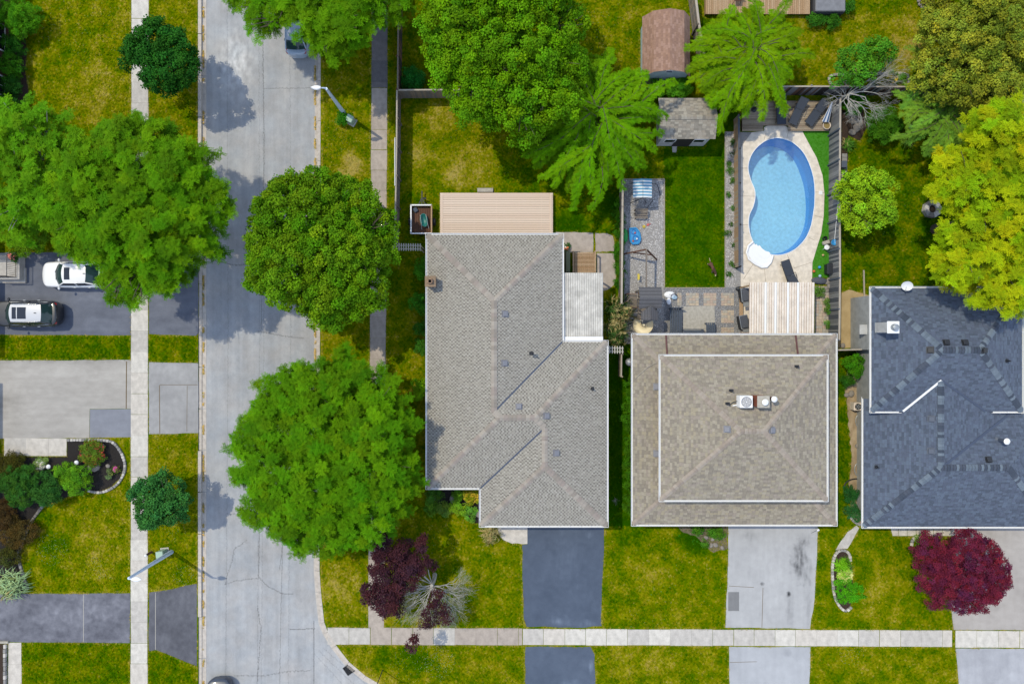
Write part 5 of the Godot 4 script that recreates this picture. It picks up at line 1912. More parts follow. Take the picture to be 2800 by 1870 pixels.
func vehicles() -> void:
	car("sedan", "white sedan parked nose-in on the dark driveway, half under the big tree", at(203, 750, 0.9) * Vector3(1, 0, 1) + Vector3.UP * 0.015, PI, M.white_paint, {L = 4.95, W = 1.9, H = 1.44, belt = 0.93, cowl = 1.25, roof0 = 0.62, roof1 = -1.1, tail = -1.75, hood = 0.8, boot = 0.98, sunroof = [[0.42, 0.02, 0.86]], fin = -1.0})
	car("suv", "black sport utility vehicle with silver roof and glass sunroof on the dark driveway", at(65, 857, 1.0) * Vector3(1, 0, 1) + Vector3.UP * 0.015, PI, M.black_paint, {L = 4.75, W = 1.9, H = 1.68, belt = 1.05, cowl = 1.2, roof0 = 0.62, roof1 = -1.65, tail = -2.05, hood = 0.98, boot = 1.06, rails = true, sunroof = [[0.4, 0.1, 0.82], [0.03, -0.6, 0.82]], fin = -1.25, roof_paint = M.silver_paint})
	car("hatchback", "pale silver car parked on the street under the top tree", at(808, 66, 0.9) * Vector3(1, 0, 1) - Vector3.UP * 0.12, PI * 0.5, M.silver_blue_paint, {L = 4.3, W = 1.78, H = 1.48, belt = 0.95, cowl = 1.1, roof0 = 0.5, roof1 = -1.35, tail = -1.8, hood = 0.82, boot = 1.0})
	car("coupe", "dark blue car on the street at the bottom edge", at(593, 1950, 0.9) * Vector3(1, 0, 1) - Vector3.UP * 0.12, PI * 0.5, M.navy_paint, {L = 4.6, W = 1.82, H = 1.42, belt = 0.92, cowl = 1.2, roof0 = 0.6, roof1 = -1.1, tail = -1.7, hood = 0.8, boot = 0.97})
	# utility trailer with a load
	var w := at(1152, 600, 0.7) * Vector3(1, 0, 1)
	var t := thing("utility_trailer", "small utility trailer with white rim and brown load bed on the back lawn", "trailer", w)
	var hx := 0.74; var hz := 1.02
	for k in 9:
		var q := MB.new()
		q.box(Vector3(-hx + (k + 0.5) * hx * 2 / 9.0, 0.45, 0), Vector3(hx * 2 / 9.0 - 0.012, 0.03, hz * 2 - 0.06), Basis(), 0.004)
		part(q, "floor_board", M.brown_wood, t)
	for s in [[0, -hz, hx * 2, 0.04], [0, hz, hx * 2, 0.04], [-hx, 0, 0.04, hz * 2], [hx, 0, 0.04, hz * 2]]:
		var q := MB.new()
		q.box(Vector3(s[0], 0.6, s[1]), Vector3(s[2], 0.36, s[3]), Basis(), 0.005)
		var sd := part(q, "side", M.brown_wood, t)
		q = MB.new()
		q.box(Vector3(s[0], 0.8, s[1]), Vector3(s[2] + 0.06, 0.05, s[3] + 0.06), Basis(), 0.01)
		part(q, "rim", M.white_metal if s[0] <= 0.1 else M.pine_a, sd)
	for sg in [-1.0, 1.0]:
		var q := MB.new()
		q.tube([Vector3(sg * (hx + 0.06), 0.28, 0.1), Vector3(sg * (hx + 0.22), 0.28, 0.1)], [0.28, 0.28], 16)
		part(q, "wheel", M.rubber, t)
	var q := MB.new()
	q.beam(Vector3(0, 0.42, -hz), Vector3(0, 0.4, -hz - 1.1), 0.08, 0.08, 0.01)
	q.beam(Vector3(-0.3, 0.42, -hz), Vector3(0, 0.4, -hz - 0.6), 0.06, 0.06)
	q.beam(Vector3(0.3, 0.42, -hz), Vector3(0, 0.4, -hz - 0.6), 0.06, 0.06)
	q.tube([Vector3(0.12, 0.05, -hz - 0.6), Vector3(0.12, 0.6, -hz - 0.6)], [0.03, 0.03], 7)
	q.box(Vector3(0.2, 0.42, -hz - 0.55), Vector3(0.22, 0.1, 0.12), Basis(), 0.02)
	part(q, "drawbar", M.black_plastic, t)
	var wb := thing("wheelbarrow", "teal plastic wheelbarrow tub lying in the trailer", "wheelbarrow", w + Vector3(0.18, 0.47, 0.05), 0.15)
	q = MB.new()
	q.lathe(Vector3.ZERO, [Vector2(0.001, 0.03), Vector2(0.2, 0.03), Vector2(0.3, 0.24), Vector2(0.34, 0.25), Vector2(0.33, 0.22), Vector2(0.22, 0.0), Vector2(0.001, 0.0)], 16)
	put(q.mesh(), "tub", M.teal_plastic, wb, Transform3D(Basis().scaled(Vector3(0.85, 1, 1.45)), Vector3.ZERO))
	for sg in [-1.0, 1.0]:
		q = MB.new()
		q.tube([Vector3(sg * 0.2, 0.27, -0.4), Vector3(sg * 0.22, 0.29, 0.2), Vector3(sg * 0.25, 0.2, 0.65)], [0.02, 0.02, 0.02], 6)
		part(q, "handle", M.galvanised, wb)
	var bl := MB.new()
	bl.box(Vector3.ZERO, Vector3(0.3, 0.16, 0.34), Basis(), 0.03)
	single(bl, "tool_box", M.blue_grey, "blue-grey box in a corner of the utility trailer", "box", w + Vector3(-0.45, 0.55, -0.72), 0.6)

# ---------------------------------------------------------------- street furniture
func lamp_post(label: String, foot: Vector2, h: float, head: Vector2, turn: float) -> void:
	var f := at(foot.x, foot.y)
	var t := thing("street_lamp", label, "street lamp", f, 0.0, "street lamps along the road")
	var b := MB.new()
	b.tube([Vector3.ZERO, Vector3(0, h * 0.5, 0), Vector3(0, h, 0)], [0.16, 0.125, 0.085], 14)
	part(b, "pole", M.lamp_pole, t)
	b = MB.new()
	var d := Vector3(cos(turn), 0, sin(turn))
	b.tube([Vector3(0, h - 0.05, 0), Vector3(0, h + 0.1, 0) + d * 0.08, Vector3(0, h + 0.14, 0) + d * 0.3], [0.06, 0.05, 0.04], 8)
	part(b, "arm", M.lamp_pole, t)
	b = MB.new()
	var o := Vector3(0, h + 0.16, 0) + d * 0.62
	var rows := []
	for i in 9:
		var u := i / 8.0
		var w := 0.16 * sin(PI * clampf(0.15 + 0.8 * u, 0, 1))
		var row := []
		for k in 9:
			var an := PI * k / 8.0
			row.append(o + d * (u - 0.5) * 0.66 + d.cross(Vector3.UP) * cos(an) * w + Vector3.UP * sin(an) * 0.1)
		rows.append(row)
	b.grid(rows, Vector3.UP, o - Vector3.UP * 0.2)
	var hd := part(b, "lamp_head", M.white_metal, t)
	b = MB.new()
	b.blob(o - Vector3.UP * 0.02, Vector3(0.24, 0.06, 0.13), 0.0, noise, 10, 6)
	part(b, "lens", M.lamp_lens, hd)

func utility_box(label: String, px: float, py: float, turn: float) -> void:
	var t := thing("utility_box", label, "utility box", at(px, py), turn, "utility boxes beside the lamps")
	var b := MB.new()
	b.box(Vector3(0, 0.38, 0), Vector3(0.46, 0.76, 0.42), Basis(), 0.03)
	part(b, "cabinet", M.pale_green, t)
	b = MB.new()
	b.box(Vector3(0, 0.8, 0), Vector3(0.52, 0.08, 0.48), Basis(), 0.03)
	part(b, "lid", M.pale_green, t)
	b = MB.new()
	b.box(Vector3(0, 0.02, 0), Vector3(0.62, 0.06, 0.58), Basis(), 0.01)
	part(b, "plinth", M.walk_c, t)

func street_things() -> void:
	lamp_post("tall grey street lamp leaning over the left sidewalk", Vector2(468, 1509), 5.6, Vector2(345, 1580), 0.0)
	lamp_post("tall grey street lamp with ivy round its foot on the right verge", Vector2(944, 314), 5.2, Vector2(880, 258), PI)
	utility_box("pale green utility box beside the lamp on the left verge", 450, 1508, 0.1)
	utility_box("pale green utility box beside the ivy-footed lamp", 962, 333, -0.5)
	shrub("ivy_clump", "green ivy clump round the foot of the right-hand street lamp", base(60, 130, 20, 1.3), 938, 324, 19, 0.9, "small", {category = "ivy"})
	var p := at(414, 1509)
	var b := MB.new()
	b.tube([Vector3.ZERO, Vector3(0, 0.85, 0)], [0.09, 0.085], 12)
	var t := thing("bollard", "brown bollard with white top beside the left sidewalk", "bollard", p)
	part(b, "post", M.brown_wood, t)
	b = MB.new()
	b.lathe(Vector3(0, 0.85, 0), [Vector2(0.1, -0.03), Vector2(0.1, 0.03), Vector2(0.06, 0.07), Vector2(0.001, 0.08)], 12)
	part(b, "cap", M.white_metal, t)
	# storm drain grate set in the gutter of the corner
	t = thing("storm_drain", "square cast-iron storm drain grate at the street corner", "drain", at(953, 1832) + Vector3.UP * -0.118, 0.62)
	b = MB.new()
	b.box(Vector3(0, -0.01, 0), Vector3(0.66, 0.02, 0.66))
	part(b, "pit", M.matt_black, t)
	b = MB.new()
	for s in [-1.0, 1.0]:
		b.box(Vector3(s * 0.32, 0.02, 0), Vector3(0.05, 0.04, 0.69), Basis(), 0.005)
		b.box(Vector3(0, 0.02, s * 0.32), Vector3(0.59, 0.04, 0.05), Basis(), 0.005)
	part(b, "frame", M.cast_iron, t)
	for s in [-1.0, 1.0]:
		for k in 7:
			b = MB.new()
			var z := -0.27 + k * 0.075
			b.beam(Vector3(0.0, 0.02, z), Vector3(s * 0.29, 0.02, z + 0.14), 0.028, 0.025)
			part(b, "bar", M.cast_iron, t)
	# street name post at the bottom edge
	t = thing("sign_post", "dark post with small blue sign at the bottom edge of the corner lawn", "sign", at(1046, 1832))
	b = MB.new()
	b.tube([Vector3.ZERO, Vector3(0, 2.7, 0)], [0.035, 0.03], 8)
	part(b, "post", M.cast_iron, t)
	b = MB.new()
	b.box(Vector3(0.05, 2.78, 0), Vector3(0.72, 0.18, 0.03), Basis(), 0.006)
	part(b, "sign_plate", M.sign_blue, t)

# ---------------------------------------------------------------- garden buildings and furniture
func shed_barn() -> void:
	var t := thing("barn_shed", "barn-shaped garden shed with brown shingle roof and pale blue gable wall", "shed")
	var h := 2.0
	var x0 := at(1767, 0, h).x; var x1 := at(1882, 0, h).x
	var z0 := at(0, 45, h).z; var z1 := at(0, 201, h).z
	var xm := (x0 + x1) * 0.5
	var prof := [Vector2(x0 - 0.2, h - 0.3), Vector2(x0 + 0.42, h + 0.6), Vector2(xm, h + 0.95), Vector2(x1 - 0.42, h + 0.6), Vector2(x1 + 0.2, h - 0.3)]
	var b := MB.new()
	for zz in [z0, z1]:
		var ring := [Vector3(x0, 0, zz), Vector3(x1, 0, zz), Vector3(x1, h, zz), Vector3(prof[3].x, prof[3].y - 0.04, zz), Vector3(xm, prof[2].y - 0.04, zz), Vector3(prof[1].x, prof[1].y - 0.04, zz), Vector3(x0, h, zz)]
		b.fan(ring, Vector3(0, 0, zz - (z0 + z1) * 0.5))
	b.quad(Vector3(x0, 0, z0), Vector3(x0, 0, z1), Vector3(x0, h, z1), Vector3(x0, h, z0), Vector3.LEFT)
	b.quad(Vector3(x1, 0, z0), Vector3(x1, 0, z1), Vector3(x1, h, z1), Vector3(x1, h, z0), Vector3.RIGHT)
	part(b, "wall", M.pale_blue, t)
	block(PackedVector2Array([Vector2(x0, z0), Vector2(x1, z0), Vector2(x1, z1), Vector2(x0, z1)]))
	var faces := []
	for k in 4:
		var p: Vector2 = prof[k]
		var q: Vector2 = prof[k + 1]
		var e := [Vector3(p.x, p.y, z0 - 0.12), Vector3(p.x, p.y, z1 + 0.12), Vector3(q.x, q.y, z1 + 0.12), Vector3(q.x, q.y, z0 - 0.12)]
		if k > 1:
			e = [e[2], e[3], e[0], e[1]]
		faces.append(e)
	var roof := deck_under(faces, t)
	shingle_roof(roof, faces, [[0.34, shades([[186, 148, 128], [178, 140, 120], [192, 155, 137], [172, 136, 118]])]], 0.16, 120, 61, 0.01)
	b = MB.new()
	b.box(Vector3(xm + 0.05, h + 0.48, z1 + 0.02), Vector3(0.5, 0.3, 0.04), Basis(), 0.005)
	var v := part(b, "gable_vent", M.white_metal, t)
	for k in 3:
		b = MB.new()
		b.box(Vector3(xm + 0.05, h + 0.39 + k * 0.09, z1 + 0.05), Vector3(0.42, 0.03, 0.03), Basis(Vector3.RIGHT, 0.5))
		part(b, "louvre", M.slate_metal, v)

func shed_gable() -> void:
	var t := thing("garden_shed", "white garden shed with grey gable roof, dark door and two windows", "shed")
	var h := 2.05
	var x0 := at(1812, 0, h).x; var x1 := at(1946, 0, h).x
	var z0 := at(0, 278, h).z; var z1 := at(0, 376, h).z
	var zm := (z0 + z1) * 0.5
	var p := 0.42
	wall_box(t, x0, z0, x1, z1, h, M.white_siding)
	var b := MB.new()
	for xx in [x0 + 0.01, x1 - 0.01]:
		b.fan([Vector3(xx, h, z0), Vector3(xx, h, z1), Vector3(xx, h + (zm - z0) * p, zm)], Vector3(xx - (x0 + x1) * 0.5, 0, 0))
	part(b, "gable", M.white_siding, t)
	var o := 0.28
	var y0 := h - o * p + 0.03
	var yt := h + (zm - z0) * p + 0.03
	var faces := [[Vector3(x0 - o, y0, z0 - o), Vector3(x1 + o, y0, z0 - o), Vector3(x1 + o, yt, zm), Vector3(x0 - o, yt, zm)], [Vector3(x0 - o, h, z1 + 0.1), Vector3(x1 + o, h, z1 + 0.1), Vector3(x1 + o, yt, zm), Vector3(x0 - o, yt, zm)]]
	var roof := deck_under(faces, t)
	var tones := shades([[186, 178, 164], [168, 161, 150], [194, 187, 174], [156, 149, 139], [178, 168, 154]])
	shingle_roof(roof, faces, [[0.3, tones], [0.26, tones]], 0.145, 200, 62, 0.012)
	caps(roof, [[Vector3(x0 - o, yt, zm), Vector3(x1 + o, yt, zm)]], tones, 63, 0.16, 0.2, 0.4)
	for s in [[0.2, 0], [0.8, 0]]:
		var xx: float = lerpf(x0, x1, s[0])
		b = MB.new()
		b.box(Vector3(xx, 1.35, z1 + 0.01), Vector3(0.86, 0.66, 0.05), Basis(), 0.01)
		var f := part(b, "window", M.white_metal, t)
		b = MB.new()
		b.box(Vector3(xx, 1.35, z1 + 0.03), Vector3(0.72, 0.52, 0.03))
		part(b, "pane", M.dark_glass, f)
	b = MB.new()
	b.box(Vector3(lerpf(x0, x1, 0.5), 0.95, z1 + 0.015), Vector3(1.25, 1.9, 0.05), Basis(), 0.01)
	part(b, "door", M.dark_wood, t)
	sheet([[1838, 396], [1852, 396], [1850, 417], [1839, 416]], 0.015, "footpath", M.walk_c)

func lounger(label: String, px: float, py: float, turn: float) -> Node3D:
	var t := thing("sun_lounger", label, "sun lounger", at(px, py, 0.4) * Vector3(1, 0, 1), turn, "dark sun loungers by the pool")
	var b := MB.new()
	for s in [-1.0, 1.0]:
		b.tube([Vector3(s * 0.32, 0.3, -0.95), Vector3(s * 0.32, 0.3, 0.95)], [0.02, 0.02], 6)
		for z in [-0.6, 0.75]:
			b.tube([Vector3(s * 0.32, 0.3, z), Vector3(s * 0.33, 0.0, z)], [0.018, 0.018], 6)
	for z in [-0.95, -0.2, 0.4, 0.95]:
		b.tube([Vector3(-0.32, 0.3, z), Vector3(0.32, 0.3, z)], [0.018, 0.018], 6)
	part(b, "frame", M.black_plastic, t)
	for s in [-1.0, 1.0]:
		b = MB.new()
		b.tube([Vector3(s * 0.34, 0.3, -0.1), Vector3(s * 0.36, 0.52, -0.08), Vector3(s * 0.36, 0.5, -0.5), Vector3(s * 0.34, 0.4, -0.6)], [0.018, 0.02, 0.02, 0.018], 6)
		part(b, "armrest", M.black_plastic, t)
	b = MB.new()
	var rows := []
	for i in 9:
		var z := -0.22 + 1.18 * i / 8.0
		rows.append([Vector3(-0.3, 0.322, z), Vector3(0, 0.312, z), Vector3(0.3, 0.322, z)])
	b.grid(rows, Vector3.UP)
	part(b, "seat", M.mesh_fabric, t)
	b = MB.new()
	rows = []
	for i in 7:
		var z := -0.24 - 0.74 * i / 6.0
		var y := 0.325 + 0.34 * i / 6.0
		rows.append([Vector3(-0.3, y, z), Vector3(0, y - 0.012, z), Vector3(0.3, y, z)])
	b.grid(rows, Vector3.UP)
	for s in [-1.0, 1.0]:
		b.tube([Vector3(s * 0.31, 0.325, -0.24), Vector3(s * 0.31, 0.665, -0.98)], [0.016, 0.016], 6)
	b.tube([Vector3(-0.31, 0.665, -0.98), Vector3(0.31, 0.665, -0.98)], [0.016, 0.016], 6)
	b.tube([Vector3(0.0, 0.58, -0.8), Vector3(0.0, 0.3, -0.93)], [0.014, 0.014], 5)
	part(b, "backrest", M.mesh_fabric, t)
	return t

func canopy_roof(label: String, called: String, x0: float, y0: float, x1: float, y1: float, h: float, ribs: int, mats: Array, post: Material, stripes := [], fascia := 0.0) -> void:
	# ribbed patio cover: each panel strip a part, on posts
	var a := at(x0, y0, h)
	var c := at(x1, y1, h)
	var t := thing(called, label, "patio cover", Vector3((a.x + c.x) * 0.5, 0, (a.z + c.z) * 0.5))
	var w := c.x - a.x
	var l := c.z - a.z
	var s := w / ribs
	var b := MB.new()
	b.box(Vector3(-s * 0.14, 0, 0), Vector3(s * 0.7, 0.05, l), Basis(), 0.012)
	b.box(Vector3(s * 0.36, -0.05, 0), Vector3(s * 0.32, 0.02, l))
	var bm := b.mesh()
	for k in ribs:
		var m: Material = mats[k % mats.size()]
		for q in stripes:
			if k >= q[0] and k < q[1]:
				m = M.white_metal
		put(bm, "roof_panel", m, t, Transform3D(Basis(Vector3.RIGHT, 0.02), Vector3(-w * 0.5 + (k + 0.5) * s, h, 0)))
	if fascia > 0.0:
		b = MB.new()
		b.box(Vector3(0, h + 0.06, l * 0.5 - fascia * 0.5), Vector3(w, 0.04, fascia), Basis(), 0.01)
		part(b, "fascia", M.white_metal, t)
	for sx in [-1.0, 1.0]:
		b = MB.new()
		b.beam(Vector3(sx * (w * 0.5 - 0.08), h - 0.12, -l * 0.5 + 0.03), Vector3(sx * (w * 0.5 - 0.08), h - 0.12, l * 0.5 - 0.03), 0.09, 0.14, 0.01)
		part(b, "beam", post, t)
		for sz in [-1.0, 1.0]:
			b = MB.new()
			b.box(Vector3(sx * (w * 0.5 - 0.12), h * 0.5 - 0.1, sz * (l * 0.5 - 0.2)), Vector3(0.1, h - 0.2, 0.1), Basis(), 0.008)
			part(b, "post", post, t)

func paver_pad(x: float, y: float, label_parent: Node3D, nx: int, ny: int, w: float, h: float, r: RandomNumberGenerator) -> void:
	for i in nx:
		for j in ny:
			var a := Vector2(x + i * w, y + j * h)
			if (i + j) % 3 == 0 and r.randf() < 0.5:
				# split brick
				for k in 2:
					var b := MB.new()
					b.prism(flat(rectangle(a.x + 0.25 + k * w * 0.5, a.y + 0.25, a.x + (k + 1) * w * 0.5 - 0.25, a.y + h - 0.25)), -0.02, 0.03 + r.randf_range(-0.004, 0.004))
					part(b, "paver", [M.paver_a, M.paver_b, M.paver_c][r.randi() % 3], label_parent)
			else:
				var b := MB.new()
				b.prism(flat(rectangle(a.x + 0.25, a.y + 0.25, a.x + w - 0.25, a.y + h - 0.25)), -0.02, 0.03 + r.randf_range(-0.004, 0.004))
				part(b, "paver", [M.paver_a, M.paver_b, M.paver_c][r.randi() % 3], label_parent)
	block(flat(rectangle(x, y, x + nx * w, y + ny * h)))

func slat_bench(called: String, label: String, x0: float, y0: float, x1: float, y1: float, h: float, n: int, along_z: bool, m: Material, back := 0) -> void:
	var a := at(x0, y0, h)
	var c := at(x1, y1, h)
	var w := c.x - a.x
	var l := c.z - a.z
	var t := thing(called, label, "bench", Vector3((a.x + c.x) * 0.5, 0, (a.z + c.z) * 0.5))
	for k in n:
		var b := MB.new()
		var f := (k + 0.5) / n - 0.5
		if along_z:
			b.box(Vector3(w * f, h, 0), Vector3(w / n * 0.72, 0.035, l), Basis(), 0.006)
		else:
			b.box(Vector3(0, h, l * f), Vector3(w, 0.035, l / n * 0.72), Basis(), 0.006)
		part(b, "slat", m, t)
	for sx in [-1.0, 1.0]:
		for sz in [-1.0, 1.0]:
			var b := MB.new()
			b.box(Vector3(sx * (w * 0.5 - 0.05), h * 0.5 - 0.01, sz * (l * 0.5 - 0.05)), Vector3(0.07, h - 0.02, 0.07), Basis(), 0.006)
			part(b, "leg", m, t)
	if back:
		var b := MB.new()
		if back == 1:
			b.box(Vector3(0, h + 0.22, -l * 0.5), Vector3(w * 1.1, 0.4, 0.05), Basis(), 0.01)
		else:
			b.box(Vector3(-w * 0.5 - 0.02, h + 0.2, 0), Vector3(0.05, 0.4, l), Basis(), 0.01)
			b.box(Vector3(w * 0.5 + 0.02, h + 0.1, 0), Vector3(0.05, 0.2, l), Basis(), 0.01)
		part(b, "backrest", m, t)

func playhouse() -> void:
	var o := at(1772, 832, 1.6) * Vector3(1, 0, 1)
	var t := thing("playhouse", "weathered grey wooden play tower with slatted gable roofs", "playhouse", o)
	var hx := 0.58
	var z0 := -1.0; var z1 := 0.95
	for sx in [-1.0, 1.0]:
		for z in [z0, z1]:
			var b := MB.new()
			b.box(Vector3(sx * hx, 1.05, z), Vector3(0.09, 2.1, 0.09), Basis(), 0.008)
			part(b, "post", M.grey_wood, t)
	for k in 10:
		var b := MB.new()
		b.box(Vector3(0, 1.15, z0 + (k + 0.5) * (z1 - z0) / 10.0), Vector3(hx * 2 + 0.1, 0.03, (z1 - z0) / 10.0 - 0.012))
		part(b, "floor_board", M.grey_wood, t)
	for sx in [-1.0, 1.0]:
		for k in 8:
			var b := MB.new()
			b.box(Vector3(sx * (hx + 0.05), 1.45, z0 + 0.12 + k * (z1 - z0 - 0.24) / 7.0), Vector3(0.02, 0.6, 0.12))
			part(b, "wall_board", M.grey_wood, t)
	var ridge := -0.42
	var yr := 2.75
	for sg in [-1.0, 1.0]:
		for k in 6:
			var f := (k + 0.5) / 6.0
			var zz: float = ridge + sg * f * 0.74
			var b := MB.new()
			b.box(Vector3(0, yr - f * 0.4, zz), Vector3(hx * 2 + 0.42, 0.022, 0.135), Basis(Vector3.RIGHT, sg * 0.5), 0.004)
			part(b, "roof_slat", M.slate_wood if k % 2 else M.slate_wood2, t)
	for sx in [-1.0, 1.0]:
		for k in 7:
			var f := (k + 0.5) / 7.0
			var len := 1.0 - 0.45 * f
			var b := MB.new()
			b.box(Vector3(sx * f * 0.6, 2.72 - f * 0.45, 1.15 - len * 0.5), Vector3(0.088, 0.022, len), Basis(Vector3.FORWARD, sx * 0.62), 0.004)
			part(b, "roof_slat", M.slate_wood2 if k % 2 else M.slate_wood, t)
	var b := MB.new()
	b.box(Vector3(0, 1.6, z1 + 0.1), Vector3(1.05, 0.3, 0.05), Basis(), 0.01)
	b.box(Vector3(-0.52, 1.3, z1 + 0.1), Vector3(0.07, 0.9, 0.07))
	b.box(Vector3(0.52, 1.3, z1 + 0.1), Vector3(0.07, 0.9, 0.07))
	part(b, "balcony_rail", M.brown_wood, t)
	# climbing platform on the west side
	for k in 6:
		b = MB.new()
		b.box(Vector3(-hx - 0.42, 0.9, -0.7 + k * 0.16), Vector3(0.74, 0.03, 0.145), Basis(), 0.004)
		part(b, "platform_board", M.grey_wood, t)
	for z in [-0.78, 0.22]:
		b = MB.new()
		b.beam(Vector3(-hx - 0.78, 1.2, z), Vector3(-hx - 0.02, 1.5, z), 0.04, 0.08)
		b.box(Vector3(-hx - 0.76, 0.6, z), Vector3(0.07, 1.2, 0.07))
		part(b, "handrail", M.brown_wood, t)
	# spiral slide
	var sc := at(1757, 889, 0.7) * Vector3(1, 0, 1)
	var sl := thing("spiral_slide", "cream plastic spiral slide curling from the play tower", "slide", sc)
	b = MB.new()
	var rows := []
	for i in 41:
		var f := i / 40.0
		var an := -0.5 + f * 5.2
		var d := Vector3(cos(an), 0, sin(an))
		var y := lerpf(1.12, 0.14, f)
		var row := []
		for k in 9:
			var u := k / 8.0
			var rad := lerpf(0.1, 0.68, u)
			var lip := 0.22 * pow(absf(u * 2.0 - 1.0), 3.0)
			row.append(d * rad + Vector3.UP * (y + lip))
		rows.append(row)
	b.grid(rows, Vector3.UP)
	part(b, "chute", M.cream_plastic, sl)
	b = MB.new()
	b.tube([Vector3.ZERO, Vector3(0, 1.3, 0)], [0.07, 0.07], 10)
	for an in [0.8, 2.6, 4.3]:
		b.tube([Vector3(cos(an) * 0.62, 0, sin(an) * 0.62), Vector3(cos(an) * 0.62, lerpf(1.12, 0.14, (an + 0.5) / 5.2), sin(an) * 0.62)], [0.025, 0.025], 6)
	part(b, "support", M.cream_plastic, sl)
	# swing frame
	var ap := at(1768, 682, 2.2)
	var w := thing("swing_set", "weathered wooden A-frame swing set standing in the gravel", "swing set", Vector3(ap.x, 0, ap.z))
	b = MB.new()
	b.beam(Vector3(0, 2.2, -0.05), Vector3(0.02, 2.1, 2.75), 0.1, 0.13, 0.01)
	part(b, "beam", M.grey_wood, w)
	for q in [[-1.55, 0.1], [1.2, 0.45]]:
		b = MB.new()
		b.beam(Vector3(0, 2.2, 0), Vector3(q[0], 0, q[1]), 0.1, 0.09, 0.01)
		part(b, "leg", M.brown_wood, w)
	b = MB.new()
	b.beam(Vector3(-0.75, 1.1, 0.08), Vector3(0.6, 1.1, 0.25), 0.08, 0.08)
	part(b, "brace", M.brown_wood, w)
	b = MB.new()
	b.box(Vector3(-0.22, 0.45, 1.75), Vector3(0.16, 0.04, 0.46), Basis(), 0.01)
	part(b, "seat", M.yellow_plastic, w)
	b = MB.new()
	for z in [1.55, 1.95]:
		b.tube([Vector3(0, 2.1, z), Vector3(-0.22, 0.46, z)], [0.01, 0.01], 5)
	part(b, "rope", M.galvanised, w)

func canopy_swing() -> void:
	var o := at(1755, 518, 1.3) * Vector3(1, 0, 1)
	var t := thing("canopy_swing", "garden swing seat under a blue and white striped canopy", "swing seat", o)
	var b := MB.new()
	var hx := 0.66; var hz := 0.66
	for k in 12:
		b.col = base(232, 238, 242) if k % 2 else base(96, 160, 196)
		var z0 := -hz + k * hz / 6.0
		var z1 := z0 + hz / 6.0
		for sg in [-1.0, 1.0]:
			var rows := []
			for i in 4:
				var f := i / 3.0
				var x: float = sg * hx * f
				var y := 1.78 - 0.14 * f * f
				rows.append([Vector3(x, y, z0), Vector3(x, y, z1)])
			b.grid(rows, Vector3.UP)
			b.quad(Vector3(sg * hx, 1.64, z0), Vector3(sg * hx, 1.64, z1), Vector3(sg * (hx + 0.01), 1.52 - 0.02 * (k % 2), z1), Vector3(sg * (hx + 0.01), 1.52 - 0.02 * (k % 2), z0), Vector3(sg, 0, 0))
	part(b, "canopy", M.cloth, t)
	b = MB.new()
	for z in [-hz - 0.04, hz + 0.04]:
		b.tube([Vector3(-hx * 0.9, 0.0, z), Vector3(0, 1.76, z), Vector3(hx * 0.9, 0.0, z)], [0.025, 0.025, 0.025], 7)
	b.tube([Vector3(0, 1.76, -hz - 0.04), Vector3(0, 1.76, hz + 0.04)], [0.025, 0.025], 7)
	part(b, "frame", M.black_plastic, t)
	b = MB.new()
	b.box(Vector3(0, 0.5, 0), Vector3(0.5, 0.1, hz * 1.8), Basis(), 0.04)
	part(b, "seat", M.pale_concrete, t)
	b = MB.new()
	b.box(Vector3(-0.28, 0.8, 0), Vector3(0.1, 0.55, hz * 1.8), Basis(Vector3.FORWARD, -0.2), 0.04)
	part(b, "backrest", M.pale_concrete, t)
	# tilted black stand beside the swing
	t = thing("hammock_stand", "thin black tubular stand beside the striped swing", "stand", at(1783, 528, 0.2) * Vector3(1, 0, 1))
	b = MB.new()
	b.tube([Vector3(0.0, 0.03, -0.75), Vector3(0.42, 0.03, -0.7), Vector3(0.62, 0.04, 0.0), Vector3(0.62, 0.03, 0.95), Vector3(-0.35, 0.03, 1.1)], [0.022, 0.022, 0.022, 0.022, 0.022], 6)
	part(b, "base_ring", M.black_plastic, t)
	b = MB.new()
	b.tube([Vector3(-0.35, 0.03, 1.08), Vector3(0.05, 0.5, 0.55)], [0.02, 0.02], 6)
	part(b, "upright", M.black_plastic, t)

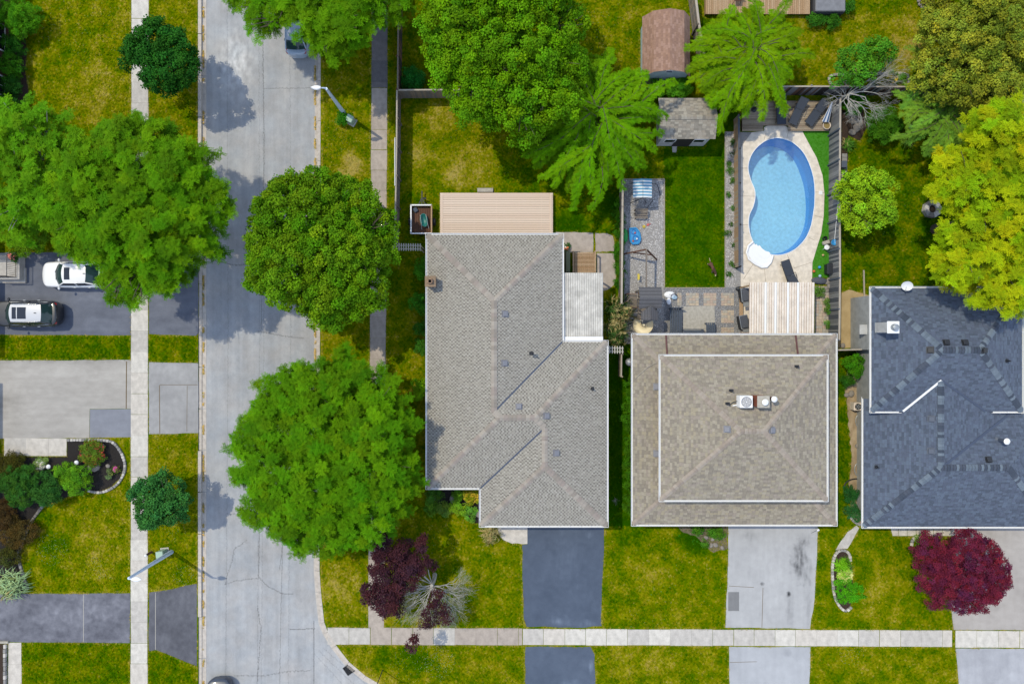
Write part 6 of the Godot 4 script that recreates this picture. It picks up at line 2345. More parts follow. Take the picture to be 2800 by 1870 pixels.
func toys() -> void:
	var b := MB.new()
	# blue water table
	var o := at(1737, 644, 0.3) * Vector3(1, 0, 1)
	var t := thing("water_table", "blue plastic toddler water table on the gravel", "toy", o, 0.2)
	var ring := [Vector2(-0.28, -0.6), Vector2(0.2, -0.55), Vector2(0.38, -0.2), Vector2(0.36, 0.35), Vector2(0.15, 0.62), Vector2(-0.3, 0.55), Vector2(-0.4, 0.3)]
	b.prism(PackedVector2Array(ring), 0.0, 0.16)
	part(b, "tray", M.blue_plastic, t)
	for k in ring.size():
		b = MB.new()
		var p: Vector2 = ring[k]
		var q: Vector2 = ring[(k + 1) % ring.size()]
		b.beam(Vector3(p.x, 0.2, p.y), Vector3(q.x, 0.2, q.y), 0.09, 0.12, 0.03)
		part(b, "rim", M.blue_plastic, t)
	b = MB.new()
	b.lathe(Vector3(0.02, 0.165, 0.2), [Vector2(0.15, 0.0), Vector2(0.2, 0.05), Vector2(0.24, 0.0)], 16)
	b.lathe(Vector3(-0.02, 0.165, -0.28), [Vector2(0.12, 0.0), Vector2(0.16, 0.05), Vector2(0.2, 0.0)], 16)
	part(b, "channel", M.blue_deep, t)
	for q in [[0.05, -0.2, M.pink_plastic], [-0.2, 0.35, M.orange_plastic], [0.1, 0.25, M.white_shell]]:
		b = MB.new()
		b.blob(Vector3(q[0], 0.22, q[1]), Vector3(0.07, 0.06, 0.07), 0.2, noise)
		part(b, "bath_toy", q[2], t)
	# green turtle sandbox lid against the fence
	b = MB.new()
	b.blob(Vector3(0, 0.1, 0), Vector3(0.22, 0.14, 0.52), 0.08, noise, 14, 8)
	single(b, "sandbox_lid", M.green_plastic, "green plastic sandbox lid beside the fence", "toy", at(1709, 645))
	b = MB.new()
	b.lathe(Vector3.ZERO, [Vector2(0.001, 0.02), Vector2(0.07, 0.0), Vector2(0.12, 0.08), Vector2(0.07, 0.14), Vector2(0.03, 0.09)], 14)
	single(b, "ring_toy", M.yellow_plastic, "small yellow ring toy on the gravel", "toy", at(1761, 620))
	b = MB.new()
	b.box(Vector3(0, 0.05, 0), Vector3(0.2, 0.1, 0.16), Basis(), 0.04)
	b.tube([Vector3(0.08, 0.1, 0), Vector3(0.2, 0.12, 0.08)], [0.02, 0.02], 6)
	single(b, "sand_scoop", M.pink_plastic, "small red toy scoop on the gravel", "toy", at(1772, 615), 0.6)
	slat_bench("picnic_seat", "small weathered bench with two slats below the striped swing", 1738, 584, 1772, 597, 0.42, 2, false, M.grey_wood)
	slat_bench("low_table", "small weathered plank table between the striped swing and the bench", 1737, 570, 1773, 583, 0.55, 3, false, M.grey_wood)
	# white ride-on toy with folded frame
	t = thing("ride_on_toy", "white and blue ride-on toy lying at the lawn corner", "toy", at(1834, 810))
	b = MB.new()
	b.blob(Vector3(-0.1, 0.12, -0.1), Vector3(0.42, 0.13, 0.26), 0.25, noise, 12, 8)
	b.blob(Vector3(-0.15, 0.1, 0.38), Vector3(0.18, 0.1, 0.26), 0.25, noise, 12, 8)
	part(b, "body", M.white_shell, t)
	b = MB.new()
	var arc := []
	var ar := []
	for k in 9:
		var an := PI * k / 8.0
		arc.append(Vector3(0.2 + cos(an) * 0.24, 0.3, 0.05 - sin(an) * 0.2))
		ar.append(0.025)
	b.tube(arc, ar, 6)
	part(b, "handlebar", M.black_plastic, t)
	b = MB.new()
	b.blob(Vector3(0.24, 0.18, 0.1), Vector3(0.22, 0.06, 0.16), 0.2, noise, 10, 6)
	part(b, "seat", M.pale_blue_plastic, t)
	for q in [[2240, 731, M.blue_plastic, "blue and white ball on the artificial turf", 0.11], [2225, 742, M.orange_plastic, "small orange ball at the edge of the pool surround", 0.1], [2250, 698, M.tan_plastic, "small tan ball on the artificial turf", 0.09], [2241, 755, M.pale_blue_plastic, "pale blue ball at the end of the artificial turf", 0.11]]:
		b = MB.new()
		b.blob(Vector3(0, q[4], 0), Vector3(q[4], q[4], q[4]), 0.0, noise, 14, 10)
		single(b, "ball", q[2], q[3], "ball", at(q[0], q[1]) + Vector3.UP * 0.01, 0.0, "balls on the turf")

func dog() -> void:
	# joints with radii, joined by a smooth minimum and meshed as surface nets
	var J := {}
	J.bones = [[Vector3(-0.3, 0.4, 0), Vector3(0.0, 0.41, 0.0), 0.1, 0.105], [Vector3(0.0, 0.41, 0), Vector3(0.26, 0.43, 0.01), 0.105, 0.125], [Vector3(0.26, 0.44, 0.01), Vector3(0.42, 0.52, 0.03), 0.095, 0.075], [Vector3(0.42, 0.53, 0.03), Vector3(0.52, 0.53, 0.06), 0.078, 0.07], [Vector3(0.52, 0.51, 0.06), Vector3(0.64, 0.48, 0.1), 0.055, 0.038], [Vector3(0.47, 0.58, -0.02), Vector3(0.43, 0.62, -0.06), 0.03, 0.015], [Vector3(0.45, 0.58, 0.1), Vector3(0.4, 0.61, 0.15), 0.03, 0.015], [Vector3(-0.34, 0.42, 0), Vector3(-0.5, 0.5, -0.03), 0.035, 0.025], [Vector3(-0.5, 0.5, -0.03), Vector3(-0.72, 0.52, -0.06), 0.025, 0.02]]
	for s in [-1.0, 1.0]:
		J.bones.append([Vector3(0.24, 0.38, s * 0.08), Vector3(0.22 + s * 0.05, 0.2, s * 0.1), 0.06, 0.038])
		J.bones.append([Vector3(0.22 + s * 0.05, 0.2, s * 0.1), Vector3(0.25 + s * 0.07, 0.03, s * 0.1), 0.036, 0.032])
		J.bones.append([Vector3(-0.26, 0.38, s * 0.07), Vector3(-0.2 - s * 0.05, 0.24, s * 0.1), 0.085, 0.05])
		J.bones.append([Vector3(-0.2 - s * 0.05, 0.24, s * 0.1), Vector3(-0.32 - s * 0.05, 0.16, s * 0.1), 0.045, 0.032])
		J.bones.append([Vector3(-0.32 - s * 0.05, 0.16, s * 0.1), Vector3(-0.29 - s * 0.05, 0.03, s * 0.1), 0.032, 0.032])
	var cell := 0.028
	var lo := Vector3(-0.8, -0.03, -0.26)
	var dim := Vector3i(56, 26, 20)
	var val := PackedFloat32Array()
	val.resize(dim.x * dim.y * dim.z)
	for i in dim.x:
		for j in dim.y:
			for k in dim.z:
				var p := lo + Vector3(i, j, k) * cell
				var acc := 0.0
				for q in J.bones:
					var ab: Vector3 = q[1] - q[0]
					var f := clampf((p - q[0]).dot(ab) / ab.length_squared(), 0, 1)
					var d: float = p.distance_to(q[0] + ab * f) - lerpf(q[2], q[3], f)
					acc += exp(-clampf(d, -0.5, 0.5) / 0.014)
				val[(i * dim.y + j) * dim.z + k] = -0.014 * log(maxf(acc, 1e-30))
	var at3 := func(i: int, j: int, k: int) -> float: return val[(i * dim.y + j) * dim.z + k]
	var vert := {}
	var b := MB.new()
	for i in dim.x - 1:
		for j in dim.y - 1:
			for k in dim.z - 1:
				var sum := Vector3.ZERO
				var c := 0
				for e in [[0,0,0,1,0,0],[0,1,0,1,1,0],[0,0,1,1,0,1],[0,1,1,1,1,1],[0,0,0,0,1,0],[1,0,0,1,1,0],[0,0,1,0,1,1],[1,0,1,1,1,1],[0,0,0,0,0,1],[1,0,0,1,0,1],[0,1,0,0,1,1],[1,1,0,1,1,1]]:
					var a: float = at3.call(i + e[0], j + e[1], k + e[2])
					var d: float = at3.call(i + e[3], j + e[4], k + e[5])
					if (a < 0.0) != (d < 0.0):
						sum += Vector3(i + e[0], j + e[1], k + e[2]).lerp(Vector3(i + e[3], j + e[4], k + e[5]), a / (a - d))
						c += 1
				if c:
					vert[Vector3i(i, j, k)] = lo + sum / c * cell
	var shade := func(p: Vector3) -> Color:
		if p.y < 0.2 or p.x < -0.5 or (p.x > 0.56):
			return base(225, 205, 175)
		return base(110, 78, 62) if noise.get_noise_3dv(p * 60.0) > -0.15 else base(72, 50, 42)
	for i in range(1, dim.x - 1):
		for j in range(1, dim.y - 1):
			for k in range(1, dim.z - 1):
				var a: float = at3.call(i, j, k)
				for ax in 3:
					var n := [Vector3i(1, 0, 0), Vector3i(0, 1, 0), Vector3i(0, 0, 1)][ax] as Vector3i
					var d: float = at3.call(i + n.x, j + n.y, k + n.z)
					if (a < 0.0) == (d < 0.0):
						continue
					var u := [Vector3i(0, 1, 0), Vector3i(0, 0, 1), Vector3i(1, 0, 0)][ax] as Vector3i
					var w := [Vector3i(0, 0, 1), Vector3i(1, 0, 0), Vector3i(0, 1, 0)][ax] as Vector3i
					var c := Vector3i(i, j, k)
					var q := [c, c - u, c - u - w, c - w]
					if not (vert.has(q[0]) and vert.has(q[1]) and vert.has(q[2]) and vert.has(q[3])):
						continue
					b.col = shade.call(vert[q[0]])
					b.quad(vert[q[0]], vert[q[1]], vert[q[2]], vert[q[3]], Vector3(n) * (1.0 if a < 0.0 else -1.0))
	var o := single(b, "dog", M.fur, "brown dog with pale legs and tail standing on the green lawn", "dog", at(1949, 731, 0.4) * Vector3(1, 0, 1), -1.1)

# ---------------------------------------------------------------- materials
func materials() -> void:
	var g_asph := grain(512, [[0.012, 3, 1.0, 1], [0.06, 2, 0.7, 1], [0.5, 1, 0.8, 1]], 0.72, 3)
	var g_conc := grain(512, [[0.01, 4, 1.2, 1], [0.08, 3, 0.6, 1], [0.6, 1, 0.35, 1]], 0.74, 7)
	var g_wood := grain(256, [[0.05, 4, 1.0, 1], [0.3, 1, 0.5, 8]], 0.66, 12)
	var g_soil := grain(256, [[0.05, 3, 1.0, 1], [0.5, 1, 1.0, 1]], 0.5, 15)
	var g_roof := grain(256, [[0.02, 3, 0.8, 1], [0.5, 1, 0.7, 1]], 0.82, 19)
	var n_fine := relief(0.12, 3, 4)
	M.soil = mat(base(120, 96, 60), 1.0, g_soil, 0.3)
	M.mulch = bump(mat(base(58, 52, 50), 1.0, g_soil, 0.8), n_fine, 1.0)
	M.brown_mulch = bump(mat(base(92, 72, 58), 1.0, g_soil, 0.8), n_fine, 1.0)
	M.bark = mat(Color(0.11, 0.085, 0.06), 0.95, g_wood, 0.8)
	M.pale_bark = mat(Color(0.36, 0.34, 0.31), 0.9, g_wood, 0.8)
	M.dead_wood = mat(base(228, 226, 220), 0.9, g_wood, 1.2)
	M.leaf = tinted(0.62)
	M.leaf.backlight_enabled = true
	M.leaf.backlight = Color(0.32, 0.32, 0.2)
	M.leaf.metallic_specular = 0.16
	M.turf = tinted(0.9)
	M.turf.backlight_enabled = true
	M.turf.backlight = Color(0.4, 0.4, 0.3)
	M.turf.specular_mode = BaseMaterial3D.SPECULAR_DISABLED
	M.shingle = tinted(0.92, g_roof, 0.9)
	M.felt = mat(Color(0.06, 0.058, 0.055), 0.95)
	M.flashing = mat(base(70, 82, 106), 0.6)
	M.white_metal = mat(base(243, 244, 246, 1.12), 0.55)
	M.white_shell = mat(base(244, 246, 250, 1.15), 0.35)
	M.white_siding = mat(base(226, 228, 230), 0.7, g_conc, 0.3)
	M.white_wood = mat(base(232, 226, 214, 1.15), 0.8, g_wood, 1.0)
	M.cream_siding = mat(base(214, 204, 186), 0.75, g_conc, 0.3)
	M.grey_siding = mat(base(196, 200, 202), 0.75, g_conc, 0.3)
	M.pale_blue = mat(base(206, 230, 240), 0.75, g_conc, 0.3)
	M.vent_grey = mat(base(134, 136, 146), 0.6)
	M.black_plastic = mat(base(38, 42, 50), 0.55)
	M.slate_metal = mat(base(84, 94, 112), 0.6)
	M.galvanised = mat(base(178, 184, 190), 0.4, null, 1.0, 0.5)
	M.chrome = mat(base(205, 210, 216), 0.25, null, 1.0, 0.8)
	M.maroon_metal = mat(base(104, 62, 62), 0.6)
	M.rust_metal = mat(base(110, 54, 40), 0.8, g_soil, 2.0)
	M.red_brick = mat(base(168, 92, 68), 0.9, g_conc, 1.0)
	M.tan_brick = mat(base(176, 150, 124), 0.9, g_conc, 1.0)
	M.dark_brick = mat(base(104, 64, 52), 0.9, g_conc, 1.0)
	M.clay = mat(base(170, 140, 118), 0.9)
	M.matt_black = mat(Color(0.008, 0.008, 0.008), 1.0)  # plain near-black for the flue mouth and the drain pit
	M.pale_concrete = mat(base(216, 210, 198), 0.9, g_conc, 0.7)
	M.walk_a = mat(base(232, 227, 219, 1.22), 0.92, g_conc, 0.35)
	M.walk_b = mat(base(226, 219, 210, 1.22), 0.92, g_conc, 0.35)
	M.walk_c = mat(base(214, 209, 203, 1.22), 0.92, g_conc, 0.35)
	M.walk_tan = mat(base(196, 184, 174, 1.25), 0.92, g_conc, 0.35)
	M.walk_tan2 = mat(base(190, 178, 168, 1.25), 0.92, g_conc, 0.35)
	M.walk_shaded = mat(base(134, 130, 132, 1.15), 0.92, g_asph, 0.35)  # sidewalk tone darkened to carry the shade in its colour
	M.walk_shaded2 = mat(base(122, 120, 124, 1.15), 0.92, g_asph, 0.35)
	M.kerb = mat(base(220, 211, 202, 1.2), 0.92, g_conc, 0.5)
	M.joint = mat(base(120, 104, 80), 1.0)
	M.pale_joint = mat(base(190, 186, 178), 1.0)
	M.pool_deck = mat(base(240, 229, 214, 1.38), 0.9, g_conc, 0.4)
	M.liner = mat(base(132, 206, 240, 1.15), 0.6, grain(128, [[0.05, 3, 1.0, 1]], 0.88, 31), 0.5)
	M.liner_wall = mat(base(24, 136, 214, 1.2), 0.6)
	M.water = mat(Color(0.72, 0.9, 1.0), 0.03)
	M.water.transparency = BaseMaterial3D.TRANSPARENCY_ALPHA
	M.water.albedo_color.a = 0.06
	M.gravel = bump(mat(base(214, 210, 208, 1.3), 1.0, grain(256, [[0.25, 1, 1.0, 1], [0.7, 1, 1.0, 1]], 0.45, 36), 1.1), n_fine, 1.0)
	M.gravel_dark = mat(base(176, 178, 184, 1.25), 1.0, M.gravel.albedo_texture, 1.1)
	M.pebble = tinted(0.9)
	M.paver_a = mat(base(236, 216, 190), 0.9, g_conc, 1.0)
	M.paver_b = mat(base(226, 202, 182), 0.9, g_conc, 1.0)
	M.paver_c = mat(base(214, 206, 192), 0.9, g_conc, 1.0)
	M.paver_d = mat(base(186, 170, 156), 0.9, g_conc, 1.0)
	M.edge_stone = mat(base(176, 174, 172), 0.9, g_conc, 1.0)
	M.rock = bump(mat(base(180, 172, 164), 0.95, g_conc, 1.2), n_fine, 0.8)
	M.pine_a = mat(base(214, 178, 138, 1.1), 0.8, g_wood, 0.9)
	M.pine_b = mat(base(204, 166, 124, 1.1), 0.8, g_wood, 0.9)
	M.pine_c = mat(base(222, 188, 150, 1.1), 0.8, g_wood, 0.9)
	M.comp_a = mat(base(228, 208, 191, 1.15), 0.75)
	M.comp_b = mat(base(222, 200, 182, 1.15), 0.75)
	M.old_a = mat(base(206, 188, 164), 0.9, g_wood, 1.2)
	M.old_b = mat(base(182, 162, 140), 0.9, g_wood, 1.2)
	M.old_c = mat(base(216, 196, 170), 0.9, g_wood, 1.2)
	M.fence_a = mat(base(172, 174, 178), 0.92, g_wood, 1.2)
	M.fence_b = mat(base(150, 152, 157), 0.92, g_wood, 1.2)
	M.fence_c = mat(base(156, 150, 144), 0.92, g_wood, 1.2)
	M.cap_wood = mat(base(226, 214, 198), 0.9, g_wood, 1.2)
	M.grey_wood = mat(base(158, 146, 134), 0.9, g_wood, 1.2)
	M.slate_wood = mat(base(110, 110, 116), 0.9, g_wood, 1.2)
	M.slate_wood2 = mat(base(128, 128, 134), 0.9, g_wood, 1.2)
	M.brown_wood = mat(base(124, 86, 66), 0.88, g_wood, 1.2)
	M.dark_wood = mat(base(44, 38, 36), 0.85, g_wood, 1.2)
	M.charcoal_wood = mat(base(100, 106, 120), 0.8, g_wood, 1.2)
	M.blue_grey = mat(base(92, 106, 126), 0.75, g_wood, 0.8)
	M.dark_glass = mat(Color(0.012, 0.014, 0.018), 0.08)
	M.car_glass = mat(Color(0.02, 0.045, 0.045), 0.06)
	M.car_glass_dark = mat(Color(0.02, 0.024, 0.034), 0.06)
	M.rubber = mat(Color(0.015, 0.015, 0.015), 0.85)
	for q in [["white_paint", base(244, 244, 246, 1.12)], ["black_paint", Color(0.012, 0.013, 0.017)], ["silver_paint", base(214, 216, 222)], ["silver_blue_paint", base(178, 198, 222)], ["navy_paint", Color(0.015, 0.025, 0.05)]]:
		M[q[0]] = mat(q[1], 0.4)
		M[q[0]].clearcoat_enabled = true
		M[q[0]].clearcoat = 0.8
		M[q[0]].clearcoat_roughness = 0.08
	M.tail_light = mat(Color(0.3, 0.008, 0.01), 0.2)
	M.lamp_pole = mat(base(206, 224, 250, 1.2), 0.4, null, 0.6, 0.1)
	M.lamp_lens = mat(base(190, 206, 226), 0.2)
	M.pale_green = mat(base(176, 204, 184), 0.65)
	M.cast_iron = mat(base(62, 64, 70), 0.7, null, 1.0, 0.3)
	M.sign_blue = mat(base(60, 108, 150), 0.5)
	M.mesh_fabric = mat(base(58, 66, 80), 0.85)
	M.cloth = tinted(0.9)
	M.fur = tinted(0.95)
	M.teal_plastic = mat(base(30, 124, 118), 0.45)
	M.blue_plastic = mat(base(60, 160, 226), 0.4)
	M.blue_deep = mat(base(34, 110, 190), 0.4)
	M.pale_blue_plastic = mat(base(170, 200, 226), 0.4)
	M.green_plastic = mat(base(24, 168, 70), 0.45)
	M.yellow_plastic = mat(base(228, 204, 70), 0.45)
	M.orange_plastic = mat(base(222, 110, 50), 0.45)
	M.pink_plastic = mat(base(222, 110, 110), 0.45)
	M.tan_plastic = mat(base(204, 176, 120), 0.5)
	M.cream_plastic = mat(base(240, 226, 190, 1.08), 0.45)
	M.panel_white = mat(base(242, 238, 230, 1.25), 0.7, grain(256, [[0.015, 4, 1.5, 1], [0.2, 1, 0.4, 1]], 0.7, 55), 0.22)
	M.panel_cream = mat(base(246, 230, 214, 1.3), 0.7, g_conc, 0.25)
	M.panel_cream2 = mat(base(250, 238, 224, 1.3), 0.7, g_conc, 0.25)
	M.tub_cover = mat(base(150, 152, 160), 0.7, g_conc, 0.4)
	M.leather = mat(base(54, 56, 62), 0.7)
	M.terracotta = mat(base(150, 84, 66), 0.85, g_soil, 1.0)
	M.petal = tinted(0.7)
	for k in ["broad", "fine", "small", "needle", "blade", "turf"]:
		T[k] = spray(k, 5)

func rocks(list: Array, label: String, m: Material, group: String) -> void:
	for k in list.size():
		var q: Array = list[k]
		var b := MB.new()
		var r: float = q[2] / PLAN
		b.blob(Vector3(0, r * 0.35, 0), Vector3(r, r * 0.6, r * 0.8), 0.5, noise, 9, 7)
		single(b, "rock", m, q[3] if q.size() > 3 else label, "rock", at(q[0], q[1]) - Vector3.UP * r * 0.12, float(k) * 1.3, group)

func edging(label: String, pts: Array, size: float, m: Array, h := 0.14) -> void:
	var t := thing("stone_edging", label, "edging", at(pts[0][0], pts[0][1]))
	var c := Curve2D.new()
	for k in pts.size():
		var a := Vector2(pts[maxi(0, k - 1)][0], pts[maxi(0, k - 1)][1])
		var b := Vector2(pts[mini(pts.size() - 1, k + 1)][0], pts[mini(pts.size() - 1, k + 1)][1])
		c.add_point(Vector2(pts[k][0], pts[k][1]), (a - b) / 6.0, (b - a) / 6.0)
	var l := c.get_baked_length()
	var n := int(l / size)
	for k in n:
		var p := c.sample_baked(l * k / n)
		var q := c.sample_baked(l * (k + 1) / n)
		var b := MB.new()
		var A := at(p.x, p.y) - t.position
		var B := at(q.x, q.y) - t.position
		var g := (B - A) * 0.04
		var hh := h * rng.randf_range(0.85, 1.1)
		b.beam(A + g + Vector3.UP * hh * 0.45, B - g + Vector3.UP * hh * 0.45, 0.19 * rng.randf_range(0.85, 1.1), hh * 1.1, 0.02)
		part(b, "stone", m[rng.randi() % m.size()], t)

func flowers(called: String, label: String, px: float, py: float, rad: float, h: float, petals: Array, green: Color, amount := 0.4) -> void:
	var t := shrub(called, label, green, px, py, rad, h, "small", {category = "flowers", dens = 6.0})
	var r := RandomNumberGenerator.new()
	r.seed = hash(label) + 1
	var buf := PackedFloat32Array()
	var m := MB.new()
	for k in 5:
		var an := TAU * k / 5.0
		leaf(m, Vector3.ZERO, Vector3(cos(an), 0.25, sin(an)).normalized(), Vector3.UP, 0.06, 0.05)
	for k in int(rad * rad * amount):
		var an := r.randf() * TAU
		var f := sqrt(r.randf())
		var o := Vector3(cos(an) * f * rad / PLAN, h * (1.0 - 0.35 * f * f) + r.randf_range(-0.05, 0.08), sin(an) * f * rad / PLAN)
		push(buf, facing(Vector3(r.randfn() * 0.3, 1, r.randfn() * 0.3), r.randf() * TAU, r.randf_range(0.8, 1.5)), o, vary(petals[r.randi() % petals.size()], r, 0.12))
	scatter(buf, m.mesh(), "blossom", M.petal, t)

func pebbles(pts: Array, dens: float, from: int, label: String, v0 := 165.0, v1 := 240.0, holes := []) -> void:
	var r := RandomNumberGenerator.new()
	r.seed = from
	var poly := flat(pts)
	var bb := Rect2(poly[0], Vector2.ZERO)
	for q in poly:
		bb = bb.expand(q)
	var m := MB.new()
	m.blob(Vector3.ZERO, Vector3(0.03, 0.02, 0.024), 0.3, noise, 6, 4)
	var buf := PackedFloat32Array()
	for k in int(bb.get_area() * dens):
		var p := Vector2(r.randf_range(bb.position.x, bb.end.x), r.randf_range(bb.position.y, bb.end.y))
		if not Geometry2D.is_point_in_polygon(p, poly):
			continue
		var skip := false
		for q in holes:
			if Rect2(q[0], q[1], q[2], q[3]).has_point(p * PLAN + Vector2(1400, 935)):
				skip = true
		if skip:
			continue
		var v := r.randf_range(v0, v1)
		push(buf, facing(Vector3(r.randfn() * 0.4, 1, r.randfn() * 0.4), r.randf() * TAU, r.randf_range(0.6, 1.5)), Vector3(p.x, 0.022, p.y), base(v, v - 3, v - 4, 1.1))
	var o := scatter(buf, m.mesh(), numbered("gravel_stones"), M.pebble, self)
	o.set_meta("kind", "stuff")
	tag(o, label, "gravel")

func weeds(list: Array, label: String, c: Color) -> void:
	for k in list.size():
		var q: Array = list[k]
		shrub("weed", nth(k) + label, c, q[0], q[1], q[2], 0.2, "small", {category = "weed", group = "weeds in the gravel strip", lobes = 2, dens = 3.0})

func nth(k: int) -> String:
	return ["first", "second", "third", "fourth", "fifth", "sixth", "seventh", "eighth", "ninth", "tenth", "eleventh", "twelfth"][k]

# ---------------------------------------------------------------- yards
func yards() -> void:
	var fences := [M.fence_a, M.fence_b, M.fence_c]
	# fences round the corner house's back yard
	fence("weathered board fence along the right sidewalk, beside the trailer", [[1085, 246], [1084, 400], [1081, 560], [1079, 668]], 1.65, 0.15, [M.grey_wood, M.old_b, M.fence_c], {side = -1.0})
	fence("tall dark board fence at the top, behind the ivy-footed lamp", [[1090, -120], [1087, 243]], 1.75, 0.15, [M.brown_wood, M.dark_wood], {side = 1.0, cap_mat = M.grey_wood})
	fence("grey board fence under the big maple", [[1089, 246], [1500, 243], [1800, 240]], 1.65, 0.15, [M.grey_wood, M.fence_c, M.old_b], {side = -1.0})
	var b := MB.new()
	b.box(Vector3(0, 0.9, 0), Vector3(0.05, 1.7, 3.4), Basis(Vector3.FORWARD, 0.0), 0.01)
	single(b, "white_board", M.white_metal, "long white board standing against the weathered fence", "screen", at(1079.5, 442, 1.7) * Vector3(1, 0, 1))  # a single white board stood beside the fence
	arbor("slatted pale arbor between the sidewalk fence and the corner house", Vector2(1068, 675), Vector2(1152, 676), 2.0, 13)
	arbor("slatted pale arbor between the two middle houses", Vector2(1664, 956), Vector2(1706, 957), 2.0, 6)
	fence("narrow grey board fence between lawn and gravel play area", [[1703, 490], [1702, 640], [1700, 830]], 1.5, 0.15, [M.grey_wood, M.old_b, M.fence_c], {side = -1.0, cap_w = 0.14})
	fence("short wooden fence beside the barbecue kettle", [[1700, 968], [1699, 1030]], 1.4, 0.15, [M.old_a, M.old_b], {side = -1.0})
	# back fences
	fence("dark board fence along the back of the pool yard", [[2060, 236], [2300, 236], [2500, 237], [2900, 239]], 1.75, 0.15, [M.dark_wood, M.fence_b, M.brown_wood], {side = -1.0, post = M.fence_a})
	fence("dark weathered board fence between the pool and the right-hand yard", [[2299, 268], [2297, 520], [2298, 760], [2296, 930]], 1.7, 0.15, [M.fence_b, M.fence_a, M.charcoal_wood], {side = 1.0, rail_side = -1.0, post = M.slate_metal, cap_w = 0.13})
	fence("charcoal-topped fence on the left side of the pool", [[2021, 312], [2022, 500], [2023, 728]], 1.15, 0.15, [M.pine_a, M.old_c], {side = -1.0, cap_mat = M.charcoal_wood, post = M.dark_wood, cap_w = 0.15, rail = M.pine_b})
	fence("short dark fence between the two right-hand houses", [[2292, 957], [2378, 955]], 1.6, 0.15, [M.dark_wood, M.fence_b], {side = 1.0})
	fence("crooked lattice fence between the barn shed and the raised deck", [[1899, -40], [1912, 65], [1927, 150], [1938, 215]], 1.7, 0.15, [M.grey_wood, M.old_b, M.fence_c], {side = 1.0, cap_w = 0.16})
	# decks
	var dk := planks("salmon-coloured composite deck behind the corner house", "deck", 1203, 527, 1512, 660, 0.45, true, 0.17, [M.comp_a, M.comp_b], M.comp_b)
	for s in [[1208, 2], [1506, -2]]:
		b = MB.new()
		var p := at(s[0], 532, 0.47) - dk.position
		var q := at(s[0], 650, 0.47) - dk.position
		b.beam(Vector3(p.x, 0.462, p.z), Vector3(q.x, 0.462, q.z), 0.15, 0.025, 0.004)
		part(b, "border_board", M.comp_b, dk)
	b = MB.new()
	var pa := at(1208, 531, 0.46) - dk.position
	var pb := at(1506, 531, 0.46) - dk.position
	b.beam(Vector3(pa.x + 0.08, 0.462, pa.z), Vector3(pb.x - 0.08, 0.462, pb.z), 0.15, 0.025, 0.004)
	part(b, "border_board", M.comp_b, dk)
	b = MB.new()
	b.box(Vector3(0, 0.1, 0), Vector3(1.15, 0.2, 0.3), Basis(), 0.02)
	single(b, "step", M.pale_concrete, "small pale concrete step at the edge of the salmon deck", "step", at(1327, 521))
	planks("honey-coloured wooden deck at the top edge beside the hot tub", "deck", 1930, -120, 2216, 38, 0.4, false, 0.14, [M.pine_a, M.pine_b, M.pine_c], M.pine_b)
	planks("weathered grey-brown wooden deck with loungers above the pool", "deck", 2030, 275, 2268, 358, 0.25, true, 0.13, [M.old_a, M.old_b, M.old_c, M.old_b], M.brown_wood, "deck", [2088, 344, 2156, 358])
	planks("small new wooden landing beside the corner house's patio cover", "deck", 1571, 690, 1627, 760, 0.5, true, 0.1, [M.pine_a, M.pine_b, M.pine_c], M.pine_b)
	for s in [1568, 1628]:
		b = MB.new()
		var p := at(s, 688, 1.0)
		b.box(Vector3(0, 0.5, 0), Vector3(0.1, 1.0, 0.1), Basis(), 0.01)
		b.beam(Vector3(0, 0.96, 0), Vector3(0, 0.96, 1.5), 0.1, 0.05, 0.006)
		b.box(Vector3(0, 0.48, 1.45), Vector3(0.1, 0.96, 0.1), Basis(), 0.01)
		single(b, "handrail", M.pine_a, "wooden handrail on the %s side of the small landing" % ("left" if s < 1600 else "right"), "handrail", Vector3(p.x, 0, p.z), 0.0, "handrails of the landing")
	b = MB.new()
	b.box(Vector3(0, 0.5, 0), Vector3(0.3, 1.0, 1.5), Basis(), 0.02)
	single(b, "planter_box", mat(base(120, 124, 96), 0.9), "long mossy green planter box beside the corner house", "planter", at(1553, 716, 0.9) * Vector3(1, 0, 1))
	flowers("flower_pot", "small pot of orange and white flowers at the corner of the patio", 1548, 677, 8, 0.4, [base(240, 150, 100), base(240, 236, 224)], base(80, 130, 60))
	# patio slabs, corner house
	sheet(ragged([[1520, 634], [1622, 637], [1622, 690], [1520, 690]], 12, 1.2), 0.015, "patio", M.walk_tan)
	sheet(ragged([[1628, 637], [1660, 638], [1676, 645], [1680, 662], [1679, 687], [1629, 688]], 10, 1.2), 0.015, "patio", M.walk_tan2)
	sheet(ragged([[1632, 692], [1679, 693], [1684, 740], [1684, 775], [1662, 792], [1632, 800]], 12, 1.2), 0.015, "patio", M.walk_tan)
	canopy_roof("white ribbed patio cover beside the corner house", "patio_cover", 1541, 746, 1649, 934, 2.5, 22, [M.panel_white], M.white_metal, [], 0.34)
	canopy_roof("cream ribbed patio cover with bright white bands beside the pool", "patio_cover", 2050, 772, 2228, 918, 2.5, 26, [M.panel_cream, M.panel_cream2], M.pine_a, [[6, 7], [10, 11], [15, 16], [19, 20]])
	# play area gravel, side strip, patio gravel
	sheet(rectangle(1706, 491, 1816, 940), 0.01, "gravel_bed", M.gravel)
	sheet([[1816, 786], [2044, 786], [2044, 940], [1816, 940]], 0.009, "gravel_bed", M.gravel_dark)
	sheet(rectangle(1984, 361, 2034, 786), 0.01, "gravel_bed", M.gravel)
	sheet([[2034, 361], [2056, 361], [2034, 394]], 0.008, "gravel_bed", M.gravel)
	pebbles(rectangle(1707, 492, 1815, 935), 260, 71, "pale grey gravel of the play area")
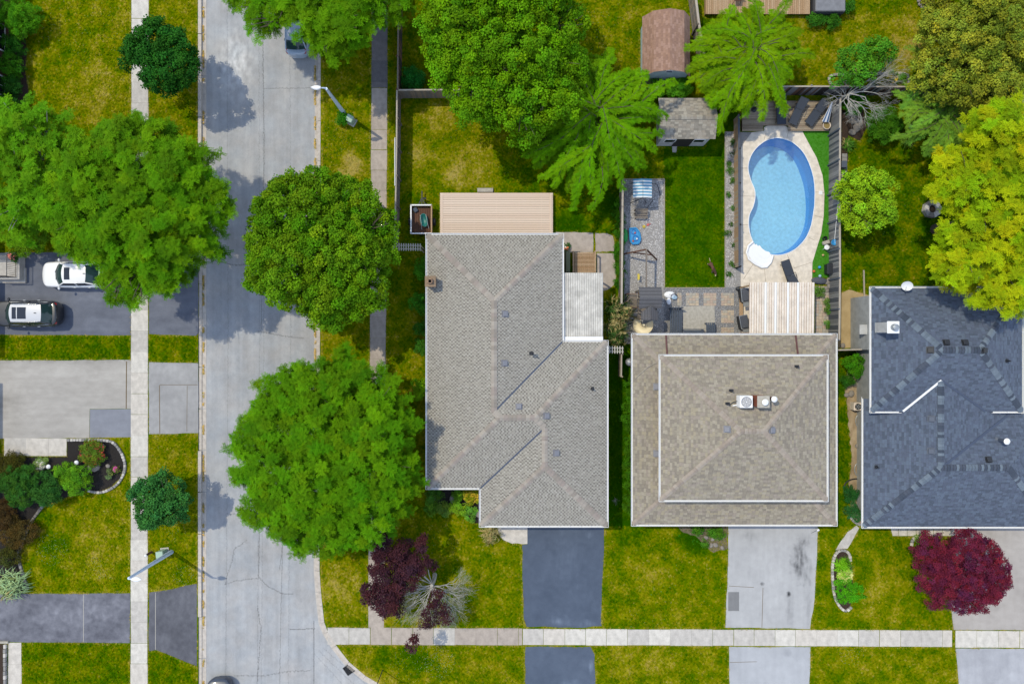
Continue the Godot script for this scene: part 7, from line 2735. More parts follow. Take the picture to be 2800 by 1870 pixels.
	pebbles([[1817, 788], [2030, 788], [2030, 935], [1817, 935]], 200, 72, "pale grey gravel round the paver squares", 130.0, 205.0, [[1852, 801, 12, 34], [1876, 801, 35, 35], [1924, 801, 35, 35], [1972, 801, 35, 35], [1972, 848, 35, 35], [1972, 895, 35, 20], [1868, 836, 88, 72]])
	pebbles(rectangle(1985, 362, 2012, 784), 300, 73, "grey gravel strip beside the pool fence")
	for e in [[[1706, 490], [1817, 490], "pale timber edging along the top of the play gravel"], [[1817, 490], [1817, 786], "pale timber edging between play gravel and lawn"], [[1817, 787], [1983, 787], "pale timber edging below the green lawn"], [[1983, 361], [1983, 786], "pale timber edging between lawn and gravel strip"], [[1983, 361], [2012, 361], "pale timber edging across the top of the gravel strip"]]:
		b = MB.new()
		b.beam(at(e[0][0], e[0][1]) + Vector3.UP * 0.03, at(e[1][0], e[1][1]) + Vector3.UP * 0.03, 0.045, 0.09, 0.006)
		single(b, "timber_edging", M.cap_wood, e[2], "edging")
	weeds([[2001, 388, 4], [2005, 418, 3.5], [1991, 447, 3], [1995, 470, 4.5], [2003, 494, 4], [1989, 530, 3], [2005, 565, 3], [1996, 612, 3], [1989, 640, 3.5], [2004, 670, 3], [2008, 724, 6], [1990, 752, 5]], " small green weed from the top of the gravel strip beside the pool fence", base(70, 120, 30, 1.2))
	var pads := Node3D.new()
	pads.name = numbered("patio")
	add_child(pads)
	pads.set_meta("kind", "structure")
	var r := RandomNumberGenerator.new()
	r.seed = 77
	for q in [[1876, 801], [1924, 801], [1972, 801], [1972, 848], [1972, 895]]:
		paver_pad(q[0], q[1], pads, 4, 5, 8.8, 7.0 if q[1] < 890 else 4.0, r)
	paver_pad(1852, 801, pads, 2, 5, 6.0, 6.8, r)
	paver_pad(2230, 782, pads, 4, 16, 9.5, 8.3, r)
	sheet([[1868, 838], [1954, 835], [1956, 905], [1868, 908]], 0.018, "patio", M.pale_concrete)
	# artificial turf
	sheet([[2196, 359], [2269, 359], [2269, 758], [2222, 758], [2223, 716], [2233, 685], [2247, 640], [2254, 590], [2256, 530], [2251, 480], [2235, 432], [2213, 392]], 0.006, "artificial_turf", mat(base(66, 136, 22, 1.15), 0.95), null, false)
	# loungers
	var one := lounger("dark sun lounger, leftmost of the three on the wooden deck", 2134, 305, 0.05)
	copy_of(one, at(2180, 308, 0.4) * Vector3(1, 0, 1) + Vector3.UP * 0.25, -0.42, "dark sun lounger in the middle of the three on the wooden deck")
	copy_of(one, at(2230, 312, 0.4) * Vector3(1, 0, 1) + Vector3.UP * 0.25, -0.62, "dark sun lounger beside the folded striped umbrella")
	copy_of(one, at(2160, 746, 0.4) * Vector3(1, 0, 1) + Vector3.UP * 0.03, PI + 0.33, "dark sun lounger on the concrete below the pool, by the patio cover")
	one.position.y = 0.25
	# folded umbrella and pot
	var um := thing("patio_umbrella", "folded blue and white striped umbrella leaning over the deck end", "umbrella", at(2254, 340, 0.3) * Vector3(1, 0, 1) + Vector3.UP * 0.25)
	b = MB.new()
	b.tube([Vector3(0, 0.0, 0.05), Vector3(0.05, 1.25, -1.25)], [0.022, 0.022], 7)
	part(b, "pole", M.pine_b, um)
	b = MB.new()
	for k in 12:
		b.col = base(236, 238, 244) if k % 2 else base(70, 110, 160)
		var a0 := TAU * k / 12.0
		var a1 := TAU * (k + 1) / 12.0
		var tip := Vector3(0.05, 1.22, -1.2)
		var foot := Vector3(0.01, 0.3, -0.15)
		var p0 := foot + Vector3(cos(a0) * 0.27, sin(a0) * 0.12, sin(a0) * 0.1)
		var p1 := foot + Vector3(cos(a1) * 0.27, sin(a1) * 0.12, sin(a1) * 0.1)
		b.quad(p0, p1, tip + Vector3(cos(a1), sin(a1), 0) * 0.05, tip + Vector3(cos(a0), sin(a0), 0) * 0.05, p0 + p1 - foot * 2.0)
	part(b, "canopy", M.cloth, um)
	var pot := thing("plant_pot", "round cream pot of soil at the corner of the weathered deck", "pot", at(2254, 348))
	b = MB.new()
	b.lathe(Vector3.ZERO, [Vector2(0.18, 0.0), Vector2(0.26, 0.42), Vector2(0.29, 0.44), Vector2(0.29, 0.5), Vector2(0.25, 0.5), Vector2(0.24, 0.42)], 20)
	part(b, "pot", M.panel_cream, pot)
	b = MB.new()
	b.lathe(Vector3(0, 0.43, 0), [Vector2(0.245, 0.0), Vector2(0.1, 0.02), Vector2(0.001, 0.02)], 16)
	part(b, "soil", mat(base(150, 130, 80), 1.0), pot)
	var st := thing("umbrella_stand", "small dark umbrella stand pole on the weathered deck", "umbrella stand", at(2059, 303) + Vector3.UP * 0.25)
	b = MB.new()
	b.lathe(Vector3.ZERO, [Vector2(0.2, 0.0), Vector2(0.2, 0.05), Vector2(0.04, 0.09), Vector2(0.03, 0.1)], 14)
	part(b, "base", M.cast_iron, st)
	b = MB.new()
	b.tube([Vector3(0, 0.05, 0), Vector3(0, 0.9, 0)], [0.025, 0.025], 8)
	part(b, "pole", M.cast_iron, st)
	# fire bowl
	var fb := thing("fire_bowl", "round rusty iron fire bowl beside the grey shed", "fire bowl", at(1975, 310))
	b = MB.new()
	b.lathe(Vector3.ZERO, [Vector2(0.001, 0.24), Vector2(0.2, 0.27), Vector2(0.33, 0.4), Vector2(0.37, 0.46), Vector2(0.34, 0.46), Vector2(0.3, 0.38), Vector2(0.001, 0.3)], 20)
	part(b, "bowl", M.rust_metal, fb)
	for k in 3:
		b = MB.new()
		var an := TAU * k / 3.0
		b.tube([Vector3(cos(an) * 0.2, 0.28, sin(an) * 0.2), Vector3(cos(an) * 0.3, 0.0, sin(an) * 0.3)], [0.02, 0.02], 6)
		part(b, "leg", M.rust_metal, fb)
	hot_tub_and_more()

func hot_tub_and_more() -> void:
	var b := MB.new()
	var ht := thing("hot_tub", "square hot tub with grey cover at the top edge", "hot tub", at(2272, -10, 0.9) * Vector3(1, 0, 1))
	b.box(Vector3(0, 0.4, 0), Vector3(2.25, 0.8, 2.25), Basis(), 0.12)
	part(b, "shell", M.leather, ht)
	for s in [-1.0, 1.0]:
		b = MB.new()
		b.box(Vector3(0, 0.87, s * 0.535), Vector3(2.14, 0.13, 1.06), Basis(), 0.05)
		part(b, "cover", M.tub_cover, ht)
	var hedge_c := base(60, 120, 30, 1.3)
	shrub("hedge", "low clipped hedge below the hot tub", hedge_c, 2232, 57, 20, 0.7)
	shrub("hedge", "low clipped hedge below the hot tub, right end", hedge_c, 2272, 58, 22, 0.7)
	shrub("shrub", "green shrub right of the hot tub", hedge_c, 2322, 20, 17, 0.8)
	var step := 0
	for q in [[2018, 77, 2038, 110], [2060, 73, 2092, 92], [2094, 73, 2130, 98], [2058, 108, 2082, 124]]:
		b = MB.new()
		b.prism(flat(rectangle(q[0], q[1], q[2], q[3])), -0.02, 0.03)
		single(b, "paving_stone", M.slate_metal, "%s dark grey paving stone from the left below the honey deck" % nth([0, 2, 3, 1][step]), "paving stone", Vector3.ZERO, 0.0, "grey paving stones under the tree")
		step += 1
	# patio chair legs at the top of the honey deck
	var ch := thing("patio_chair", "dark patio chair at the top edge on the honey deck", "chair", at(2018, -6, 0.8) * Vector3(1, 0, 1) + Vector3.UP * 0.4)
	for s in [-1.0, 1.0]:
		for z in [-1.0, 1.0]:
			b = MB.new()
			b.tube([Vector3(s * 0.24, 0.44, z * 0.22), Vector3(s * 0.28, 0, z * 0.28)], [0.018, 0.018], 6)
			part(b, "leg", M.black_plastic, ch)
	b = MB.new()
	b.box(Vector3(0, 0.45, 0), Vector3(0.52, 0.05, 0.5), Basis(), 0.02)
	part(b, "seat", M.brown_wood, ch)
	b = MB.new()
	b.box(Vector3(0, 0.75, -0.25), Vector3(0.5, 0.5, 0.04), Basis(), 0.02)
	part(b, "backrest", M.brown_wood, ch)
	# stone fire pit, top right
	var fp := thing("fire_pit", "round stone fire pit at the top edge of the dry lawn", "fire pit", at(2531, 4))
	for k in 12:
		var an := TAU * k / 12.0
		b = MB.new()
		b.blob(Vector3(cos(an) * 0.5, 0.1, sin(an) * 0.5), Vector3(0.16, 0.13, 0.14), 0.4, noise, 7, 5)
		part(b, "stone", M.rock, fp)
	b = MB.new()
	b.lathe(Vector3.ZERO, [Vector2(0.4, 0.3), Vector2(0.38, 0.3), Vector2(0.3, 0.12), Vector2(0.001, 0.08)], 18)
	part(b, "bowl", M.rust_metal, fp)
	edging("pale stone border of the raised flower bed behind the pool yard", [[2272, 232], [2271, 208], [2340, 204], [2420, 203], [2478, 203], [2484, 232]], 11, [M.edge_stone, M.pale_concrete])
	flowers("flowering_plant", "yellow flowering plant in the raised bed by the back fence", 2440, 213, 14, 0.5, [base(250, 220, 40)], base(90, 150, 30), 1.4)
	shrub("shrub", "leafy green plant filling the right end of the raised bed", base(100, 155, 40, 1.2), 2464, 215, 14, 0.4)
	# toys and clutter by the pool
	var sto := thing("garden_stool", "small round white stool on the artificial turf", "stool", at(2256, 678))
	b = MB.new()
	b.lathe(Vector3.ZERO, [Vector2(0.001, 0.4), Vector2(0.17, 0.4), Vector2(0.19, 0.36), Vector2(0.17, 0.34)], 18)
	part(b, "seat", M.white_shell, sto)
	for k in 3:
		b = MB.new()
		var an := TAU * k / 3.0 + 0.4
		b.tube([Vector3(cos(an) * 0.1, 0.36, sin(an) * 0.1), Vector3(cos(an) * 0.17, 0.0, sin(an) * 0.17)], [0.02, 0.02], 6)
		part(b, "leg", M.white_shell, sto)
	b = MB.new()
	b.box(Vector3(0, 0.16, 0), Vector3(0.5, 0.3, 0.28), Basis(), 0.05)
	single(b, "cushion_box", M.pale_concrete, "pale grey box on the turf beside the white stool", "box", at(2257, 664), 0.3)
	b = MB.new()
	b.lathe(Vector3.ZERO, [Vector2(0.001, 0.02), Vector2(0.1, 0.0), Vector2(0.15, 0.3), Vector2(0.16, 0.3), Vector2(0.12, 0.02)], 14)
	single(b, "bucket", M.black_plastic, "small black bucket on the turf above the grey box", "bucket", at(2253, 653))
	b = MB.new()
	b.box(Vector3(0, 0.3, 0), Vector3(0.5, 0.6, 0.75), Basis(), 0.06)
	b.box(Vector3(0, 0.63, 0), Vector3(0.54, 0.07, 0.8), Basis(), 0.03)
	single(b, "storage_bin", M.black_plastic, "black storage bin against the dark fence", "bin", at(2263, 737))
	b = MB.new()
	b.lathe(Vector3.ZERO, [Vector2(0.001, 0.9), Vector2(0.16, 0.92), Vector2(0.2, 1.05), Vector2(0.22, 1.14), Vector2(0.19, 1.14), Vector2(0.001, 1.02)], 16)
	var sk := thing("pool_skimmer", "bright blue leaf skimmer on a pole against the dark fence", "pool skimmer", at(2284, 662, 1.2) * Vector3(1, 0, 1))
	part(b, "net", M.blue_plastic, sk)
	b = MB.new()
	b.tube([Vector3(0.02, 1.1, -0.1), Vector3(0.05, 1.68, -3.2)], [0.018, 0.018], 6)
	part(b, "pole", M.white_metal, sk)
	b = MB.new()
	b.box(Vector3(0.0, 0.45, 0), Vector3(0.05, 0.9, 0.05))
	part(b, "stake", M.black_plastic, sk)
	rocks([[2262, 772, 9, "largest pale rock in the heap at the end of the artificial turf"], [2268, 782, 8, "pale rock touching the dark fence in the heap by the turf"], [2258, 788, 7, "pale rock at the left of the heap by the turf"], [2266, 765, 7, "topmost pale rock in the heap by the turf"], [2262, 795, 6, "small bottom rock of the heap by the turf"]], "", M.rock, "rock heap by the fence")
	b = MB.new()
	b.blob(Vector3(0, 0.12, 0), Vector3(0.6, 0.14, 0.26), 0.5, noise, 14, 8)
	single(b, "tarpaulin", M.charcoal_wood, "crumpled dark tarpaulin at the end of the artificial turf", "tarpaulin", at(2240, 768), -0.1)
	shrub("shrub", "small green plant beside the cream patio cover", base(96, 140, 50, 1.2), 2240, 797, 12, 0.5)
	for q in [[2266, 830, "upper green weed at the foot of the dark fence"], [2265, 848, "lower green weed at the foot of the dark fence"], [2267, 884, "small green weed near the end of the dark fence"]]:
		shrub("weed", q[2], base(96, 140, 50, 1.2), q[0], q[1], 8, 0.3, "small", {category = "weed", lobes = 3})
	# barbecues by the cream cover
	var bq := thing("barbecue", "black gas barbecue with silver shelf beside the cream cover, upper", "barbecue", at(2040, 806, 0.9) * Vector3(1, 0, 1), 0.1)
	bbq(bq)
	copy_of(bq, at(2037, 880, 0.9) * Vector3(1, 0, 1), 0.18, "black gas barbecue with flat steel lid beside the cream cover, lower")
	b = MB.new()
	b.box(Vector3(0, 0.22, 0), Vector3(0.28, 0.06, 2.3), Basis(), 0.015)
	for z in [-1.0, 1.0]:
		b.box(Vector3(0, 0.1, z), Vector3(0.22, 0.2, 0.08))
	single(b, "plank_bench", M.pine_a, "narrow pale plank bench beside the barbecues", "bench", at(2025, 832))
	b = MB.new()
	b.blob(Vector3(0, 0.18, 0), Vector3(0.36, 0.16, 0.18), 0.4, noise, 12, 8)
	single(b, "duffel_bag", M.black_plastic, "black bag with yellow top at the end of the pool fence", "bag", at(2023, 790))
	b = MB.new()
	b.blob(Vector3(0, 0.35, 0), Vector3(0.13, 0.04, 0.06), 0.3, noise, 8, 6)
	single(b, "yellow_strap", M.yellow_plastic, "small yellow pouch on the black bag", "pouch", at(2024, 788))
	# outdoor seats on the concrete pad
	slat_bench("slatted_lounge", "blue-grey slatted lounge seat at the edge of the concrete pad", 1832, 842, 1865, 912, 0.42, 7, true, M.blue_grey, 1)
	slat_bench("slatted_bench", "low blue-grey slatted bench along the beige house", 1867, 899, 1925, 913, 0.42, 4, false, M.blue_grey)
	slat_bench("side_table", "square blue-grey slatted side table on the concrete pad", 1931, 882, 1957, 913, 0.5, 5, true, M.blue_grey)
	# barbecue kettle at the side of the beige house
	var kt := thing("kettle_grill", "round grey kettle barbecue at the corner of the beige house", "barbecue", at(1722, 990, 0.8) * Vector3(1, 0, 1))
	b = MB.new()
	b.lathe(Vector3(0, 0.7, 0), [Vector2(0.001, -0.26), Vector2(0.2, -0.2), Vector2(0.29, 0.0), Vector2(0.27, 0.12), Vector2(0.15, 0.24), Vector2(0.001, 0.27)], 20)
	part(b, "bowl", M.galvanised, kt)
	for k in 3:
		b = MB.new()
		var an := TAU * k / 3.0
		b.tube([Vector3(cos(an) * 0.15, 0.55, sin(an) * 0.15), Vector3(cos(an) * 0.3, 0.0, sin(an) * 0.3)], [0.015, 0.015], 6)
		part(b, "leg", M.black_plastic, kt)
	b = MB.new()
	b.tube([Vector3(-0.2, 1.0, -0.1), Vector3(0.2, 1.02, 0.1)], [0.02, 0.02], 6)
	part(b, "handle", M.white_metal, kt)

func bbq(t: Node3D) -> void:
	var b := MB.new()
	b.box(Vector3(0, 0.42, 0), Vector3(0.5, 0.8, 0.95), Basis(), 0.02)
	part(b, "cabinet", M.black_plastic, t)
	b = MB.new()
	b.box(Vector3(0, 0.92, 0), Vector3(0.52, 0.18, 0.9), Basis(), 0.05)
	part(b, "lid", M.charcoal_wood, t)
	b = MB.new()
	b.box(Vector3(-0.02, 0.86, 0), Vector3(0.6, 0.03, 1.0), Basis(), 0.006)
	part(b, "trim", M.galvanised, t)
	b = MB.new()
	b.box(Vector3(0, 0.84, 0.68), Vector3(0.42, 0.03, 0.3), Basis(), 0.01)
	part(b, "side_shelf", M.galvanised, t)
	b = MB.new()
	b.tube([Vector3(-0.3, 0.93, -0.35), Vector3(-0.3, 0.93, 0.35)], [0.018, 0.018], 6)
	part(b, "handle", M.chrome, t)

func front_yards() -> void:
	var b := MB.new()
	# porch at the left edge
	var t := thing("porch", "concrete porch with black iron railing at the left edge", "porch", at(36, 733))
	b.box(Vector3(-1.1, 0.3, 0), Vector3(3.9, 0.6, 1.78), Basis(), 0.02)
	part(b, "landing", M.walk_c, t)
	b = MB.new()
	b.box(Vector3(-1.1, 0.08, 0.55), Vector3(4.1, 0.16, 1.1), Basis(), 0.02)
	part(b, "step", M.walk_b, t)
	for s in [[0.62, -0.85, 0.62, 0.72], [0.62, 0.72, -0.9, 0.72]]:
		var p := Vector3(s[0], 0.6, s[1])
		var q := Vector3(s[2], 0.6, s[3])
		var n := int(p.distance_to(q) / 0.13)
		for k in n + 1:
			b = MB.new()
			var w := p.lerp(q, float(k) / n)
			b.tube([w, w + Vector3.UP * 0.92], [0.012, 0.012], 5)
			part(b, "baluster", M.black_plastic, t)
		b = MB.new()
		b.beam(p + Vector3.UP * 0.95, q + Vector3.UP * 0.95, 0.05, 0.03, 0.006)
		b.beam(p + Vector3.UP * 0.1, q + Vector3.UP * 0.1, 0.03, 0.02)
		part(b, "handrail", M.black_plastic, t)
	block(flat(rectangle(-20, 690, 72, 770)))
	slat_bench("porch_bench", "blue-grey slatted bench on the concrete porch", -30, 692, 38, 710, 1.0, 5, false, M.blue_grey)
	flowers("hanging_flowers", "pink flowers by the porch railing at the left edge", 38, 702, 9, 1.5, [base(236, 150, 130), base(226, 120, 110)], base(70, 120, 40))
	# flower bed with black mulch
	sheet(ragged([[-40, 1250], [182, 1249], [182, 1204], [300, 1204], [322, 1222], [336, 1252], [338, 1278], [326, 1308], [302, 1332], [272, 1344], [238, 1340], [165, 1366], [116, 1384], [80, 1432], [50, 1520], [74, 1610], [60, 1622], [-40, 1622]], 20, 1.0), 0.02, "flower_bed", M.mulch)
	edging("grey stone edging curving round the black mulch bed", [[184, 1203], [255, 1203], [300, 1206], [320, 1220], [337, 1250], [342, 1280], [331, 1310], [310, 1332], [275, 1346], [240, 1341]], 8, [M.edge_stone, M.walk_c])
	edging("dark stone edging of the brown shrub bed at the left edge", [[118, 1382], [82, 1432], [58, 1490], [50, 1520], [62, 1570], [76, 1612]], 10, [M.fence_c, M.edge_stone])
	shrub("shrub", "large dark green shrub in the black mulch bed", base(62, 112, 36, 1.25), 57, 1326, 58, 1.5)
	shrub("shrub", "medium dark green shrub in the mulch bed, middle of three", base(58, 108, 40, 1.25), 130, 1338, 45, 1.3)
	shrub("shrub", "bright green shrub in the mulch bed, right of three", base(104, 160, 30, 1.25), 200, 1306, 46, 1.2)
	shrub("brown_shrub", "brownish low shrub beside the curved dark edging", base(92, 76, 36, 1.2), 52, 1455, 50, 0.8)
	shrub("brown_shrub", "brownish olive shrub below the pale footpath at the left edge", base(84, 84, 30, 1.2), 25, 1270, 34, 0.9)
	shrub("brown_shrub", "brown low shrub at the left edge above the curved edging", base(84, 66, 36, 1.2), 18, 1405, 40, 0.8)
	shrub("brown_shrub", "brown-green low shrub at the left edge below the curved edging", base(80, 84, 34, 1.2), 25, 1520, 30, 0.6)
	flowers("red_shrub", "red and orange flowering shrub in the black mulch bed", 252, 1238, 34, 0.6, [base(190, 40, 36), base(206, 64, 40), base(160, 30, 40)], base(110, 140, 40, 1.2), 0.22)
	flowers("white_flowers", "white flowering plant at the edge of the mulch bed", 110, 1271, 14, 0.4, [base(240, 240, 220)], base(150, 180, 90), 1.2)
	flowers("pink_flowers", "small pink flower in the black mulch bed", 317, 1283, 7, 0.25, [base(214, 90, 160)], base(110, 130, 50), 1.5)
	shrub("small_plant", "small grey-green plant in the black mulch bed", base(130, 150, 90), 298, 1294, 9, 0.3)
	rocks([[258, 1276, 17, "large grey boulder below the red shrub in the mulch bed"], [280, 1220, 7, "small pale stone near the top of the mulch bed"], [295, 1274, 7, "pale triangular stone beside the grey boulder"], [38, 1575, 10, "tan rock beside the striped ornamental grass"]], "", M.rock, "")
	for q in [[142, 1273, "white mushroom garden light left of the bright green shrub"], [218, 1262, "white mushroom garden light beside the red shrub"]]:
		var g := thing("garden_light", q[2], "garden light", at(q[0], q[1]), 0.0, "garden lights in the mulch bed")
		b = MB.new()
		b.tube([Vector3.ZERO, Vector3(0, 0.45, 0)], [0.02, 0.02], 7)
		part(b, "stem", M.black_plastic, g)
		b = MB.new()
		b.lathe(Vector3(0, 0.44, 0), [Vector2(0.17, 0.0), Vector2(0.16, 0.04), Vector2(0.07, 0.1), Vector2(0.001, 0.11)], 8)
		part(b, "cap", M.white_shell, g)
	blades("ornamental_grass", "striped pale green ornamental grass beside the patched driveway", base(170, 200, 140), 30, 1600, 50, 0.9, 26, 0.15)
	edging("grey stone blocks beside the narrow concrete path at the bottom left", [[15, 1760], [15, 1880]], 11.5, [M.edge_stone, M.walk_c], 0.2)
	sheet([[-60, 1760], [9, 1760], [9, 1900], [-60, 1900]], 0.015, "flower_bed", M.brown_mulch)
	b = MB.new()
	b.box(Vector3(0, 0.06, 0), Vector3(0.8, 0.14, 0.16), Basis(), 0.015)
	single(b, "kerb_block", M.pale_concrete, "pale concrete block at the end of the patched driveway", "kerb", at(8, 1755))
	# foundation planting of the left-hand house
	shrub("shrub", "large round bright shrub in the top left corner", base(84, 150, 20, 1.25), 58, 52, 56, 1.6)
	shrub("shrub", "first small round shrub below the large bright one at the left wall", base(50, 108, 24, 1.25), 40, 122, 30, 1.0)
	shrub("shrub", "wide clipped shrub between the two left-hand windows", base(62, 122, 20, 1.25), 30, 186, 36, 1.1)
	shrub("shrub", "round dark shrub under the lower left-hand window", base(46, 100, 30, 1.25), 38, 240, 30, 1.0)
	shrub("shrub", "dark spreading shrub at the corner of the left-hand house", base(40, 88, 24, 1.2), 22, 296, 46, 1.3)
	sheet(ragged([[-20, 80], [66, 90], [72, 140], [66, 190], [76, 250], [66, 290], [-20, 300]], 12, 2.0), 0.015, "flower_bed", M.brown_mulch)
	shrub("shrub", "rounded light green shrub between the birch and the porch", base(100, 145, 24, 1.25), 82, 652, 52, 1.8)
	# corner house planting
	for q in [[1158, 728, 26, 1.3, [80, 150, 30], "upper bright shrub at the corner house's street wall"], [1152, 830, 28, 1.3, [70, 140, 30], "bright shrub below the chimney of the corner house"], [1158, 900, 20, 1.0, [60, 120, 30], "small shrub at the middle of the corner house's street wall"], [1154, 950, 20, 1.0, [64, 120, 30], "dark shrub at the corner house's street wall"], [1153, 1060, 27, 1.2, [130, 185, 20], "yellow-green shrub at the corner house's street wall"]]:
		shrub("shrub", q[5], base(q[4][0], q[4][1], q[4][2], 1.25), q[0], q[1], q[2], q[3])
	sheet(ragged([[1170, 1330], [1322, 1330], [1322, 1432], [1300, 1430], [1270, 1405], [1180, 1395]], 14, 2.0), 0.015, "flower_bed", M.mulch)
	for q in [[1185, 1350, 20, 0.5, [80, 130, 40], "leafy plant at the left end of the corner house's front bed"], [1180, 1385, 18, 0.4, [100, 150, 40], "light green hosta at the left of the front bed"], [1215, 1390, 17, 0.4, [120, 160, 60], "pale hosta in the middle of the front bed"], [1250, 1385, 20, 0.5, [130, 180, 40], "bright fern in the front bed beside the rocks"], [1285, 1405, 18, 0.4, [120, 180, 60], "light green plant beside the white rock in the front bed"], [1255, 1345, 18, 0.5, [90, 140, 30], "dark green plant against the corner house's front wall"]]:
		shrub("garden_plant", q[5], base(q[4][0], q[4][1], q[4][2], 1.2), q[0], q[1], q[2], q[3])
	flowers("yellow_plant", "golden yellow plant against the corner house's front wall", 1290, 1352, 24, 0.5, [base(220, 190, 30)], base(150, 170, 30, 1.2), 0.5)
	rocks([[1182, 1362, 11, "grey rock at the left of the front bed"], [1240, 1362, 14, "large grey rock in the middle of the front bed"], [1308, 1405, 11, "white rock beside the corner house wall"]], "", M.rock, "")
	blades("ornamental_grass", "straw-coloured ornamental grass beside the footpath pad", base(130, 140, 70), 1342, 1464, 28, 0.8, 26, 0.75)
	blades("ornamental_grass", "tall reed-like grass beside the white patio cover, upper clump", base(74, 110, 50), 1690, 850, 36, 1.6, 34, 0.4)
	blades("ornamental_grass", "tall reed-like grass beside the white patio cover, lower clump", base(74, 110, 50), 1688, 912, 36, 1.6, 34, 0.4)
	for k in 9:
		shrub("creeper", "%s clump from the top of the green creeper along the narrow grey fence" % nth(k), base(62, 120, 20, 1.2), 1690 + (k * 7 % 5) * 2, 556 + k * 27 + (k * 5 % 7), 11 + (k * 3 % 4), 0.35 + 0.05 * (k * 5 % 4), "small", {category = "creeper", group = "creeper along the narrow grey fence", lobes = 3})
	for k in 12:
		shrub("weed_clump", "%s clump from the top of the weeds along the beige house" % nth(k), base(72, 126, 20, 1.15), 1719 + (k * 7 % 4) * 2, 1046 + k * 31 + (k * 5 % 9), 11 + (k * 5 % 4) * 2, 0.3 + 0.06 * (k * 3 % 4), "small", {category = "weeds", group = "weeds along the beige house", lobes = 3})
	b = MB.new()
	var r := RandomNumberGenerator.new()
	r.seed = 4
	for k in 16:
		var an := TAU * k / 16.0
		b.tube([Vector3.ZERO, Vector3(cos(an) * r.randf_range(0.1, 0.35), r.randf_range(0.05, 0.4), sin(an) * r.randf_range(0.1, 0.35))], [0.008, 0.004], 4)
	single(b, "dry_twigs", M.dead_wood, "small dry twiggy plant on the shaded lawn between the middle houses", "plant", at(1682, 1368))
	# bed in front of the beige house
	sheet(ragged([[1852, 1436], [1990, 1436], [1990, 1500], [1952, 1511], [1930, 1490], [1900, 1464], [1868, 1456]], 9, 3.0), 0.012, "flower_bed", mat(base(168, 150, 128), 1.0, M.soil.albedo_texture, 0.8), null, false)
	rocks([[1931, 1469, 7, "pale rock in the bare bed before the beige house, upper"], [1945, 1490, 7, "grey rock in the bare bed, lower left"], [1956, 1489, 8, "pale long rock in the bare bed, lower right"], [1949, 1474, 6, "brown rock in the bare bed"], [1975, 1497, 6, "orange-tinted stone beside the concrete driveway"]], "", M.rock, "")
	for q in [[1910, 1452, 13, "leftmost"], [1943, 1453, 11, "at the house wall"], [1966, 1460, 11, "beside the driveway"], [1928, 1484, 10, "lowest"]]:
		shrub("weed", "low green weed in the bare bed before the beige house, " + q[3], base(76, 130, 30, 1.2), q[0], q[1], q[2], 0.25, "small", {category = "weed", group = "weeds in the bare bed", lobes = 3})
	t = thing("driveway_marker", "thin white-flagged driveway marker at the corner of the beige house", "marker", at(2231, 1446))
	b = MB.new()
	b.tube([Vector3(-0.3, 0.01, 0.3), Vector3(0.0, 0.3, 0)], [0.012, 0.012], 5)
	part(b, "rod", M.black_plastic, t)
	b = MB.new()
	b.box(Vector3(0.05, 0.25, 0), Vector3(0.16, 0.2, 0.14), Basis(Vector3.UP, 0.6), 0.01)
	part(b, "plate", M.white_metal, t)

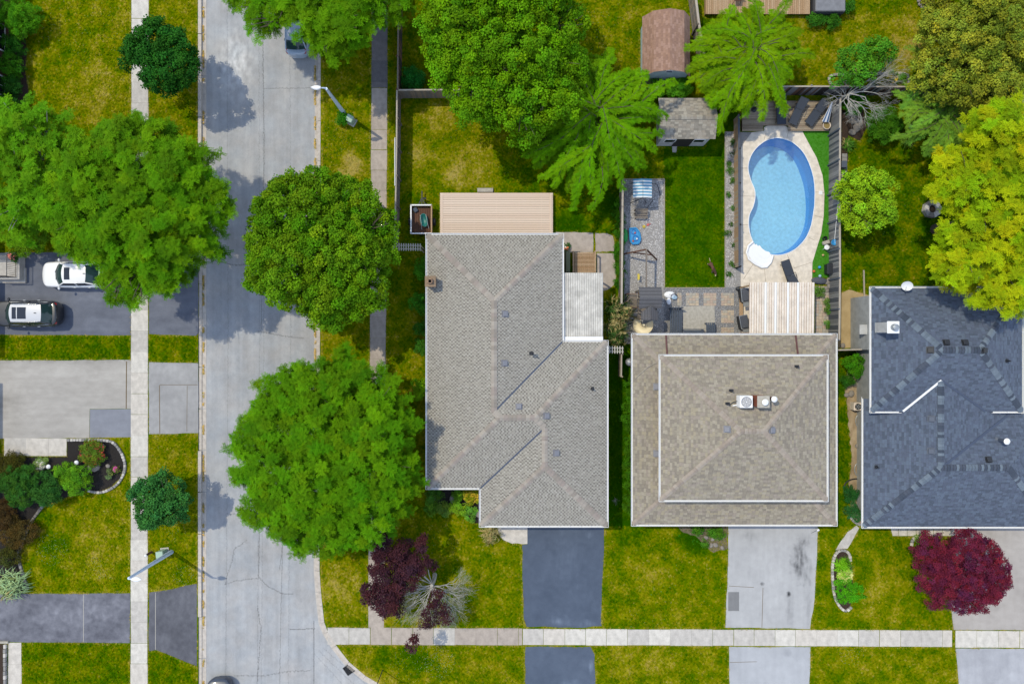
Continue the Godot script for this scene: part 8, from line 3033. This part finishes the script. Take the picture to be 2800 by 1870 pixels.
func right_yard() -> void:
	var b := MB.new()
	shrub("round_shrub", "round bright green bush between the beige and blue-grey houses", base(74, 140, 20, 1.25), 2342, 998, 31, 1.2)
	shrub("shrub", "dark green shrub below the round bush", base(56, 110, 28, 1.2), 2314, 1042, 18, 0.7)
	shrub("shrub", "dark evergreen shrub beside the blue-grey house's front corner, upper", base(44, 100, 44, 1.25), 2327, 1350, 20, 0.8)
	shrub("shrub", "dark evergreen shrub beside the blue-grey house's front corner, lower", base(48, 104, 50, 1.25), 2336, 1400, 23, 0.8)
	rocks([[2316, 1080, 8, "pale flat stone beside the round bush"], [2328, 1076, 10, "cream stone in the bare side strip"], [2338, 1050, 9, "cream stone below the round bush"], [2345, 1218, 8, "mottled grey rock in the bare side strip"], [2350, 870, 7, "pale stone on the bare earth"], [2345, 885, 6, "small pale stone on the bare earth"], [2305, 945, 8, "cream stone by the short dark fence"]], "", M.rock, "")
	var ac := thing("heat_pump", "square outdoor condenser with round fan beside the blue-grey house", "condenser", at(2342, 1111, 0.4) * Vector3(1, 0, 1))
	b.box(Vector3(0, 0.35, 0), Vector3(0.58, 0.7, 0.58), Basis(), 0.05)
	part(b, "casing", M.panel_cream, ac)
	b = MB.new()
	b.lathe(Vector3(0, 0.702, 0), [Vector2(0.23, 0.0), Vector2(0.22, 0.01), Vector2(0.001, 0.008)], 20)
	var gr := part(b, "fan_opening", M.black_plastic, ac)
	for k in 5:
		b = MB.new()
		var an := TAU * k / 5.0
		b.beam(Vector3(cos(an) * 0.04, 0.72, sin(an) * 0.04), Vector3(cos(an) * 0.2, 0.72, sin(an) * 0.2), 0.07, 0.006)
		part(b, "blade", M.galvanised, gr)
	for q in [[2344, 1150, "upper window well beside the blue-grey house"], [2341, 1283, "lower window well beside the blue-grey house"]]:
		b = MB.new()
		var arc := []
		var rr := []
		for k in 11:
			var an := PI * 0.5 + PI * k / 10.0
			arc.append(Vector3(cos(an) * 0.22, 0.07, sin(an) * 0.44))
			rr.append(0.035)
		b.tube(arc, rr, 6)
		single(b, "window_well", M.galvanised, q[2], "window well", at(q[0] + 4, q[1]), 0.0, "window wells")
	b = MB.new()
	var arc := []
	var rr := []
	for k in 13:
		var an := PI + PI * 0.55 * k / 12.0
		arc.append(Vector3(cos(an) * 0.9, 0.05, sin(an) * 0.62))
		rr.append(0.05)
	b.tube(arc, rr, 7)
	single(b, "drain_hose", M.black_plastic, "curved black drain hose beside the blue-grey house", "hose", at(2342, 1332))
	edging("pale stone edging below the evergreen shrubs at the house corner", [[2325, 1412], [2338, 1428], [2354, 1434]], 8, [M.pale_concrete, M.edge_stone])
	b = MB.new()
	b.beam(Vector3(0, 0.1, -1.15), Vector3(0.05, 0.1, 1.15), 0.09, 0.09, 0.01)
	single(b, "timber_post", M.cap_wood, "pale timber post lying on the lawn behind the blue-grey house", "timber", at(2361, 782))
	b = MB.new()
	b.box(Vector3(0, 0.18, 0), Vector3(0.4, 0.36, 0.5), Basis(), 0.03)
	single(b, "bin", M.slate_metal, "grey bin on the pavers beside the dark fence", "bin", at(2304, 452))
	# octagonal fire ring
	var t := thing("fire_ring", "octagonal grey block planter on the right-hand lawn", "planter", at(2545, 573))
	for k in 8:
		b = MB.new()
		var a0 := TAU * (k - 0.5) / 8.0 + 0.2
		var a1 := TAU * (k + 0.5) / 8.0 + 0.2
		b.prism(PackedVector2Array([Vector2(cos(a0), sin(a0)) * 0.3, Vector2(cos(a0), sin(a0)) * 0.66, Vector2(cos(a1), sin(a1)) * 0.66, Vector2(cos(a1), sin(a1)) * 0.3]), 0.0, 0.34 + 0.01 * (k % 3))
		part(b, "block", [M.edge_stone, M.walk_c, M.fence_c][k % 3], t)
	b = MB.new()
	b.lathe(Vector3.ZERO, [Vector2(0.36, 0.14), Vector2(0.2, 0.18), Vector2(0.001, 0.2)], 12)
	part(b, "soil", M.brown_mulch, t)
	# beds along the back fence of the right-hand yard
	sheet(ragged([[2300, 270], [2440, 262], [2500, 275], [2520, 300], [2560, 320], [2640, 300], [2700, 300], [2700, 262], [2300, 262]], 14, 2.0), 0.01, "flower_bed", mat(base(190, 150, 116), 1.0, M.soil.albedo_texture, 0.5), null, true)
	sheet(ragged([[2300, 300], [2360, 300], [2372, 350], [2352, 385], [2320, 370], [2318, 470], [2302, 478]], 12, 2.0), 0.012, "flower_bed", M.brown_mulch)
	sheet(ragged([[2484, 330], [2545, 330], [2545, 352], [2520, 362], [2492, 350]], 9, 1.5), 0.012, "flower_bed", M.brown_mulch)
	rocks([[2335, 330, 13, "large grey rock under the bare tree, upper"], [2342, 350, 13, "pale broken rock under the bare tree"], [2330, 362, 11, "flat grey rock under the bare tree, lower"], [2352, 338, 10, "grey rock beside the round yew"], [2488, 345, 8, "pale rock at the left of the small stone bed"], [2500, 356, 8, "pale rock along the small stone bed"], [2514, 360, 8, "pale rock in the curve of the small stone bed"], [2530, 357, 8, "pale rock at the right of the small stone bed"]], "", M.rock, "")
	blades("yucca", "spiky green yucca beside the dark fence", base(96, 150, 50), 2326, 396, 22, 0.55, 16, 0.05)
	blades("yucca", "spiky light green yucca beside the round yew", base(130, 180, 60), 2484, 384, 22, 0.5, 18, 0.1)
	flowers("pink_hydrangea", "pale pink flowers beside the dark fence above the small round tree", 2306, 482, 13, 0.5, [base(244, 214, 214), base(250, 236, 236)], base(90, 140, 50), 1.2)
	for k in 5:
		b = MB.new()
		b.prism(flat(rectangle(2303, 420 + k * 11, 2317, 430 + k * 11)), -0.02, 0.035)
		single(b, "garden_paver", M.edge_stone, "%s grey paver from the top of the short row beside the dark fence" % nth(k), "paver", Vector3.ZERO, 0.0, "pavers beside the dark fence")
	# covered shelter under the yellow tree
	t = thing("garden_shelter", "dark-roofed shelter with white posts under the yellow tree", "shelter", at(2760, 360))
	b = MB.new()
	b.box(Vector3(0.3, 2.1, 0), Vector3(3.4, 0.08, 3.9), Basis(Vector3.FORWARD, 0.03), 0.02)
	part(b, "roof", M.slate_metal, t)
	for z in [-1.7, 1.7]:
		b = MB.new()
		b.box(Vector3(-1.3, 1.03, z), Vector3(0.1, 2.06, 0.1), Basis(), 0.01)
		part(b, "post", M.white_metal, t)
		b = MB.new()
		b.box(Vector3(1.8, 1.03, z), Vector3(0.1, 2.06, 0.1), Basis(), 0.01)
		part(b, "post", M.white_metal, t)
	b = MB.new()
	b.box(Vector3(-1.42, 2.14, 0), Vector3(0.08, 0.12, 3.9), Basis(), 0.01)
	part(b, "gutter", M.white_metal, t)
	# stone ring bed in the front lawn
	sheet(ragged([[2290, 1508], [2312, 1504], [2324, 1520], [2332, 1560], [2334, 1640], [2318, 1668], [2300, 1662], [2284, 1630], [2278, 1560]], 10, 1.0), 0.015, "flower_bed", M.brown_mulch)
	edging("pale stone edging of the long front lawn bed", [[2326, 1535], [2322, 1514], [2308, 1504], [2290, 1508], [2279, 1530], [2276, 1560], [2278, 1600], [2284, 1635], [2298, 1660], [2314, 1670], [2328, 1658]], 8, [M.walk_b, M.pale_concrete, M.edge_stone])
	blades("day_lily", "bright green spiky daylily at the top of the long front bed", base(116, 186, 30, 1.1), 2304, 1546, 26, 0.5, 26, 0.0)
	flowers("hosta", "pale yellow-edged hosta in the middle of the long front bed", 2312, 1573, 20, 0.35, [base(226, 230, 140)], base(140, 190, 60, 1.2), 0.6)
	shrub("shrub", "rounded bright green shrub at the bottom of the long front bed", base(76, 156, 20, 1.25), 2323, 1616, 36, 0.7)
	edging("short pale stone edging behind the purple tree", [[2492, 1492], [2496, 1475], [2506, 1466], [2520, 1462]], 8, [M.walk_b, M.edge_stone])
	flowers("edging_flowers", "small pale plant behind the purple tree by the paving", 2520, 1472, 12, 0.3, [base(240, 240, 220)], base(120, 160, 60), 0.8)

# ---------------------------------------------------------------- trees
func trees() -> void:
	var locust := base(90, 136, 4, 1.4)
	tree("locust_tree", "large bright green tree overhanging the white sedan and the left sidewalk", locust, "fine", 6.0, 2.3, [[290, 470, 100], [390, 430, 95], [480, 500, 105], [560, 560, 66], [240, 572, 98], [370, 600, 120], [470, 650, 105], [238, 655, 50], [352, 705, 72], [345, 785, 36], [312, 806, 20], [385, 812, 14], [430, 740, 50]], {trunk = 0.26, dens = 3.4, c2 = base(62, 118, 4, 1.4), mix2 = 0.35})
	tree("locust_tree", "large bright green tree between the corner house and the street", locust, "fine", 4.7, 1.9, [[850, 1060, 70], [950, 1065, 72], [1040, 1090, 55], [780, 1150, 85], [900, 1170, 110], [1030, 1180, 85], [750, 1280, 85], [880, 1320, 115], [1010, 1300, 95], [1090, 1290, 48], [800, 1400, 66], [900, 1430, 70], [1000, 1400, 75], [715, 1390, 42], [830, 1478, 26], [690, 1200, 42], [1080, 1380, 30], [735, 1060, 25]], {trunk = 0.28, dens = 3.4, c2 = base(62, 118, 4, 1.4), mix2 = 0.35})
	tree("street_tree", "bright green tree at the top edge covering the silver car", base(84, 132, 4, 1.4), "fine", 6.0, 2.2, [[690, 10, 40], [735, 28, 48], [865, 15, 80], [930, 70, 66], [905, 112, 42], [980, 20, 55], [690, -60, 75], [850, -70, 110], [1060, 8, 42], [1000, -60, 80], [710, 75, 22]], {trunk = 0.24, dens = 3.4})
	tree("linden_tree", "big round dark green tree leaning over the middle of the street", base(70, 116, 6, 1.55), "broad", 5.0, 2.7, [[800, 600, 100], [900, 560, 82], [985, 570, 60], [1010, 690, 62], [1042, 612, 34], [795, 740, 100], [920, 690, 125], [900, 800, 80], [985, 790, 55], [738, 665, 52], [880, 845, 45], [860, 500, 35]], {trunk = 0.3, size = 0.8, dens = 4.0, edge = 0.1, clump = 0.42, fill = 22.0, c2 = base(104, 136, 16, 1.6), mix2 = 0.35})
	tree("small_maple", "compact dark green tree beside the left sidewalk at the top", base(38, 92, 24, 1.5), "broad", 3.4, 1.6, [[425, 115, 50], [395, 160, 52], [480, 145, 54], [450, 205, 52], [502, 190, 36], [370, 130, 26]], {trunk = 0.12, size = 0.8, dens = 4.0, clump = 0.34, edge = 0.05, fill = 17.0, rim = 2})
	tree("small_maple", "compact blue-green tree beside the left sidewalk near the lamp", base(56, 112, 48, 1.45), "broad", 3.0, 1.4, [[400, 1350, 40], [450, 1335, 40], [482, 1372, 34], [420, 1395, 42], [468, 1400, 32], [408, 1425, 18]], {trunk = 0.1, size = 0.75, dens = 4.4, clump = 0.3, edge = 0.05, fill = 17.0, rim = 2})
	tree("birch_tree", "dark green birch with pale branches at the left edge", base(86, 138, 10, 1.5), "fine", 5.0, 2.6, [[60, 350, 68], [125, 420, 58], [30, 470, 85], [110, 520, 70], [50, 580, 66], [-30, 400, 60], [140, 340, 32]], {trunk = 0.2, bark = M.pale_bark, dens = 3.2, size = 0.8})
	tree("maple_tree", "large yellow-green maple spreading over the grey board fence", base(98, 142, 4, 1.4), "broad", 6.4, 2.6, [[1240, 70, 80], [1360, 50, 100], [1480, 80, 95], [1290, 170, 95], [1420, 180, 105], [1530, 180, 62], [1310, 270, 70], [1420, 290, 80], [1520, 290, 55], [1440, 355, 30], [1300, -40, 90], [1450, -50, 100], [1560, 60, 40], [1205, 130, 30]], {trunk = 0.28, dens = 3.0, size = 0.85, edge = 0.35, clump = 0.42, fill = 15.0, c2 = base(70, 124, 12, 1.5), mix2 = 0.35})
	tree("olive_tree", "large olive-green tree in the top right corner", base(138, 146, 42, 1.5), "broad", 4.6, 2.0, [[2590, 105, 70], [2690, 85, 100], [2780, 150, 75], [2555, 185, 50], [2640, 205, 82], [2725, 255, 52], [2650, -30, 95], [2770, -10, 90], [2585, 235, 38], [2740, 225, 45], [2560, 60, 35]], {trunk = 0.26, dens = 3.6, size = 0.8, clump = 0.42, fill = 17.0, c2 = base(80, 104, 24, 1.5), mix2 = 0.35})
	tree("golden_locust", "large yellow-green tree beside the blue-grey house at the right edge", base(166, 176, 12, 1.3), "fine", 6.2, 2.4, [[2640, 475, 72], [2740, 400, 85], [2790, 520, 100], [2700, 575, 84], [2770, 650, 100], [2655, 685, 80], [2735, 785, 62], [2592, 505, 24], [2612, 735, 42], [2690, 765, 52], [2785, 800, 38], [2730, 330, 45]], {trunk = 0.28, dens = 3.4, c2 = base(104, 152, 10, 1.5), mix2 = 0.35})
	tree("small_round_tree", "small round yellow-green tree beside the dark pool fence", base(126, 166, 26, 1.5), "broad", 2.8, 1.5, [[2338, 525, 42], [2390, 525, 46], [2350, 578, 44], [2402, 575, 38], [2325, 560, 32], [2358, 620, 18], [2370, 490, 26]], {trunk = 0.11, size = 0.7, dens = 4.0, clump = 0.38})
	tree("purple_tree", "rounded purple-red tree beside the right-hand driveway", base(88, 34, 62, 1.45), "small", 2.5, 1.3, [[2560, 1520, 52], [2640, 1510, 58], [2690, 1560, 48], [2590, 1600, 58], [2660, 1610, 52], [2560, 1578, 42], [2535, 1500, 28], [2702, 1505, 24], [2640, 1648, 24], [2722, 1560, 24], [2610, 1550, 60], [2730, 1620, 12], [2728, 1545, 26], [2742, 1590, 16], [2705, 1620, 22]], {trunk = 0.1, dens = 5.0, clump = 0.24, size = 1.15, edge = 0.2, fill = 13.0, c2 = base(116, 34, 50, 1.5), mix2 = 0.4})
	tree("young_tree", "small green tree behind the bare tree on the dry lawn", base(70, 128, 28, 1.5), "broad", 2.6, 1.3, [[2340, 170, 40], [2385, 152, 40], [2418, 145, 22], [2350, 200, 30], [2310, 190, 25]], {trunk = 0.09, size = 0.75, dens = 3.2, clump = 0.42})
	shrub("round_yew", "large clipped round dark green yew", base(66, 116, 20, 1.4), 2415, 345, 48, 1.6, "small", {dens = 6.5, lobes = 7})
	shrub("shrub", "dark green shrub at the corner of the two board fences", base(40, 120, 40, 1.3), 1128, 220, 36, 1.0)
	shrub("shrub", "green shrub under the bare tree beside the dark fence", base(60, 124, 26, 1.3), 2336, 282, 30, 1.2)
	shrub("vine_clump", "green vine clump between the two garden sheds", base(90, 156, 30, 1.3), 1850, 242, 34, 1.6)
	shrub("vine_clump", "green vine clump left of the gap between the sheds", base(84, 150, 28, 1.3), 1790, 245, 26, 1.5)
	# feathery trees with arching boughs
	bough_tree("feathery_tree", "feathery bright green tree with drooping boughs beside the grey shed", base(98, 150, 4, 1.4), 1630, 325, 5.0, [[65, 385, 84, 120, 190], [25, 65, 14, 110, 165], [70, 150, 24, 170, 220], [150, 250, 14, 150, 205]], {wide = 0.15, per = 6, droop = 0.32, size = 0.8})
	bough_tree("feathery_tree", "feathery green tree with long boughs above the grey shed roof", base(108, 150, 4, 1.4), 2048, 160, 4.4, [[80, 375, 68, 90, 155], [15, 80, 14, 60, 105], [85, 140, 20, 130, 170], [140, 200, 14, 110, 165], [-60, 10, 10, 120, 165]], {wide = 0.15, per = 6, droop = 0.3, size = 0.8})
	bough_tree("weeping_cedar", "dark weeping cedar with trailing boughs by the back fence", base(104, 144, 44, 1.7), 2580, 300, 3.4, [[-45, 0, 26, 120, 185], [0, 100, 24, 60, 115], [165, 215, 18, 90, 135], [60, 100, 10, 95, 135], [240, 300, 7, 40, 70]], {wide = 0.11, per = 5, droop = 0.2, size = 0.75, inner = 0.45})
	dead_trees()

func dead_trees() -> void:
	var r := RandomNumberGenerator.new()
	r.seed = 8
	var foot := at(2312, 262, 1.5) * Vector3(1, 0, 1)
	var t := thing("bare_tree", "leafless grey tree spreading twigs over the dark fence corner", "tree", foot)
	var b := MB.new()
	b.tube([Vector3.ZERO, Vector3(0.1, 1.0, 0), Vector3(0.05, 1.8, 0.0)], [0.11, 0.09, 0.07], 8)
	part(b, "trunk", M.dead_wood, t)
	for k in 15:
		var az := deg_to_rad([-60, -35, -15, 0, 20, 45, 70, 100, 130, 150, -90, -130, -20, 35, 170][k])
		var len: float = [1.3, 1.7, 1.6, 1.3, 1.3, 1.4, 1.1, 0.8, 0.8, 0.7, 0.8, 0.6, 1.5, 1.3, 0.6][k]
		b = MB.new()
		twigs(b, Vector3(0.05, r.randf_range(1.3, 2.0), 0), Vector3(cos(az), r.randf_range(0.05, 0.4), sin(az)).normalized(), len * 0.86, 0.046, 5, r)
		part(b, "bough", M.dead_wood, t)
	# dying purple-leaved tree by the corner sidewalk
	t = thing("dying_tree", "half-dead tree with dark purple leaves and bare grey twigs by the corner sidewalk", "tree", at(1180, 1598, 2.0) * Vector3(1, 0, 1))
	foot = t.position
	b = MB.new()
	b.tube([Vector3.ZERO, Vector3(0.05, 1.0, 0.05), Vector3(0.0, 2.0, 0.1)], [0.17, 0.14, 0.12], 9)
	part(b, "trunk", M.dead_wood, t)
	for k in 26:
		var az := deg_to_rad(-10.0 + k * 8.0 + r.randf_range(-6, 6))
		b = MB.new()
		twigs(b, Vector3(0.0, r.randf_range(1.5, 2.1), 0.25), Vector3(cos(az), r.randf_range(0.0, 0.4), sin(az)).normalized(), r.randf_range(0.85, 1.2), 0.034, 5, r)
		part(b, "bough", M.dead_wood, t)
	var lobes := [[1048, 1500, 30], [1095, 1508, 26], [1060, 1560, 46], [1112, 1565, 36], [1150, 1540, 28], [1025, 1620, 30], [1075, 1640, 26], [1152, 1482, 15], [1040, 1660, 18]]
	for l in lobes:
		b = MB.new()
		limb(b, Vector3(0, 1.7, 0.1), at(l[0], l[1], 2.8) - foot, 0.035, 0.012, r, 0.05)
		part(b, "bough", M.dead_wood, t)
	scatter(leaves(lobes + [[1165, 1668, 12], [1205, 1655, 12], [1180, 1700, 10], [1130, 1752, 10], [1222, 1690, 8], [1190, 1640, 8], [1150, 1700, 8]], 3.0, 0.9, "small", base(70, 40, 48, 1.5), foot, 3.0, 99, 1.5, 0.4, 0.3), T["small"], "crown", M.leaf, t)

# ---------------------------------------------------------------- grass
func grass() -> void:
	var r := RandomNumberGenerator.new()
	r.seed = 1234
	var buf := PackedFloat32Array()
	var clover := PackedFloat32Array()
	var artificial := PackedFloat32Array()
	var n := 620000
	for k in n:
		var px := r.randf_range(-30, 2830)
		var py := r.randf_range(-30, 1900)
		var x := (px - 1400.0) / PLAN
		var z := (py - 935.0) / PLAN
		if hard(x, z):
			continue
		var d := dry_map[clampi(int((py + 80.0) / 2030.0 * 508), 0, 507) * 740 + clampi(int((px + 80.0) / 2960.0 * 740), 0, 739)]
		if d < -0.3:
			push(artificial, facing(Vector3(r.randfn() * 0.15, 1, r.randfn() * 0.15), r.randf() * TAU, 0.8), Vector3(x, 0.004, z), vary(base(66, 140, 22, 1.25), r, 0.12))
			continue
		# dry straw along hard edges
		if hard(x + 0.13, z) or hard(x - 0.13, z) or hard(x, z + 0.13) or hard(x, z - 0.13):
			d += r.randf_range(0.15, 0.75)
		d += r.randfn() * 0.2
		var s := r.randf_range(0.8, 1.3)
		push(buf, facing(Vector3(r.randfn() * 0.2, 1, r.randfn() * 0.2), r.randf() * TAU, s), Vector3(x, -0.005, z), vary(grass_color(d), r, 0.26))
	# dry weeds rooted in the kerb joints
	for k in 9000:
		var py := r.randf_range(-20, 1880)
		var left := r.randf() < 0.5
		if noise.get_noise_2d(py * 0.9, 70.0 if left else 10.0) < (0.02 if left else -0.05):
			continue
		var px := (553.5 if left else 860.0) + r.randfn() * 1.1
		if not left and py > 1540:
			continue
		push(buf, facing(Vector3(r.randfn() * 0.3, 1, r.randfn() * 0.3), r.randf() * TAU, r.randf_range(0.6, 1.1)), Vector3((px - 1400.0) / PLAN, -0.11, (py - 935.0) / PLAN), vary(base(232, 196, 110, 1.3) if r.randf() < 0.8 else base(140, 150, 40), r, 0.2))
	var o := scatter(buf, T["turf"], numbered("grass"), M.turf, self)
	o.set_meta("kind", "stuff")
	tag(o, "patchy green and straw-coloured lawn grass", "grass")
	o = scatter(artificial, T["turf"], numbered("turf_pile"), M.turf, self)
	o.set_meta("kind", "stuff")
	tag(o, "even bright green artificial turf pile beside the pool", "artificial turf")
	# white clover heads in the lawns
	var m := MB.new()
	m.blob(Vector3(0, 0.06, 0), Vector3(0.014, 0.012, 0.014), 0.0, noise, 5, 4)
	for q in [[140, 1500, 45, 130], [1200, 1810, 45, 160], [1140, 1830, 80, 120], [260, 1540, 20, 40], [275, 1570, 15, 30], [500, 1570, 30, 60], [2330, 1780, 40, 60], [470, 1440, 40, 40], [700, 0, 1, 0], [930, 380, 60, 60], [1300, 400, 120, 60], [230, 60, 120, 120], [1850, 1650, 150, 60], [1650, 100, 80, 60], [1250, 1500, 100, 60], [2500, 600, 100, 30]]:
		for k in int(q[3]):
			var an := r.randf() * TAU
			var f: float = sqrt(r.randf()) * q[2] / PLAN
			var p := at(q[0], q[1]) + Vector3(cos(an) * f, 0, sin(an) * f)
			if not hard(p.x, p.z):
				push(clover, Basis(), p, base(206, 210, 176))
	o = scatter(clover, m.mesh(), numbered("clover_flowers"), M.petal, self)
	o.set_meta("kind", "stuff")
	tag(o, "tiny white clover heads scattered in the lawns", "clover")

func _ready() -> void:
	# camera: straight down, 24 mm-equivalent lens
	var cam := Camera3D.new()
	cam.name = "camera"
	cam.position = Vector3(0, ALTITUDE, 0)
	cam.rotation = Vector3(-PI / 2.0, 0, 0)
	cam.fov = 53.13
	cam.near = 0.5
	cam.far = 900.0
	add_child(cam)
	cam.current = true
	var env := Environment.new()
	env.background_mode = Environment.BG_SKY
	var sm := ProceduralSkyMaterial.new()
	sm.sky_top_color = Color(0.50, 0.56, 0.66)
	sm.sky_horizon_color = Color(0.80, 0.83, 0.87)
	sm.sky_curve = 0.25
	sm.ground_bottom_color = Color(0.3, 0.34, 0.26)
	sm.ground_horizon_color = Color(0.72, 0.75, 0.78)
	sm.sky_energy_multiplier = 1.6
	var sky := Sky.new()
	sky.sky_material = sm
	env.sky = sky
	env.tonemap_mode = Environment.TONE_MAPPER_LINEAR
	env.tonemap_exposure = 0.95
	env.sdfgi_enabled = true
	env.ssao_enabled = true
	env.ssil_enabled = true
	var we := WorldEnvironment.new()
	we.name = "environment"
	we.environment = env
	add_child(we)
	var sun := DirectionalLight3D.new()
	sun.name = "sun"
	sun.light_energy = 1.08
	sun.light_color = Color(1.0, 0.955, 0.84)
	sun.light_angular_distance = 0.6
	sun.shadow_enabled = true
	add_child(sun)
	sun.look_at_from_position(Vector3.ZERO, Vector3(0.51, -1.0, 0.335), Vector3.UP)

	rng.seed = 20
	noise.seed = 5
	noise.frequency = 0.02
	noise.fractal_octaves = 4
	fine_noise.seed = 6
	fine_noise.frequency = 0.12
	fine_noise.fractal_octaves = 3
	mask.resize(MW * MH)
	materials()
	ground()
	taupe_bungalow()
	beige_house()
	slate_house()
	edge_house("dark brick house with white windows at the top left edge", 24, -500, 306, 2.6, M.dark_brick, [[115, 70], [245, 52]])
	edge_house("house wall beyond the porch at the left edge", -52, 560, 930, 2.6, M.tan_brick, [])
	edge_house("house wall beyond the pale driveway at the left edge", -58, 1032, 1420, 2.6, M.tan_brick, [])
	shed_barn()
	shed_gable()
	pool()
	yards()
	playhouse()
	canopy_swing()
	toys()
	front_yards()
	right_yard()
	street_things()
	vehicles()
	trees()
	dog()
	grass()
